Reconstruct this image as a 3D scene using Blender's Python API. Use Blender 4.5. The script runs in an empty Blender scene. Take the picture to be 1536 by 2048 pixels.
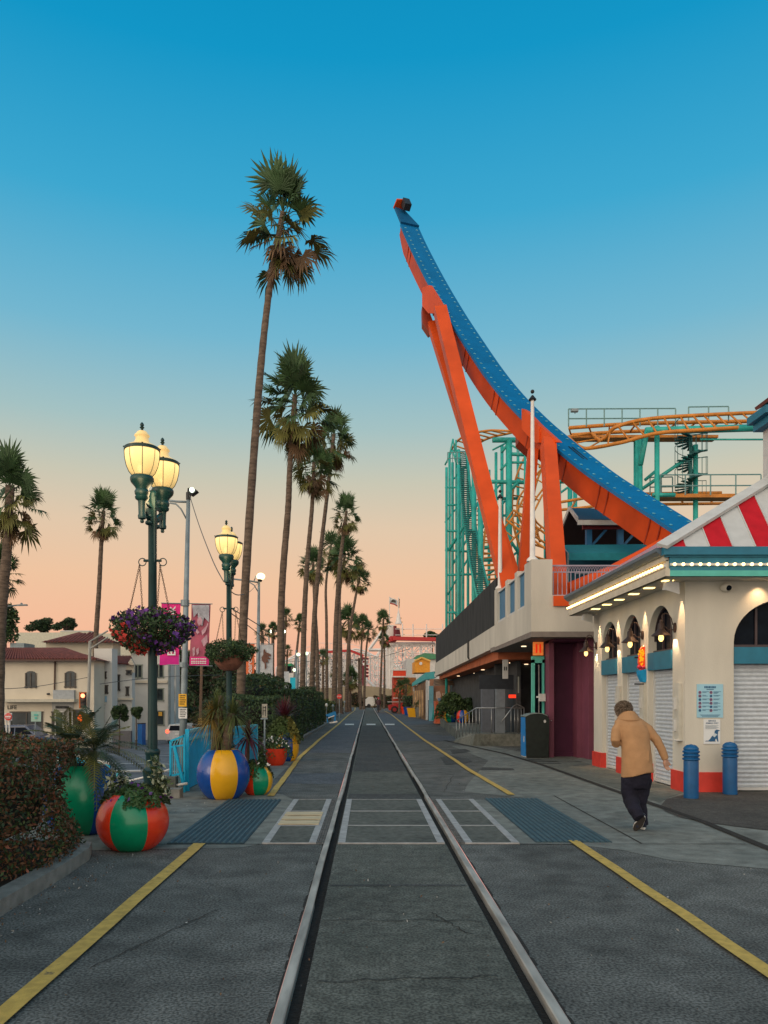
import bpy, math, random
import numpy as np
from mathutils import Vector, Matrix
R = math.radians
SC = bpy.context.scene
COL = SC.collection
rnd = random.Random(7)

# ---------------------------------------------------------------- camera
F, CX, HY, H = 1538.0, 735.0, 1397.0, 1.7      # focal length / vanishing point of the track in pixels of the photo, eye height
cam_d = bpy.data.cameras.new("camera")
cam = bpy.data.objects.new("camera", cam_d); COL.objects.link(cam)
cam.location = (0, 0, H); cam.rotation_euler = (R(90), 0, 0)
cam_d.sensor_width = 36; cam_d.lens = 36 * F / 2048
cam_d.shift_x = (768 - CX) / 2048; cam_d.shift_y = (HY - 1024) / 2048
cam_d.clip_start = 0.05; cam_d.clip_end = 6000
SC.camera = cam

def lin(c):
    return tuple(((v / 255) / 12.92 if v <= 10 else (((v / 255) + .055) / 1.055) ** 2.4) for v in c)

# ---------------------------------------------------------------- world: dusk sky
w = bpy.data.worlds.new("World"); SC.world = w; w.use_nodes = True
nt = w.node_tree; nt.nodes.clear()
out = nt.nodes.new('ShaderNodeOutputWorld'); bg = nt.nodes.new('ShaderNodeBackground')
sky = nt.nodes.new('ShaderNodeTexSky'); sky.sky_type = 'NISHITA'; sky.sun_disc = False
sky.sun_elevation = R(3); sky.sun_rotation = R(215)
tc = nt.nodes.new('ShaderNodeTexCoord'); sep = nt.nodes.new('ShaderNodeSeparateXYZ')
nt.links.new(tc.outputs['Generated'], sep.inputs[0])
ramp = nt.nodes.new('ShaderNodeValToRGB'); cr = ramp.color_ramp; cr.interpolation = 'EASE'
stops = [(0.0, (222, 160, 150)), (.035, (234, 168, 146)), (.085, (239, 183, 150)), (.15, (234, 191, 156)), (.215, (220, 195, 167)),
         (.27, (196, 194, 175)), (.33, (160, 189, 190)), (.42, (112, 178, 203)), (.53, (58, 163, 203)), (.64, (12, 146, 194)), (.72, (0, 136, 184)), (1.0, (80, 138, 168))]
while len(cr.elements) > 1: cr.elements.remove(cr.elements[-1])
for i, (p, c) in enumerate(stops):
    e = cr.elements[0] if i == 0 else cr.elements.new(p)
    e.position = p; e.color = (*lin(c), 1)
cr.interpolation = 'LINEAR'
nt.links.new(sep.outputs['Z'], ramp.inputs[0])
# the afterglow: the sky behind the photographer (towards the set sun) is brighter and warmer
mr = nt.nodes.new('ShaderNodeMapRange'); mr.inputs[1].default_value = 0.0; mr.inputs[2].default_value = -.75
mr.inputs[3].default_value = 0; mr.inputs[4].default_value = 1
dot = nt.nodes.new('ShaderNodeVectorMath'); dot.operation = 'DOT_PRODUCT'; dot.inputs[1].default_value = (.45, .89, 0)
nt.links.new(tc.outputs['Generated'], dot.inputs[0]); nt.links.new(dot.outputs['Value'], mr.inputs[0])
glow = nt.nodes.new('ShaderNodeMix'); glow.data_type = 'RGBA'
glow.inputs['B'].default_value = (1.62, 1.38, 1.12, 1)
nt.links.new(mr.outputs[0], glow.inputs['Factor']); nt.links.new(ramp.outputs[0], glow.inputs['A'])
mul = nt.nodes.new('ShaderNodeVectorMath'); mul.operation = 'SCALE'; mul.inputs['Scale'].default_value = .005
nt.links.new(sky.outputs[0], mul.inputs[0])
add = nt.nodes.new('ShaderNodeVectorMath'); add.operation = 'ADD'
nt.links.new(glow.outputs['Result'], add.inputs[0]); nt.links.new(mul.outputs[0], add.inputs[1])
nt.links.new(add.outputs[0], bg.inputs['Color']); bg.inputs['Strength'].default_value = 1.0
nt.links.new(bg.outputs[0], out.inputs[0])

# low warm afterglow from behind and to the left of the photographer
sun_d = bpy.data.lights.new("sun", 'SUN'); sun_d.energy = 0.5; sun_d.angle = R(22); sun_d.color = (1, .76, .56)
sun = bpy.data.objects.new("sun", sun_d); COL.objects.link(sun)
sun.rotation_euler = Vector((.80, .58, -.22)).to_track_quat('-Z', 'Y').to_euler()
SC.view_settings.view_transform = 'Standard'; SC.view_settings.look = 'None'
SC.view_settings.exposure = 0.06; SC.view_settings.gamma = 1

# ---------------------------------------------------------------- helpers
def P(px, py, Y):            # where the photo's pixel lies at distance Y
    return Vector(((px - CX) / F * Y, Y, H - (py - HY) / F * Y))
def Gp(px, py, z=0):         # where it lies on a level plane
    Y = (H - z) * F / (py - HY); return P(px, py, Y)

MATS = {}
def M(name, col=(128, 128, 128), rough=.6, metal=0.0, var=.12, scale=6.0, bump=0.0, bscale=40.0, emit=None, es=1.0, spec=.4, coat=0.0, stretch=None, col2=None, alb=None):
    if name in MATS: return MATS[name]
    m = bpy.data.materials.new(name); m.use_nodes = True; n = m.node_tree
    b = n.nodes['Principled BSDF']
    c = alb if alb else lin(col)
    tcn = n.nodes.new('ShaderNodeTexCoord'); mp = n.nodes.new('ShaderNodeMapping')
    n.links.new(tcn.outputs['Object'], mp.inputs[0])
    if stretch: mp.inputs['Scale'].default_value = stretch
    nz = n.nodes.new('ShaderNodeTexNoise'); nz.inputs['Scale'].default_value = scale; nz.inputs['Detail'].default_value = 5
    n.links.new(mp.outputs[0], nz.inputs['Vector'])
    mix = n.nodes.new('ShaderNodeMix'); mix.data_type = 'RGBA'
    c2 = lin(col2) if col2 else tuple(v * (1 + var) for v in c)
    c1 = c if col2 else tuple(v * (1 - var) for v in c)
    mix.inputs['A'].default_value = (*c1, 1); mix.inputs['B'].default_value = (*c2, 1)
    rr = n.nodes.new('ShaderNodeMapRange'); rr.inputs[1].default_value = .3; rr.inputs[2].default_value = .7
    n.links.new(nz.outputs[0], rr.inputs[0]); n.links.new(rr.outputs[0], mix.inputs['Factor'])
    n.links.new(mix.outputs['Result'], b.inputs['Base Color'])
    b.inputs['Roughness'].default_value = rough; b.inputs['Metallic'].default_value = metal
    b.inputs['Specular IOR Level'].default_value = spec; b.inputs['Coat Weight'].default_value = coat
    if bump:
        nb = n.nodes.new('ShaderNodeTexNoise'); nb.inputs['Scale'].default_value = bscale; nb.inputs['Detail'].default_value = 4
        n.links.new(mp.outputs[0], nb.inputs['Vector'])
        bu = n.nodes.new('ShaderNodeBump'); bu.inputs['Strength'].default_value = bump; bu.inputs['Distance'].default_value = .02
        n.links.new(nb.outputs[0], bu.inputs['Height']); n.links.new(bu.outputs[0], b.inputs['Normal'])
    if emit:
        b.inputs['Emission Color'].default_value = (*lin(emit), 1); b.inputs['Emission Strength'].default_value = es
    MATS[name] = m; return m

ORG = {}
def prop(o, label=None, cat=None, group=None, kind=None):
    if label: o['label'] = label
    if cat: o['category'] = cat
    if group: o['group'] = group
    if kind: o['kind'] = kind
    return o
def thing(name, label, cat, loc=(0, 0, 0), group=None):
    o = bpy.data.objects.new(name, None); COL.objects.link(o); o.location = loc; o.empty_display_size = .2
    ORG[o] = Vector(loc); return prop(o, label, cat, group)
def dup(o, loc=None, parent=None):
    c = o.copy(); COL.objects.link(c)
    if parent: c.parent = parent
    if loc is not None: c.location = loc
    for ch in o.children: dup(ch, None, c)
    return c

class MB:
    def __init__(s): s.v = []; s.f = []; s.m = []; s.cm = 0
    def add(s, vs, fs):
        o = len(s.v); s.v.extend([tuple(v) for v in vs]); s.f.extend([tuple(i + o for i in f) for f in fs]); s.m.extend([s.cm] * len(fs)); return s
    def quad(s, *p): return s.add(p, [tuple(range(len(p)))])
    def box(s, x0, x1, y0, y1, z0, z1):
        v = [(x, y, z) for z in (z0, z1) for y in (y0, y1) for x in (x0, x1)]
        return s.add(v, [(0, 2, 3, 1), (4, 5, 7, 6), (0, 1, 5, 4), (2, 6, 7, 3), (0, 4, 6, 2), (1, 3, 7, 5)])
    def bar(s, p, q, w, h=None, up=(0, 0, 1)):
        p = Vector(p); q = Vector(q); h = h or w; d = (q - p); L = d.length
        if L < 1e-6: return s
        d /= L; u = Vector(up)
        if abs(d.dot(u)) > .98: u = Vector((0, 1, 0))
        a = d.cross(u).normalized(); b = a.cross(d).normalized()
        v = [e + a * sx * w / 2 + b * sz * h / 2 for e in (p, q) for sx, sz in ((-1, -1), (1, -1), (1, 1), (-1, 1))]
        return s.add(v, [(0, 1, 2, 3), (7, 6, 5, 4), (0, 4, 5, 1), (1, 5, 6, 2), (2, 6, 7, 3), (3, 7, 4, 0)])
    def tube(s, pts, r, n=8, cap=True):
        pts = [Vector(p) for p in pts]; k = len(pts); rs = r if isinstance(r, (list, tuple)) else [r] * k
        vs = []; ref = None
        for i, p in enumerate(pts):
            d = (pts[min(i + 1, k - 1)] - pts[max(i - 1, 0)]).normalized()
            if ref is None: ref = Vector((0, 0, 1)) if abs(d.z) < .9 else Vector((1, 0, 0))
            a = d.cross(ref).normalized(); b = a.cross(d).normalized(); ref = b
            for j in range(n):
                t = 2 * math.pi * j / n; vs.append(p + (a * math.cos(t) + b * math.sin(t)) * rs[i])
        fs = [(i * n + j, i * n + (j + 1) % n, (i + 1) * n + (j + 1) % n, (i + 1) * n + j) for i in range(k - 1) for j in range(n)]
        if cap: fs += [tuple(range(n - 1, -1, -1)), tuple((k - 1) * n + j for j in range(n))]
        return s.add(vs, fs)
    def lathe(s, prof, c=(0, 0, 0), n=24, mats=None, cap=False, sx=1.0, sy=1.0):
        k = len(prof); vs = [(c[0] + r * math.cos(2 * math.pi * j / n) * sx, c[1] + r * math.sin(2 * math.pi * j / n) * sy, c[2] + z) for r, z in prof for j in range(n)]
        o = len(s.v); s.v.extend(vs)
        for i in range(k - 1):
            for j in range(n):
                s.f.append((o + i * n + j, o + i * n + (j + 1) % n, o + (i + 1) * n + (j + 1) % n, o + (i + 1) * n + j)); s.m.append(mats(j, n) if mats else s.cm)
        if cap:
            s.f.append(tuple(o + j for j in range(n - 1, -1, -1))); s.m.append(s.cm)
            s.f.append(tuple(o + (k - 1) * n + j for j in range(n))); s.m.append(s.cm)
        return s
    def ball(s, c, r, n=12, k=8, sc=(1, 1, 1)):
        prof = [(r * math.sin(math.pi * i / k), -r * math.cos(math.pi * i / k)) for i in range(k + 1)]
        prof[0] = (r * .01, prof[0][1]); prof[-1] = (r * .01, prof[-1][1])
        o = len(s.v); s.lathe(prof, (0, 0, 0), n)
        for i in range(o, len(s.v)):
            x, y, z = s.v[i]; s.v[i] = (c[0] + x * sc[0], c[1] + y * sc[1], c[2] + z * sc[2])
        return s
    def prism(s, poly, d):        # 3-D polygon extruded by vector d
        d = Vector(d); a = [Vector(p) for p in poly]; n = len(a)
        return s.add(a + [p + d for p in a], [tuple(range(n - 1, -1, -1)), tuple(range(n, 2 * n))] + [(i, (i + 1) % n, n + (i + 1) % n, n + i) for i in range(n)])
    def mesh(s, name, mats, org, smooth):
        me = bpy.data.meshes.new(name)
        if not s.v: s.box(0, .01, 0, .01, 0, .01)
        a = np.array(s.v, dtype=float) - np.array(org)
        me.from_pydata(a.tolist(), [], s.f)
        for m in mats: me.materials.append(m)
        if len(mats) > 1: me.polygons.foreach_set('material_index', s.m)
        if smooth:
            me.polygons.foreach_set('use_smooth', [True] * len(me.polygons))
            if smooth is not True: me.set_sharp_from_angle(angle=R(smooth))
        me.update(); return me
    def build(s, name, mats, parent=None, smooth=None, org=None):
        if not isinstance(mats, (list, tuple)): mats = [mats]
        if parent is not None: g = ORG[parent]
        else: g = Vector(org) if org is not None else Vector((0, 0, 0))
        o = bpy.data.objects.new(name, s.mesh(name, mats, g, smooth)); COL.objects.link(o)
        if parent is not None: o.parent = parent
        else: o.location = g
        ORG[o] = g; return o

def _each(s, name, mats, parent=None, smooth=None):
    "every loose piece of the mesh becomes an object of its own"
    p = list(range(len(s.v)))
    def fd(i):
        while p[i] != i: p[i] = p[p[i]]; i = p[i]
        return i
    for f in s.f:
        r = fd(f[0])
        for i in f[1:]: p[fd(i)] = r
    g = {}
    for k, f in enumerate(s.f): g.setdefault(fd(f[0]), []).append(k)
    for ks in g.values():
        m = MB(); mp = {}
        for k in ks:
            for i in s.f[k]:
                if i not in mp: mp[i] = len(m.v); m.v.append(s.v[i])
            m.f.append(tuple(mp[i] for i in s.f[k])); m.m.append(s.m[k])
        m.build(name, mats, parent, smooth)
MB.each = _each

# lettering: made once, early, from Blender's own font
TXT = {}
def make_text(t, bold=.0):
    cu = bpy.data.curves.new('letters', 'FONT'); cu.body = t; cu.size = 1; cu.align_x = 'CENTER'; cu.align_y = 'CENTER'
    cu.extrude = .012; cu.offset = bold; cu.resolution_u = 3
    o = bpy.data.objects.new('letters', cu); COL.objects.link(o); return o
_t = {}
for t in ("Boardwalk", "the", "LIFE", "SERVICE", "ANIMALS ONLY", "DO NOT", "ENTER", "ONE WAY", "STOP", "P", "TT"):
    _t[t] = make_text(t, .012)
bpy.context.view_layer.update(); dg = bpy.context.evaluated_depsgraph_get()
for t, o in _t.items():
    me = bpy.data.meshes.new_from_object(o.evaluated_get(dg))
    TXT[t] = ([tuple(v.co) for v in me.vertices], [tuple(p.vertices) for p in me.polygons])
for o in _t.values():
    d = o.data; bpy.data.objects.remove(o); bpy.data.curves.remove(d)
def letters(t, c, xd, yd, size, mat, parent, squash=1.0, name='lettering'):
    c = Vector(c); xd = Vector(xd); yd = Vector(yd); nd = xd.cross(yd)
    mb = MB(); vs, fs = TXT[t]
    mb.add([c + xd * v[0] * size * squash + yd * v[1] * size + nd * v[2] * size for v in vs], fs)
    return mb.build(name, mat, parent)

# ---------------------------------------------------------------- materials
def ground_mat(name, a, b, sc=.35, fine=70, bump=.5, speck=.35, cracks=True):
    m = bpy.data.materials.new(name); m.use_nodes = True; n = m.node_tree; bs = n.nodes['Principled BSDF']
    t = n.nodes.new('ShaderNodeTexCoord')
    n1 = n.nodes.new('ShaderNodeTexNoise'); n1.inputs['Scale'].default_value = sc; n1.inputs['Detail'].default_value = 8; n1.inputs['Roughness'].default_value = .6
    n2 = n.nodes.new('ShaderNodeTexNoise'); n2.inputs['Scale'].default_value = fine; n2.inputs['Detail'].default_value = 3
    n3 = n.nodes.new('ShaderNodeTexNoise'); n3.inputs['Scale'].default_value = sc * 9; n3.inputs['Detail'].default_value = 6
    for k in (n1, n2, n3): n.links.new(t.outputs['Object'], k.inputs['Vector'])
    r1 = n.nodes.new('ShaderNodeMapRange'); r1.inputs[1].default_value = .35; r1.inputs[2].default_value = .65
    n.links.new(n1.outputs[0], r1.inputs[0])
    mx = n.nodes.new('ShaderNodeMix'); mx.data_type = 'RGBA'; mx.inputs['A'].default_value = (*a, 1); mx.inputs['B'].default_value = (*b, 1)
    n.links.new(r1.outputs[0], mx.inputs['Factor'])
    def mulby(src, node, lo, hi, f0, f1):
        r = n.nodes.new('ShaderNodeMapRange'); r.inputs[1].default_value = lo; r.inputs[2].default_value = hi; r.inputs[3].default_value = f0; r.inputs[4].default_value = f1
        n.links.new(node.outputs[0], r.inputs[0])
        v = n.nodes.new('ShaderNodeVectorMath'); v.operation = 'SCALE'; n.links.new(src, v.inputs[0]); n.links.new(r.outputs[0], v.inputs['Scale']); return v.outputs[0]
    s = mulby(mx.outputs['Result'], n3, .3, .7, .72, 1.28)
    s = mulby(s, n2, .38, .62, 1 - speck, 1 + speck * 1.25)
    n4 = n.nodes.new('ShaderNodeTexNoise'); n4.inputs['Scale'].default_value = .9; n4.inputs['Detail'].default_value = 9; n4.inputs['Roughness'].default_value = .7; n4.inputs['Distortion'].default_value = .6
    n.links.new(t.outputs['Object'], n4.inputs['Vector']); s = mulby(s, n4, .36, .46, .74, 1.0)     # old oil and water stains
    if cracks:
        vo = n.nodes.new('ShaderNodeTexVoronoi'); vo.feature = 'DISTANCE_TO_EDGE'; vo.inputs['Scale'].default_value = .16
        ws = n.nodes.new('ShaderNodeVectorMath'); ws.operation = 'ADD'
        sc2 = n.nodes.new('ShaderNodeVectorMath'); sc2.operation = 'SCALE'; sc2.inputs['Scale'].default_value = .5
        n.links.new(n3.outputs['Color'], sc2.inputs[0]); n.links.new(t.outputs['Object'], ws.inputs[0]); n.links.new(sc2.outputs[0], ws.inputs[1]); n.links.new(ws.outputs[0], vo.inputs['Vector'])
        s = mulby(s, vo, 0.0, .003, .7, 1.0)
    n.links.new(s, bs.inputs['Base Color']); bs.inputs['Roughness'].default_value = .85; bs.inputs['Specular IOR Level'].default_value = .25
    bu = n.nodes.new('ShaderNodeBump'); bu.inputs['Strength'].default_value = bump; bu.inputs['Distance'].default_value = .01
    n.links.new(n2.outputs[0], bu.inputs['Height']); n.links.new(bu.outputs[0], bs.inputs['Normal'])
    MATS[name] = m; return m
ASPH = ground_mat('asphalt', (.076, .080, .076), (.128, .130, .122), speck=.5, fine=55)
ASPH2 = ground_mat('asphalt_track', (.072, .078, .068), (.108, .112, .098), sc=.8, speck=.42, fine=55)
PATCH = ground_mat('asphalt_patch', (.050, .053, .052), (.070, .072, .070), sc=1.2, cracks=False)
PATCHB = ground_mat('asphalt_bluish', (.075, .085, .10), (.10, .112, .125), sc=1.2, cracks=False)
CONC = ground_mat('concrete', (.14, .155, .145), (.205, .212, .192), sc=.5, fine=120, bump=.15, speck=.12, cracks=False)
CONCD = ground_mat('concrete_worn', (.10, .115, .105), (.155, .16, .14), sc=.9, fine=120, bump=.15, speck=.12, cracks=False)
ROADM = ground_mat('street_asphalt', (.10, .11, .125), (.15, .16, .175), sc=.2, fine=20, bump=.1, speck=.15)
CURB = M('curb_concrete', alb=(.22, .22, .20), rough=.9, var=.25, scale=7, bump=.5, bscale=60)
GROOVE = M('groove_dirt', alb=(.022, .02, .018), rough=.95, var=.4, scale=30, bump=.6)
def worn_paint(name, c, base):
    m = M(name, alb=c, rough=.7, var=.2, scale=14, bump=.3, bscale=90)
    n = m.node_tree; b = n.nodes['Principled BSDF']; src = b.inputs['Base Color'].links[0].from_socket
    t = n.nodes.new('ShaderNodeTexCoord'); z = n.nodes.new('ShaderNodeTexNoise'); z.inputs['Scale'].default_value = 9; z.inputs['Detail'].default_value = 8; z.inputs['Roughness'].default_value = .75
    n.links.new(t.outputs['Object'], z.inputs['Vector'])
    r = n.nodes.new('ShaderNodeMapRange'); r.inputs[1].default_value = .60; r.inputs[2].default_value = .68; n.links.new(z.outputs[0], r.inputs[0])
    x = n.nodes.new('ShaderNodeMix'); x.data_type = 'RGBA'; x.inputs['B'].default_value = (*base, 1)
    n.links.new(r.outputs[0], x.inputs['Factor']); n.links.new(src, x.inputs['A']); n.links.new(x.outputs['Result'], b.inputs['Base Color']); return m
YEL = worn_paint('yellow_line', (.52, .35, .08), (.12, .10, .06))
WPAINT = worn_paint('white_line', (.6, .6, .58), (.2, .2, .19))
STEEL = M('rail_steel', alb=(.40, .37, .33), rough=.55, metal=.3, var=.35, scale=9, stretch=(1, .2, 1))
TACT = M('tactile_blue', alb=(.022, .05, .068), rough=.75, var=.3, scale=5)
BORDER = M('panel_border', alb=(.33, .33, .33), rough=.6, var=.25, scale=9)
CREAM = M('cream_stucco', alb=(.56, .54, .47), rough=.9, var=.09, scale=1.6, bump=.25, bscale=60, stretch=(1, 1, .4))
CREAM2 = M('deck_concrete', alb=(.56, .53, .46), rough=.9, var=.15, scale=1.5, bump=.3, bscale=30, stretch=(1, 1, .25))
RED = M('red_paint', alb=(.62, .045, .03), rough=.5, var=.12, scale=5)
BLUEP = M('blue_paint', alb=(.002, .085, .24), rough=.42, var=.15, scale=6)
TEALB = M('teal_blue_paint', alb=(.012, .15, .24), rough=.5, var=.15, scale=4)
MINT = M('mint_paint', alb=(.09, .45, .38), rough=.5, var=.1)
GREYW = M('greyish_white_paint', alb=(.52, .53, .52), rough=.6, var=.08)
SHUT = M('shutter_metal', alb=(.50, .55, .60), rough=.45, var=.1, scale=12)
GLASS = M('dark_glass', alb=(.004, .008, .015), rough=.25, spec=.05, var=.3)
BRONZE = M('bronze', alb=(.05, .03, .025), rough=.5, metal=.3, var=.3)
BULB = M('warm_bulb', (255, 225, 160), emit=(255, 214, 140), es=5)
PURP = M('purple_paint', alb=(.075, .012, .042), rough=.6, var=.15, scale=2)
PURPL = M('purple_trim', alb=(.17, .05, .085), rough=.6, var=.15, scale=2)
MUST = M('mustard_paint', alb=(.55, .33, .08), rough=.7)
ORG_ = M('orange_paint', alb=(.52, .062, .010), rough=.5, var=.2, scale=.9, spec=.2)
TRKB = M('track_blue', alb=(.0, .13, .33), rough=.45, var=.12, scale=1.5)
RIV = M('rivet_light', alb=(.13, .42, .52), rough=.4)
TEAL = M('teal_paint', alb=(.03, .38, .33), rough=.5, var=.2, scale=2)
TEALD = M('teal_dark', alb=(.015, .13, .13), rough=.6, var=.2, scale=2)
AMBER = M('amber_paint', alb=(.60, .22, .03), rough=.5, var=.2, scale=2)
DARK = M('dark_metal', alb=(.03, .032, .034), rough=.5, metal=.4)
POSTG = M('post_green', alb=(.006, .036, .038), rough=.38, var=.2, scale=5)
GREY = M('grey_pole', alb=(.22, .27, .29), rough=.5, metal=.3, var=.2, scale=3)
WHITEP = M('white_paint', alb=(.72, .70, .66), rough=.6, var=.1, scale=4)
TRUNK = M('palm_bark', alb=(.13, .095, .07), rough=.95, var=.45, scale=3, bump=.8, bscale=12, stretch=(1, 1, 4))
FRG = M('frond_green', alb=(.045, .095, .032), rough=.6, var=.5, scale=1.5)
FRO = M('frond_olive', alb=(.12, .12, .028), rough=.7, var=.4, scale=1.5)
FRB = M('frond_dry', alb=(.14, .085, .045), rough=.85, var=.4, scale=1.5)
LG = M('leaf_green', alb=(.028, .052, .020), rough=.65, var=.6, scale=2)
LG2 = M('leaf_light', alb=(.065, .105, .03), rough=.65, var=.4, scale=2)
LB = M('leaf_bronze', alb=(.13, .062, .028), rough=.7, var=.5, scale=3)
LR = M('leaf_red', alb=(.24, .085, .05), rough=.7, var=.4, scale=3)
WOODD = M('bark', alb=(.08, .055, .04), rough=.95, var=.4)
PETP = M('petal_purple', alb=(.13, .035, .25), rough=.7)
PETR = M('petal_red', alb=(.50, .045, .035), rough=.7)
PETW = M('petal_white', alb=(.75, .72, .66), rough=.7)
SOIL = M('soil', alb=(.03, .022, .016), rough=1)
TURQ = M('turquoise_paint', alb=(.0, .40, .66), rough=.5, var=.12, scale=4)
# ================================================================ the ground
RL, RR = -.472, 1.028         # rail centres
YF = 260.0
# plateau (promenade level z=0) with street level z=-1.95 to the left
low = MB(); low.quad((-2500, -50, -1.95), (-3.2, -50, -1.95), (-3.2, 3000, -1.95), (-2500, 3000, -1.95))
prop(low.build('lower_ground', ROADM), 'grey asphalt street and lots lying below the promenade on the left', 'ground', kind='structure')
edge = [(-5.2, -30), (-5.2, 13.7), (-3.42, 13.7), (-3.42, 22.2), (-5.0, 22.8), (-6.0, 27), (-6.6, 40), (-7.2, 90), (-8, YF)]
pl = MB()
Lx = -.34 - .012
def strip(mb, x0, x1, y0=-30, y1=YF, z=0): mb.quad((x0, y0, z), (x1, y0, z), (x1, y1, z), (x0, y1, z))
strip(pl, -3.42, RL - .036)
for (a, b) in zip(edge[:-1], edge[1:]):
    if a[1] == b[1]: continue
    pl.quad((a[0], a[1], 0), (-3.42, a[1], 0), (-3.42, b[1], 0), (b[0], b[1], 0)) if (a[0] < -3.43 or b[0] < -3.43) else None
strip(pl, RL + .112, RR - .112); strip(pl, RR + .036, 400)
pl.quad((-2500, YF, 0), (400, YF, 0), (400, 3000, 0), (-2500, 3000, 0))
prop(pl.build('promenade_ground', ASPH), 'dark patched asphalt of the promenade running to the horizon', 'ground', kind='structure')
gr = MB()
for a, b in ((RL + .030, RL + .112), (RR - .112, RR - .030)):
    strip(gr, a, b, z=-.055)
    gr.quad((a, -30, -.055), (a, YF, -.055), (a, YF, 0), (a, -30, 0)); gr.quad((b, -30, -.055), (b, YF, -.055), (b, YF, 0), (b, -30, 0))
prop(gr.build('ground', GROOVE), 'dark dirty groove beside each rail', 'ground', kind='structure')
rw = MB()
for (a, b) in zip(edge[:-1], edge[1:]): rw.quad((a[0], a[1], -1.95), (b[0], b[1], -1.95), (b[0], b[1], 0), (a[0], a[1], 0))
prop(rw.build('retaining_wall', CONCD), 'concrete retaining wall holding the promenade above the street', 'wall', kind='structure')
tb = MB(); tb.quad((RL + .116, -30, .003), (RR - .116, -30, .003), (RR - .116, 200, .003), (RL + .116, 200, .003))
prop(tb.build('road', ASPH2), 'greenish dark asphalt between the two rails', 'ground', kind='structure')
# rails
def railmesh(x, name_label):
    mb = MB(); prof = [(-.032, -.05), (-.032, .006), (-.025, .011), (.025, .011), (.032, .006), (.032, -.05)]
    ys = [-30] + [i * 1.0 for i in range(0, 60)] + [65, 75, 90, 110, 140, 200]
    vs = []; n = len(prof)
    for y in ys:
        wob = .006 * math.sin(y * .5) + .004 * math.sin(y * 1.3 + 1) if y > 6 else 0
        for (a, z) in prof: vs.append((x + a + wob, y, z))
    fs = [(i * n + j, i * n + j + 1, (i + 1) * n + j + 1, (i + 1) * n + j) for i in range(len(ys) - 1) for j in range(n - 1)]
    mb.add(vs, fs); o = mb.build('rail', STEEL); prop(o, name_label, 'rail')
railmesh(RL, 'left steel rail of the track set flush in the asphalt')
railmesh(RR, 'right steel rail of the track set flush in the asphalt')
crk = MB(); rg = random.Random(3)
for x, sgn in ((RL - .034, -1), (RR + .034, 1)):
    y = 3.2
    while y < 40:
        L = rg.uniform(.12, .7); wd = rg.uniform(.003, .026) if not (8.9 < y < 12.9) else 0.002
        crk.quad((x, y, .0045), (x + sgn * wd, y + L * .2, .0045), (x + sgn * wd * rg.uniform(.7, 1.2), y + L * .8, .0045), (x, y + L, .0045)); y += L * .93
prop(crk.build('ground', GROOVE), 'ragged dark broken asphalt edge outside the rails', 'ground', kind='structure')
# patches of newer / older asphalt
pt = MB()
def sheet(mb, pts, z):
    mb.add([(x, y, z) for x, y in pts], [tuple(range(len(pts)))])
sheet(pt, [(-.33, 6.95), (.89, 6.95), (.89, 7.0), (.5, 7.02), (-.33, 6.99)], .0065)
sheet(pt, [(-.33, 12.9), (.9, 12.9), (.9, 13.6), (-.33, 13.7)], .0065)
sheet(pt, [(-.33, 17.9), (.9, 17.9), (.9, 48), (-.33, 48)], .0065)
prop(pt.build('road', PATCH), 'darker asphalt patches between the rails', 'ground', kind='structure')
pt = MB()
sheet(pt, [(1.1, 31), (2.3, 30.5), (4.5, 31), (4.4, 34), (3, 36), (2.3, 48), (4.6, 52), (4.4, 90), (1.1, 90)], .0045)
sheet(pt, [(-1.8, 15.4), (-.53, 15.2), (-.53, 17.6), (-1.8, 17.3)], .0045)
sheet(pt, [(-1.86, 24), (-.53, 24), (-.53, 60), (-1.86, 60)], .0045)
prop(pt.build('road', PATCHB), 'paler bluish asphalt surface farther along the promenade', 'ground', kind='structure')
pt = MB(); g = lambda px, py: (Gp(px, py).x, Gp(px, py).y)
sheet(pt, [g(880, 1515), g(905, 1512), g(938, 1519), g(945, 1524), g(925, 1528), g(890, 1530)], .0085)
sheet(pt, [g(965, 1535), g(1025, 1537), g(1030, 1541), g(960, 1541)], .0085)
sheet(pt, [g(900, 1500), g(930, 1498), g(942, 1503), g(905, 1508)], .0085)
for (a, b, c) in ((1052, 1078, 1518), (1062, 1112, 1522.5), (1074, 1118, 1526.5)): sheet(pt, [g(a, c), g(b, c), g(b + 6, c + 2), g(a + 6, c + 2)], .0125)
prop(pt.build('road', PATCH), 'irregular dark tar patches on the right of the yellow line', 'ground', kind='structure')
# concrete apron on the right
cr_ = [(2.0, 15.3), (1.76, 14.0), (2.6, 13.2), (2.95, 12.9), (1.77, 12.86), (1.77, 8.98), (2.4, 8.96), (2.85, 8.6), (3.2, 8.05), (4.1, 7.6), (5.5, 6.9), (8, 5.9), (14, 4), (14, 22), (5, 23.5), (4.4, 27.6), (3.0, 27.6), (3.3, 21)]
ap = MB(); sheet(ap, cr_, .004); prop(ap.build('pavement', CONC), 'pale greenish grey concrete paving in front of the booth', 'pavement', kind='structure')
ap = MB(); sheet(ap, [(-5.2, 8.9), (-3.0, 8.6), (-2.0, 8.7), (-1.45, 8.75), (-1.23, 8.96), (-1.23, 12.86), (-1.5, 13.6), (-1.95, 14), (-2.0, 21.5), (-3.42, 21.5), (-3.42, 13.7), (-5.2, 13.7)], .004)
prop(ap.build('pavement', CONC), 'pale concrete paving around the planters on the left', 'pavement', kind='structure')
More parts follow.
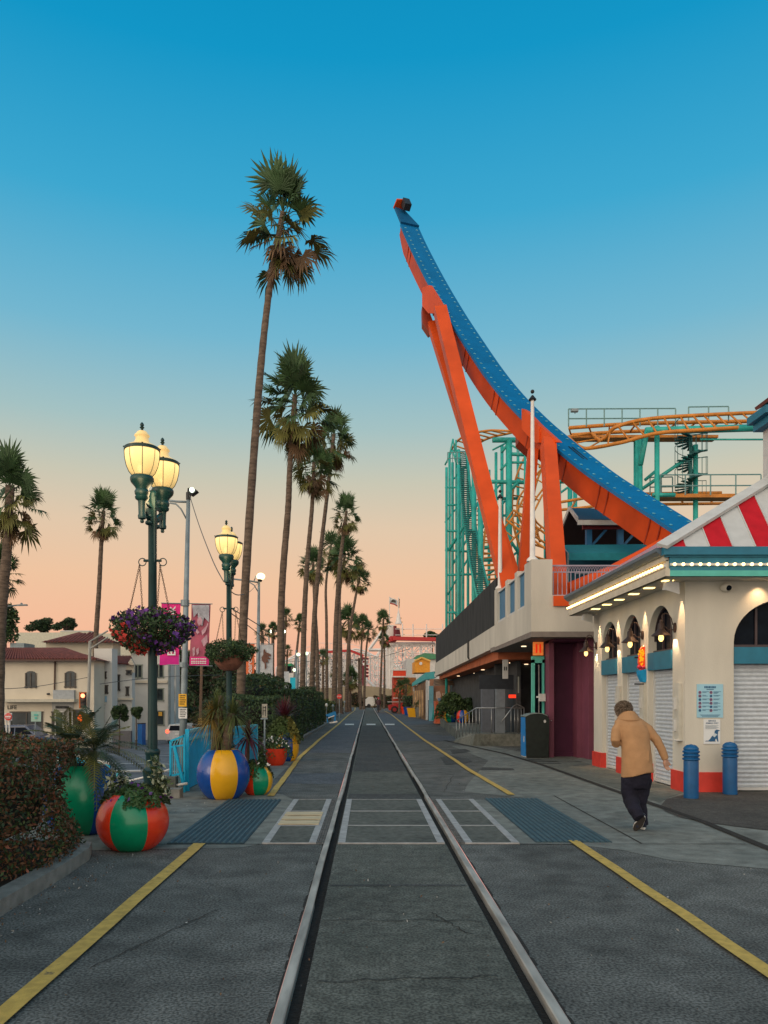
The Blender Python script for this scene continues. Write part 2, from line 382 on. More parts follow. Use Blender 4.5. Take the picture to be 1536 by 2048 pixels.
# booth side warm concrete and curved asphalt area
ap = MB(); sheet(ap, [(4.35, 22.4), (4.6, 17), (4.75, 12.5), (5.2, 13.2), (5.74, 13.9), (5.74, 22.4)], .008)
prop(ap.build('pavement', CONCD), 'darker worn concrete strip along the booth doors', 'pavement', kind='structure')
ap = MB(); cx, cy = 7.7, 12.3
pts = [(12, 14.2), (5.8, 14.2)] + [(5.0 + .5 * (1 - math.cos(t)), 12.9 + .0 - 2.3 * math.sin(t) * 0 ) for t in (0,)] 
pts = [g(1400, 1588), g(1360, 1592), g(1332, 1600), g(1322, 1612), g(1330, 1624), g(1360, 1636), g(1410, 1646), g(1470, 1654), g(1536, 1662), (10, 9.6), (14, 9.4), (14, 13.9), (5.74, 13.9)]
sheet(ap, pts, .012); prop(ap.build('pavement', ground_mat('brown_asphalt', (.06, .056, .052), (.085, .078, .07), sc=1.5)), 'rounded brownish asphalt area beside the blue bollards', 'pavement', kind='structure')
ln = MB()
def ribbon(mb, pts, wd, z):
    pts = [Vector((p[0], p[1], 0)) for p in pts]; L = []; Rr = []
    for i, p in enumerate(pts):
        d = (pts[min(i + 1, len(pts) - 1)] - pts[max(i - 1, 0)]).normalized(); nn = Vector((-d.y, d.x, 0)) * wd / 2
        L.append(p + nn); Rr.append(p - nn)
    for i in range(len(pts) - 1): mb.quad((L[i].x, L[i].y, z), (Rr[i].x, Rr[i].y, z), (Rr[i + 1].x, Rr[i + 1].y, z), (L[i + 1].x, L[i + 1].y, z))
ribbon(ln, [(3.1, 31), (4.2, 23.5), (4.45, 19.5), (4.5, 16), (4.55, 13), (4.6, 10.5), (4.5, 8.3), (4.35, 6.5)], .12, .0165)
ribbon(ln, [(4.25, 21.2), (5.2, 20.4), (5.74, 20.6)], .07, .0165)
ribbon(ln, [g(1036, 1500), g(1090, 1511), g(1041, 1511.5)], .06, .0165)
prop(ln.build('ground', GROOVE), 'dark drain channel crossing the concrete paving', 'drain', kind='structure')
ln = MB(); ribbon(ln, [(3.25, 13.4), (3.2, 8.98)], .022, .009); ribbon(ln, [(1.77, 8.95), (3.2, 8.95), (4.4, 8.95)], .015, .009)
ribbon(ln, [(-1.25, 8.94), (-3.0, 8.94)], .02, .009)
rr_ = random.Random(4)
for (x0, y0, x1, y1) in ((-.33, 5.9, .85, 5.85), (-.3, 4.6, .8, 4.7), (.5, 6.1, .75, 5.5), (-1.75, 4.8, -1.2, 6.2), (1.4, 14, 1.9, 17), (2.9, 16.5, 3.5, 15)):
    q = [(x0 + (x1 - x0) * i / 12 + rr_.uniform(-.02, .02), y0 + (y1 - y0) * i / 12 + rr_.uniform(-.03, .03)) for i in range(13)]
    ribbon(ln, q, .009, .0095)
prop(ln.build('ground', GROOVE), 'thin dark joints and cracks in the paving', 'ground', kind='structure')
# yellow lines
yl = MB(); rg = random.Random(5)
def yline(pts, wd, z=.0205):
    out = []
    for i in range(len(pts) - 1):
        a = Vector(pts[i]); b = Vector(pts[i + 1]); k = max(1, int((b - a).length / .7))
        for j in range(k): q = a + (b - a) * j / k; out.append((q.x + rg.uniform(-.008, .008), q.y))
    out.append(pts[-1]); ribbon(yl, out, wd, z)
yline([(-1.94, -5), (-1.94, 8.62)], .125); ribbon(yl, [(-1.95, 8.62), (-1.95, 8.93)], .14, .0205)
yline([(-1.68, 13.3), (-1.78, 17), (-1.95, 22), (-1.97, 31), (-1.9, 50), (-1.95, 80), (-1.8, 110), (-2.4, 150)], .12)
yline([(2.5, -5), (2.47, 6), (2.44, 9.12)], .12)
yline([(2.52, 13.45), (2.4, 18), (2.36, 25), (2.3, 32), (2.35, 50), (2.5, 80), (2.3, 105)], .12)
prop(yl.build('road_marking', YEL), 'worn yellow painted lines along both sides of the track', 'road marking', kind='structure')
wl = MB()
for (a, b) in ((690, 708), (733, 751), (770, 789)): wl.quad(Gp(a, 1447.5, .0245), Gp(b, 1447.5, .0245), Gp(b, 1450, .0245), Gp(a, 1450, .0245))
for (a, b) in ((560, 620),): pass
prop(wl.build('road_marking', WPAINT), 'three white dashes painted across the track', 'road marking', kind='structure')
sm = MB()
for y, x0, x1 in ((39, -14, -5), (43.5, -16, -6.5), (50, -19, -7)): sm.quad((x0, y, -1.944), (x1, y - 1.5, -1.944), (x1, y - 1.35, -1.944), (x0, y + .15, -1.944))
prop(sm.build('road_marking', WPAINT), 'thin white stop and crosswalk lines on the lower street', 'road marking', kind='structure')
# crossing panels (precast slabs)
PANEL = ground_mat('slab_concrete', (.085, .092, .082), (.118, .122, .108), sc=1.5, fine=140, bump=.1, speck=.08, cracks=False)
def slab(x0, x1, y0, y1, label, bw=.1, cross=True):
    t = thing('crossing_slab', label, 'crossing slab', ((x0 + x1) / 2, y0, 0), 'concrete slabs of the track crossing')
    mb = MB(); mb.box(x0 + .012, x1 - .012, y0 + .012, y1 - .012, .003, .0165); mb.build('slab', PANEL, t)
    f = MB(); f.box(x0, x0 + bw, y0, y1, .003, .022); f.box(x1 - bw, x1, y0, y1, .003, .022)
    f.box(x0 + bw, x1 - bw, y0, y0 + .022, .003, .02); f.box(x0 + bw, x1 - bw, y1 - .022, y1, .003, .02); f.build('steel_border', BORDER, t)
ys = [8.96, 10.2, 11.5, 12.85]
for i, nm in enumerate(('nearest', 'middle', 'farthest')):
    slab(-.345, .90, ys[i], ys[i + 1] - .01, f'{nm} of the three crossing slabs between the rails', .085)
    slab(-1.23, -.60, ys[i], ys[i + 1] - .01, f'{nm} of the three crossing slabs outside the left rail', .085)
    slab(1.14, 1.77, ys[i], ys[i + 1] - .01, f'{nm} of the three crossing slabs outside the right rail', .085)
for i, (ya, lab) in enumerate(((10.22, 'nearest pale wooden board on the left crossing slab'), (10.62, 'middle pale wooden board on the left crossing slab'), (11.02, 'farthest pale wooden board on the left crossing slab'))):
    mb = MB(); mb.box(-1.19, -.65, ya, ya + .30, .023, .034)
    prop(mb.build('wooden_board', M('pale_board', alb=(.52, .43, .28), rough=.8, var=.4, scale=8, stretch=(.4, 4, 1)), org=(-.92, ya, .02), smooth=None), lab, 'board', 'pale boards on the crossing')
rb = MB()
for x0, x1 in ((-.60, RL - .036), (RR + .036, 1.14)):
    rb.box(x0, x1, 8.96, 12.85, .002, .008)
    for k in range(3):
        xx = x0 + (x1 - x0) * (k + .5) / 3
        for q in range(26): rb.box(xx - .008, xx + .008, 8.98 + q * .149, 8.98 + q * .149 + .11, .006, .02)
prop(rb.build('road', M('rubber', alb=(.12, .12, .115), rough=.9, var=.5, scale=20)), 'ribbed rubber strips filling the gap beside the rails at the crossing', 'strip', kind='structure')
def mat_(x0, x1, y0, y1, label):
    t = thing('tactile_paving', label, 'tactile paving', ((x0 + x1) / 2, y0, 0), 'ribbed tactile mats at the crossing')
    mb = MB(); mb.box(x0, x1, y0, y1, .004, .012); mb.build('base_sheet', TACT, t)
    rb = MB(); n = int((x1 - x0) / .065)
    for k in range(n):
        x = x0 + (k + .5) * (x1 - x0) / n; rb.add([(x - .02, y0, .0125), (x + .02, y0, .0125), (x + .012, y0, .024), (x - .012, y0, .024), (x - .02, y1, .0125), (x + .02, y1, .0125), (x + .012, y1, .024), (x - .012, y1, .024)],
            [(0, 1, 2, 3), (7, 6, 5, 4), (3, 2, 6, 7), (0, 3, 7, 4), (1, 5, 6, 2)])
    rb.build('raised_ribs', M('tactile_ribs', alb=(.045, .095, .12), rough=.7, var=.2), t)
mat_(-2.34, -1.44, 8.97, 12.85, 'blue grey ribbed tactile mat left of the track beside the ball planters')
mat_(1.98, 2.88, 9.05, 13.0, 'blue grey ribbed tactile mat right of the track near the walking person')
# curb of the left bed
cb = MB()
cpts = [(-2.86, -6), (-2.86, 5.9), (-2.88, 7.3), (-2.93, 8.1), (-3.02, 8.42), (-3.2, 8.58), (-3.5, 8.62), (-5.2, 8.62)]
inn = [(-3.02, -6), (-3.02, 5.9), (-3.04, 7.25), (-3.08, 7.95), (-3.15, 8.25), (-3.28, 8.38), (-3.52, 8.42), (-5.2, 8.42)]
for i in range(len(cpts) - 1):
    a, b, c, d = cpts[i], cpts[i + 1], inn[i + 1], inn[i]
    cb.quad((*a, 0), (*b, 0), (*b, .13), (*a, .13)); cb.quad((*a, .13), (*b, .13), (*c, .145), (*d, .145)); cb.quad((*d, .145), (*c, .145), (*c, .0), (*d, .0))
prop(cb.build('kerb', CURB), 'grey concrete kerb round the shrub bed at lower left', 'kerb', kind='structure')
sb = MB(); sb.add([(x, y, .10) for x, y in inn] + [(-5.2, -6, .10)], [tuple(range(9))]); prop(sb.build('soil_bed', SOIL), 'dark soil under the bronze shrubs', 'soil', kind='structure')
# kerb of the hedge bed
cb = MB()
hp = [(-3.2, 23.6), (-2.95, 24.4), (-2.80, 26), (-2.72, 32), (-2.62, 50)]
for a, b in zip(hp[:-1], hp[1:]): cb.bar((a[0], a[1], .06), (b[0], b[1], .06), .15, .13)
hp2 = [(-3.55, 52), (-3.1, 62), (-2.95, 80), (-2.8, 105), (-3.2, 120), (-5.0, 150)]
for a, b in zip(hp2[:-1], hp2[1:]): cb.bar((a[0], a[1], .06), (b[0], b[1], .06), .15, .13)
cb.bar((-3.55, 52, .06), (-2.62, 50.1, .06), .15, .13)
prop(cb.build('kerb', CURB), 'pale kerb along the foot of the hedge', 'kerb', kind='structure')
# ================================================================ foliage helpers
def leafmesh(name, pts, size, mats, parent=None, org=None, seed=0, mi=None, aspect=.5, upb=.3, nrm=None):
    g = np.random.default_rng(seed); pts = np.asarray(pts, float); n = len(pts)
    o = np.array(ORG[parent]) if parent is not None else np.array(org)
    u = g.normal(size=(n, 3)); u[:, 2] += upb
    if nrm is not None: u += nrm * .8
    u /= np.linalg.norm(u, axis=1)[:, None]
    v = np.cross(u, g.normal(size=(n, 3))); v /= np.linalg.norm(v, axis=1)[:, None]
    s = (np.asarray(size) * g.uniform(.6, 1.3, n))[:, None]; u = u * s; v = v * s * aspect; c = pts - o
    V = np.stack([c - u * .5, c + v * .5 - u * .05, c + u * .6, c - v * .5 - u * .05], 1).reshape(-1, 3)
    me = bpy.data.meshes.new(name); me.vertices.add(4 * n); me.vertices.foreach_set('co', V.ravel())
    me.loops.add(4 * n); me.loops.foreach_set('vertex_index', np.arange(4 * n, dtype=np.int32))
    me.polygons.add(n); me.polygons.foreach_set('loop_start', np.arange(0, 4 * n, 4, dtype=np.int32)); me.polygons.foreach_set('loop_total', np.full(n, 4, np.int32))
    for m in mats: me.materials.append(m)
    me.polygons.foreach_set('material_index', (mi if mi is not None else g.integers(0, len(mats), n)).astype(np.int32))
    me.update(); me.validate()
    ob = bpy.data.objects.new(name, me); COL.objects.link(ob)
    if parent is not None: ob.parent = parent
    else: ob.location = tuple(o)
    ORG[ob] = Vector(tuple(o)); return ob
def boxshell(g, n, lo, hi, inset=.22, lump=.12, seed=0, bottom=False):
    """points near the surface of a lumpy box"""
    lo = np.array(lo); hi = np.array(hi); p = g.uniform(0, 1, (n, 3))
    ax = g.choice(3, n, p=[.38, .24, .38]); sd = g.uniform(0, 1, n)
    side = (sd > .35).astype(float) if True else 0
    p[np.arange(n), ax] = side; q = lo + p * (hi - lo)
    q[:, 2] = np.where((ax == 2) & (side == 0), hi[2], q[:, 2])
    l = lump * (np.sin(q[:, 0] * 3.1 + seed) + np.sin(q[:, 1] * 2.3 + seed * 2) + np.sin(q[:, 2] * 4 + q[:, 1] * 1.7)) * .5
    c = (lo + hi) / 2; d = q - c; L = np.linalg.norm(d, axis=1)[:, None]
    q += d / L * (l[:, None] - np.abs(g.normal(0, inset * .4, n))[:, None])
    return q
def hedge(name, label, lo, hi, n, size, mats, seed, w=None, cat='hedge', lump=.15, core=SOIL, group=None):
    g = np.random.default_rng(seed); loc = ((lo[0] + hi[0]) / 2, (lo[1] + hi[1]) / 2, lo[2])
    t = thing(name, label, cat, loc, group)
    q = boxshell(g, n, lo, hi, lump=lump, seed=seed); mi = g.choice(len(mats), n, p=w)
    leafmesh('foliage', q, size, mats, t, seed=seed, mi=mi)
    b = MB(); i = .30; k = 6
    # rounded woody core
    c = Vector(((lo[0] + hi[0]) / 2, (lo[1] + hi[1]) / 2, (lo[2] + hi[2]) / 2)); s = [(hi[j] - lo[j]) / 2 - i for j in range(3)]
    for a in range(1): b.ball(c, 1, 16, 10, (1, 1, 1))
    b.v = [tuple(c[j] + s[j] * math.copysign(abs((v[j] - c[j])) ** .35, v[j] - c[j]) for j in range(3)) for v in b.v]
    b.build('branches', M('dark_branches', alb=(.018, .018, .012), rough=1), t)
    return t
# ---------------------------------------------------------------- fan palms
def fanleaf(mb, b, d, petl, bl, droop, g, mi, n=15, w=.052, rollm=.5):
    d = Vector(d).normalized(); side = d.cross(Vector((0, 0, 1)));
    if side.length < .1: side = Vector((1, 0, 0))
    side.normalize(); up = side.cross(d).normalized()
    roll = g.uniform(-1, 1) * rollm; side, up = side * math.cos(roll) + up * math.sin(roll), up * math.cos(roll) - side * math.sin(roll)
    hub = b + d * petl + Vector((0, 0, -droop * petl * .3)); mb.cm = mi
    mid = b + d * petl * .55 + Vector((0, 0, .02)); e = side * .014
    mb.add([b - e * 1.6, b + e * 1.6, mid + e, mid - e, hub + e * .7, hub - e * .7], [(0, 1, 2, 3), (3, 2, 4, 5)])
    for i in range(n):
        ph = R(-104 + 208 * i / (n - 1)) + g.uniform(-.05, .05); L = bl * (.55 + .45 * math.cos(ph * .75)) * g.uniform(.8, 1.12)
        dd = (d * math.cos(ph) + side * math.sin(ph)); fold = up * (.12 * abs(math.sin(ph)))
        p1 = hub + (dd + fold) * L * .55 + Vector((0, 0, -droop * L * .05)); nrm = dd.cross(up).normalized() * w * bl
        tip = hub + (dd * (1.05 - .22 * droop) + fold) * L + Vector((0, 0, -L * droop * g.uniform(.12, .5)))
        z = up * w * .35 * bl
        mb.add([hub - nrm * .2, p1 - nrm + z, p1, hub, p1 + nrm + z, hub + nrm * .2, tip], [(0, 1, 2, 3), (3, 2, 4, 5), (1, 6, 2), (2, 6, 4)])
def crown_mesh(seed, R0=1.5, up=1.0, down=1.9, nleaf=46, skirt=10, n=17):
    g = random.Random(seed); mb = MB()
    for i in range(nleaf):
        t = (i + .5) / nleaf; el = 86 - 140 * t ** 1.05 + g.uniform(-12, 12); az = i * 2.39996 + g.uniform(-.4, .4)
        d = (math.cos(az) * math.cos(R(el)), math.sin(az) * math.cos(R(el)), math.sin(R(el)))
        b = Vector((0, 0, .2 - t * down * .42)); pl_ = R0 * (.42 + .22 * t) * g.uniform(.6, 1.35)
        mi = 0 if t < .55 else (1 if g.random() < .6 else 0)
        if t > .85: mi = 1 if g.random() < .6 else 2
        fanleaf(mb, b, d, pl_ * (.8 if t > .85 else 1), R0 * (.66 - .16 * t) * g.uniform(.75, 1.2), .1 + 1.1 * t, g, mi, n, rollm=.6 if t < .2 else 1.35)
    for i in range(skirt):
        az = g.uniform(0, 6.28); el = g.uniform(-86, -62); d = (math.cos(az) * math.cos(R(el)), math.sin(az) * math.cos(R(el)), math.sin(R(el)))
        fanleaf(mb, Vector((0, 0, -down * .25 - g.uniform(0, down * .35))), d, .45 * R0 * g.uniform(.6, 1.1), R0 * .42, .6, g, 2 if g.random() < .75 else 1, n)
    return mb
CROWNS = [crown_mesh(11), crown_mesh(12, nleaf=54, skirt=16), crown_mesh(23, nleaf=40, skirt=14), crown_mesh(14, nleaf=38, skirt=7, n=11)]
CMESH = [c.mesh('crown', [FRG, FRO, FRB], (0, 0, 0), None) for c in CROWNS]
def palm(base, pts, ry, label, var=0, rtop=.14, rbot=.24, group=None, rot=0, sx=1.0, z=1.0, name='palm_tree'):
    """base & pts are world points up the trunk, last is the crown's heart; ry = crown radius in metres / 1.5"""
    t = thing(name, label, 'palm tree', base, group)
    allp = [Vector(base)] + [Vector(p) for p in pts]
    # resample with smooth curve
    k = 46; out_ = []; rs = []; g = random.Random(int(base[0] * 100))
    for i in range(k):
        s = i / (k - 1) * (len(allp) - 1); j = min(int(s), len(allp) - 2); u = s - j
        p0 = allp[max(j - 1, 0)]; p1 = allp[j]; p2 = allp[j + 1]; p3 = allp[min(j + 2, len(allp) - 1)]
        q = .5 * ((2 * p1) + (p2 - p0) * u + (2 * p0 - 5 * p1 + 4 * p2 - p3) * u * u + (3 * p1 - p0 - 3 * p2 + p3) * u ** 3)
        out_.append(q); f = i / (k - 1); rs.append((rbot + (rtop - rbot) * min(1, f * 1.15)) * (1.035 if i % 2 else .965) * (1.35 - .35 * min(1, f / .05)))
    mb = MB(); mb.tube(out_, rs, 12); mb.build('trunk', TRUNK, t, 60)
    c = bpy.data.objects.new('crown', CMESH[var]); COL.objects.link(c); c.parent = t; c.location = allp[-1] - Vector(base)
    c.rotation_euler = (0, 0, rot); c.scale = (ry * sx, ry * sx, ry * z)
    return t
PG = 'tall fan palms along the promenade'
def prow(bpx, Y, path, crown, top, rad, label, var=0, rot=0, zb=0, rbot=.20, rtop=.13, group=PG, z=1.0, name='palm_tree'):
    """path: (px,py) along the trunk; crown (px,py) heart; rad crown radius px"""
    base = Vector(((bpx - CX) / F * Y, Y, zb)); pts = [P(a, b, Y) for a, b in path] + [P(*crown, Y)]
    r = rad / F * Y / 1.5
    return palm(base, pts, r, label, var, rtop, rbot, group, rot, z=z, name=name)
prow(478, 27, [(489, 1200), (512, 850), (530, 650), (548, 520)], (566, 425), 305, 96, 'tallest fan palm, its curved trunk rising right behind the second green lamp post', 2, 1.0, z=1.0, rbot=.165, rtop=.10)
prow(560, 39.5, [(563, 1200), (576, 1020), (580, 930)], (590, 790), 710, 80, 'thick headed fan palm next right of the tallest one', 1, 2.2, z=1.05)
prow(604, 52, [(608, 1250), (615, 1120), (624, 1015)], (628, 925), 855, 50, 'fan palm with a brown skirted head just below and right of the second tallest head', 1, .3)
prow(622, 56, [(628, 1250), (638, 1130), (652, 1010)], (668, 868), 812, 50, 'leaning fan palm whose head touches the right side of the second tallest one', 2, 4.0)
prow(668, 75, [(672, 1250), (680, 1130), (688, 1060)], (693, 1022), 990, 33, 'slender fan palm standing alone right of the clustered palm heads', 0, .9, rbot=.28)
prow(636, 70, [(634, 1300), (629, 1200)], (626, 1125), 1090, 30, 'fan palm with a ragged dark head low between the leaning trunks', 1, 1.9)
prow(680, 84, [(680, 1280), (679, 1190)], (690, 1108), 1068, 42, 'fan palm with a broad dark head left of the small rightmost head of the row', 1, 2.9, rbot=.3)
prow(654, 92, [(653, 1250), (652, 1170)], (662, 1092), 1068, 30, 'fan palm half hidden behind the broad dark head in the row', 3, .5)
prow(692, 96, [(698, 1280), (710, 1200)], (719, 1155), 1138, 23, 'small fan palm with a thin leaning trunk at the right end of the row', 0, 3.3, rbot=.25)
prow(700, 105, [(700, 1330)], (697, 1240), 1222, 30, 'dark headed fan palm behind the row trunks above the coaster', 1, 1.2)
prow(721, 118, [(722, 1320)], (725, 1248), 1235, 19, 'left one of the pair of small far palms before the coaster', 0, 2.5)
prow(728, 120, [(731, 1320)], (737, 1260), 1245, 18, 'right one of the pair of small far palms before the coaster', 3, .2)
prow(760, 112, [(761, 1380), (764, 1300)], (767, 1238), 1222, 18, 'isolated fan palm beside the flag on the coaster station', 0, 5)
prow(768, 124, [(769, 1340)], (768, 1276), 1262, 14, 'short palm head just under the isolated palm by the flag', 1, 1)
prow(566, 90, [(568, 1320)], (572, 1232), 1214, 17, 'small far palm head left of the second palm trunk', 3, 1.1)
prow(585, 95, [(592, 1320)], (600, 1243), 1228, 15, 'small far palm between the second and third trunks', 0, 2)
prow(570, 100, [(571, 1380)], (575, 1300), 1290, 11, 'tiny far palm low behind the second palm trunk', 3, 3)
prow(646, 88, [(646, 1370)], (646, 1312), 1298, 15, 'low far palm in front of the white coaster between trunks', 3, 4)
prow(628, 92, [(628, 1390)], (627, 1348), 1335, 13, 'lowest far palm in front of the white coaster', 3, 4.5)
prow(700, 98, [(699, 1400)], (702, 1352), 1335, 20, 'low bushy palm right of the row trunks by the stop sign', 1, 2)
prow(672, 86, [(672, 1400)], (671, 1345), 1335, 12, 'small low palm behind the crowded trunks', 3, 2.7)
prow(528, 62, [(527, 1350)], (524, 1262), 1248, 16, 'small dark palm head left of the lit twin street light', 3, 1)
prow(545, 66, [(545, 1350)], (546, 1258), 1242, 14, 'small dark palm head right beside the lit twin street light', 0, 3)
GL = 'fan palms across the street'
prow(-6, 36, [(-2, 1300), (6, 1180), (14, 1100)], (20, 972), 885, 68, 'big fan palm with a full head cut by the left edge of the photo', 1, 2, zb=-1.95, group=GL, z=1.15, rbot=.3, rtop=.2)
prow(-12, 42, [(-10, 1250)], (2, 1130), 1080, 45, 'fan palm mostly hidden behind the big one at the left edge', 2, .4, zb=-1.95, group=GL)
prow(188, 60, [(191, 1300), (198, 1180), (203, 1080)], (207, 1022), 985, 41, 'lone fan palm with a thin trunk in front of the cream corner building', 0, 1.4, zb=-1.95, group=GL, rbot=.22, rtop=.15)

# ---------------------------------------------------------------- shrubs & hedges
BR = [LG, LB, LR, LG2]
hedge('shrub', 'bronze leaved shrub mass in the kerbed bed at lower left, nearest the viewer', (-5.0, 3.2, .05), (-3.05, 5.9, 1.42), 26000, .045, BR, 1, [.30, .48, .10, .12], 'shrub', .2)
hedge('shrub', 'bronze leaved shrub in the lower left bed, in front of the dark green ball planter', (-5.0, 5.8, .05), (-2.99, 8.42, 1.32), 26000, .045, BR, 2, [.36, .46, .08, .10], 'shrub', .22)
G2 = [LG, LG2, FRG]
def hd(px0, px1, pyt, pyb, Y0, dY, label, n, size, seed, w=[.55, .12, .33], zt=None):
    a = P(px0, pyt, Y0); b = P(px1, pyb, Y0); return hedge('hedge', label, (a.x, Y0, 0), (b.x, Y0 + dY, a.z), n, size, G2, seed, w, lump=.2)
hedge('hedge', 'clipped dark green hedge behind the red bowl planter', (-4.8, 24.2, 0), (-3.0, 31, 1.75), 17000, .09, G2, 3, [.6, .1, .3], lump=.25)
hedge('hedge', 'taller rounded green hedge behind the striped signs and spiky red plant', (-5.8, 29, 0), (-3.9, 40, 2.5), 16000, .11, G2, 4, [.6, .12, .28], lump=.35)
hedge('hedge', 'long dark hedge running along the kerb towards the stop sign', (-4.6, 31, 0), (-2.85, 50, 2.05), 22000, .10, G2, 5, [.65, .1, .25], lump=.25)
for i, (x0, x1, y, h, lab) in enumerate(((-6.4, -3.3, 54, 1.5, 'low green bushes beyond the blue board by the kerb'), (-6.5, -3.4, 66, 1.3, 'low bushes behind the stop sign'), (-6.5, -3.4, 82, 1.2, 'loose bushes at the foot of the far palm row'), (-7, -3.6, 100, 1.2, 'farthest bushes at the bend of the left kerb'))):
    hedge('shrub', lab, (x0, y, 0), (x1, y + 9, h), 4500, .2, [LG, LG2, FRO], 30 + i, [.5, .2, .3], 'shrub', .4)
for i, (px0, px1, pt_, pb, Y, lab) in enumerate(((700, 722, 1390, 1410, 150, 'dark round bush left of the far palm trunk'), (716, 734, 1402, 1411, 146, 'low dark bush at the bend of the track'), (750, 770, 1396, 1411, 140, 'dark round bush right of the far lamp trunk'), (766, 786, 1396, 1413, 135, 'dark bush beside the red wheeled cart'))):
    a = P(px0, pt_, Y); b = P(px1, pb, Y); hedge('shrub', lab, (a.x, Y, 0), (b.x, Y + 3, a.z + .3), 1500, .35, [LB, LG, WOODD], 40 + i, [.3, .5, .2], 'shrub', .4)

# ---------------------------------------------------------------- ball planters
PC = {'b': M('planter_blue', alb=(.005, .06, .30), rough=.26, var=.12, coat=.3), 'y': M('planter_yellow', alb=(.78, .40, .01), rough=.28, var=.06, coat=.3),
      'g': M('planter_green', alb=(.0, .25, .12), rough=.28, var=.12, coat=.3), 'r': M('planter_red', alb=(.70, .045, .012), rough=.26, var=.1, coat=.3)}
def ball_planter(c, dia, h, cols, rot, label, nseg=8):
    t = thing('ball_planter', label, 'planter', c, 'beach ball planters')
    r = dia / 2; prof = []; zc = h * .5
    for i in range(25):
        a = -1 + 2 * i / 24; z = zc + a * zc; rr_ = r * math.sqrt(max(0, 1 - (a * .83) ** 2)); prof.append((rr_, z))
    prof = [(prof[0][0] * .9, 0)] + prof + [(prof[-1][0] * .93, h + .004), (prof[-1][0] * .88, h - .03)]
    mb = MB(); N = 66; cl = list(dict.fromkeys(cols)); per = N // len(cols)
    mb.lathe(prof, c, N, lambda j, n: cl.index(cols[(j // per) % len(cols)]))
    o = mb.build('pot', [PC[k] for k in cl], t, 50)
    sm_ = MB(); sm_.lathe([(.01, h - .045), (prof[-1][0], h - .05)], c, 32); sm_.build('soil', SOIL, t)
    t.rotation_euler = (0, 0, rot); return t
pa = ball_planter((-2.66, 8.72, 0), .80, .62, 'rgrgrg', R(190), 'red and green beach ball planter with purple flowers, nearest the viewer')
pb = ball_planter((-3.62, 9.75, 0), .98, .86, 'gbgbgb', R(247), 'dark green and blue beach ball planter behind the bronze shrub')
pc_ = ball_planter((-2.46, 13.12, 0), .905, .83, 'ybybyb', R(252.6), 'blue and yellow beach ball planter before the turquoise panels')
pd = ball_planter((-1.96, 13.62, 0), .56, .50, 'rgyrgy', R(204.7), 'small orange green and yellow ball planter tucked right of the blue and yellow one')
pe = ball_planter((-2.17, 20.9, 0), .62, .78, 'bybyby', R(242), 'dark blue and yellow planter behind the red bowl')
def clump(name, parent_org, label, cat, pts, size, mats, w, seed, group=None, stems=None):
    g = np.random.default_rng(seed); t = thing(name, label, cat, parent_org, group)
    leafmesh('foliage', pts, size, mats, t, seed=seed, mi=g.choice(len(mats), len(pts), p=w)); return t
def dome(c, rx, ry, h, n, seed, lo=-.2):
    g = np.random.default_rng(seed); a = g.uniform(0, 2 * math.pi, n); r = np.sqrt(g.uniform(0, 1, n)); k = np.sqrt(np.clip(1 - r ** 2, 0, 1)) * g.uniform(.55, 1.05, n)
    wob = 1 + .16 * np.sin(a * 3 + seed) + .1 * np.sin(a * 7)
    return np.stack([c[0] + rx * r * np.cos(a) * wob, c[1] + ry * r * np.sin(a) * wob, c[2] + h * k + lo * r ** 3 * h], 1)
# purple flowers on the red/green planter
c0 = (-2.66, 8.72, .58)
t = clump('flower_clump', c0, 'dark leafy clump with purple petunias and pale variegated sprigs on the red and green planter', 'flowers', dome((-2.62, 8.73, .57), .36, .33, .15, 3000, 5, -.55), .055, [LG, FRG, LG2], [.6, .3, .1], 5)
leafmesh('petals', dome((-2.62, 8.70, .59), .36, .33, .15, 40, 6, -.5), .05, [PETP], t, seed=6, aspect=.95)
g_ = np.random.default_rng(8)
for (sx_, sy_, hh) in ((-2.95, 8.85, .32), (-2.83, 8.9, .28), (-2.45, 8.95, .48), (-2.40, 8.85, .36), (-2.33, 8.8, .26)):
    k = 110; zz = g_.uniform(.1, 1, k); leafmesh('sprig', np.stack([sx_ + g_.normal(0, .035, k), sy_ + g_.normal(0, .035, k), .55 + hh * zz], 1), .07, [M('leaf_variegated', alb=(.34, .36, .24), rough=.7, var=.3), LG2, LG], t, seed=9)
def straps(mb, c, n, L, wdt, seed, el0=85, el1=10, droop=.6, seg=5, mi=0):
    g = random.Random(seed); mb.cm = mi
    for i in range(n):
        tt = (i + .5) / n; el = R(el0 + (el1 - el0) * tt + g.uniform(-8, 8)); az = i * 2.39996 + g.uniform(-.3, .3)
        d = Vector((math.cos(az) * math.cos(el), math.sin(az) * math.cos(el), math.sin(el))); sd = Vector((-math.sin(az), math.cos(az), 0)); LL = L * g.uniform(.75, 1.1)
        pts = []
        for j in range(seg + 1):
            s = j / seg; p = Vector(c) + d * LL * s + Vector((0, 0, -droop * LL * s * s * (.4 + .6 * tt))); wv = wdt * math.sin(math.pi * min(.97, .22 + .78 * s)) ; pts.append((p - sd * wv, p + sd * wv))
        for j in range(seg): mb.quad(pts[j][0], pts[j][1], pts[j + 1][1], pts[j + 1][0])
    return mb
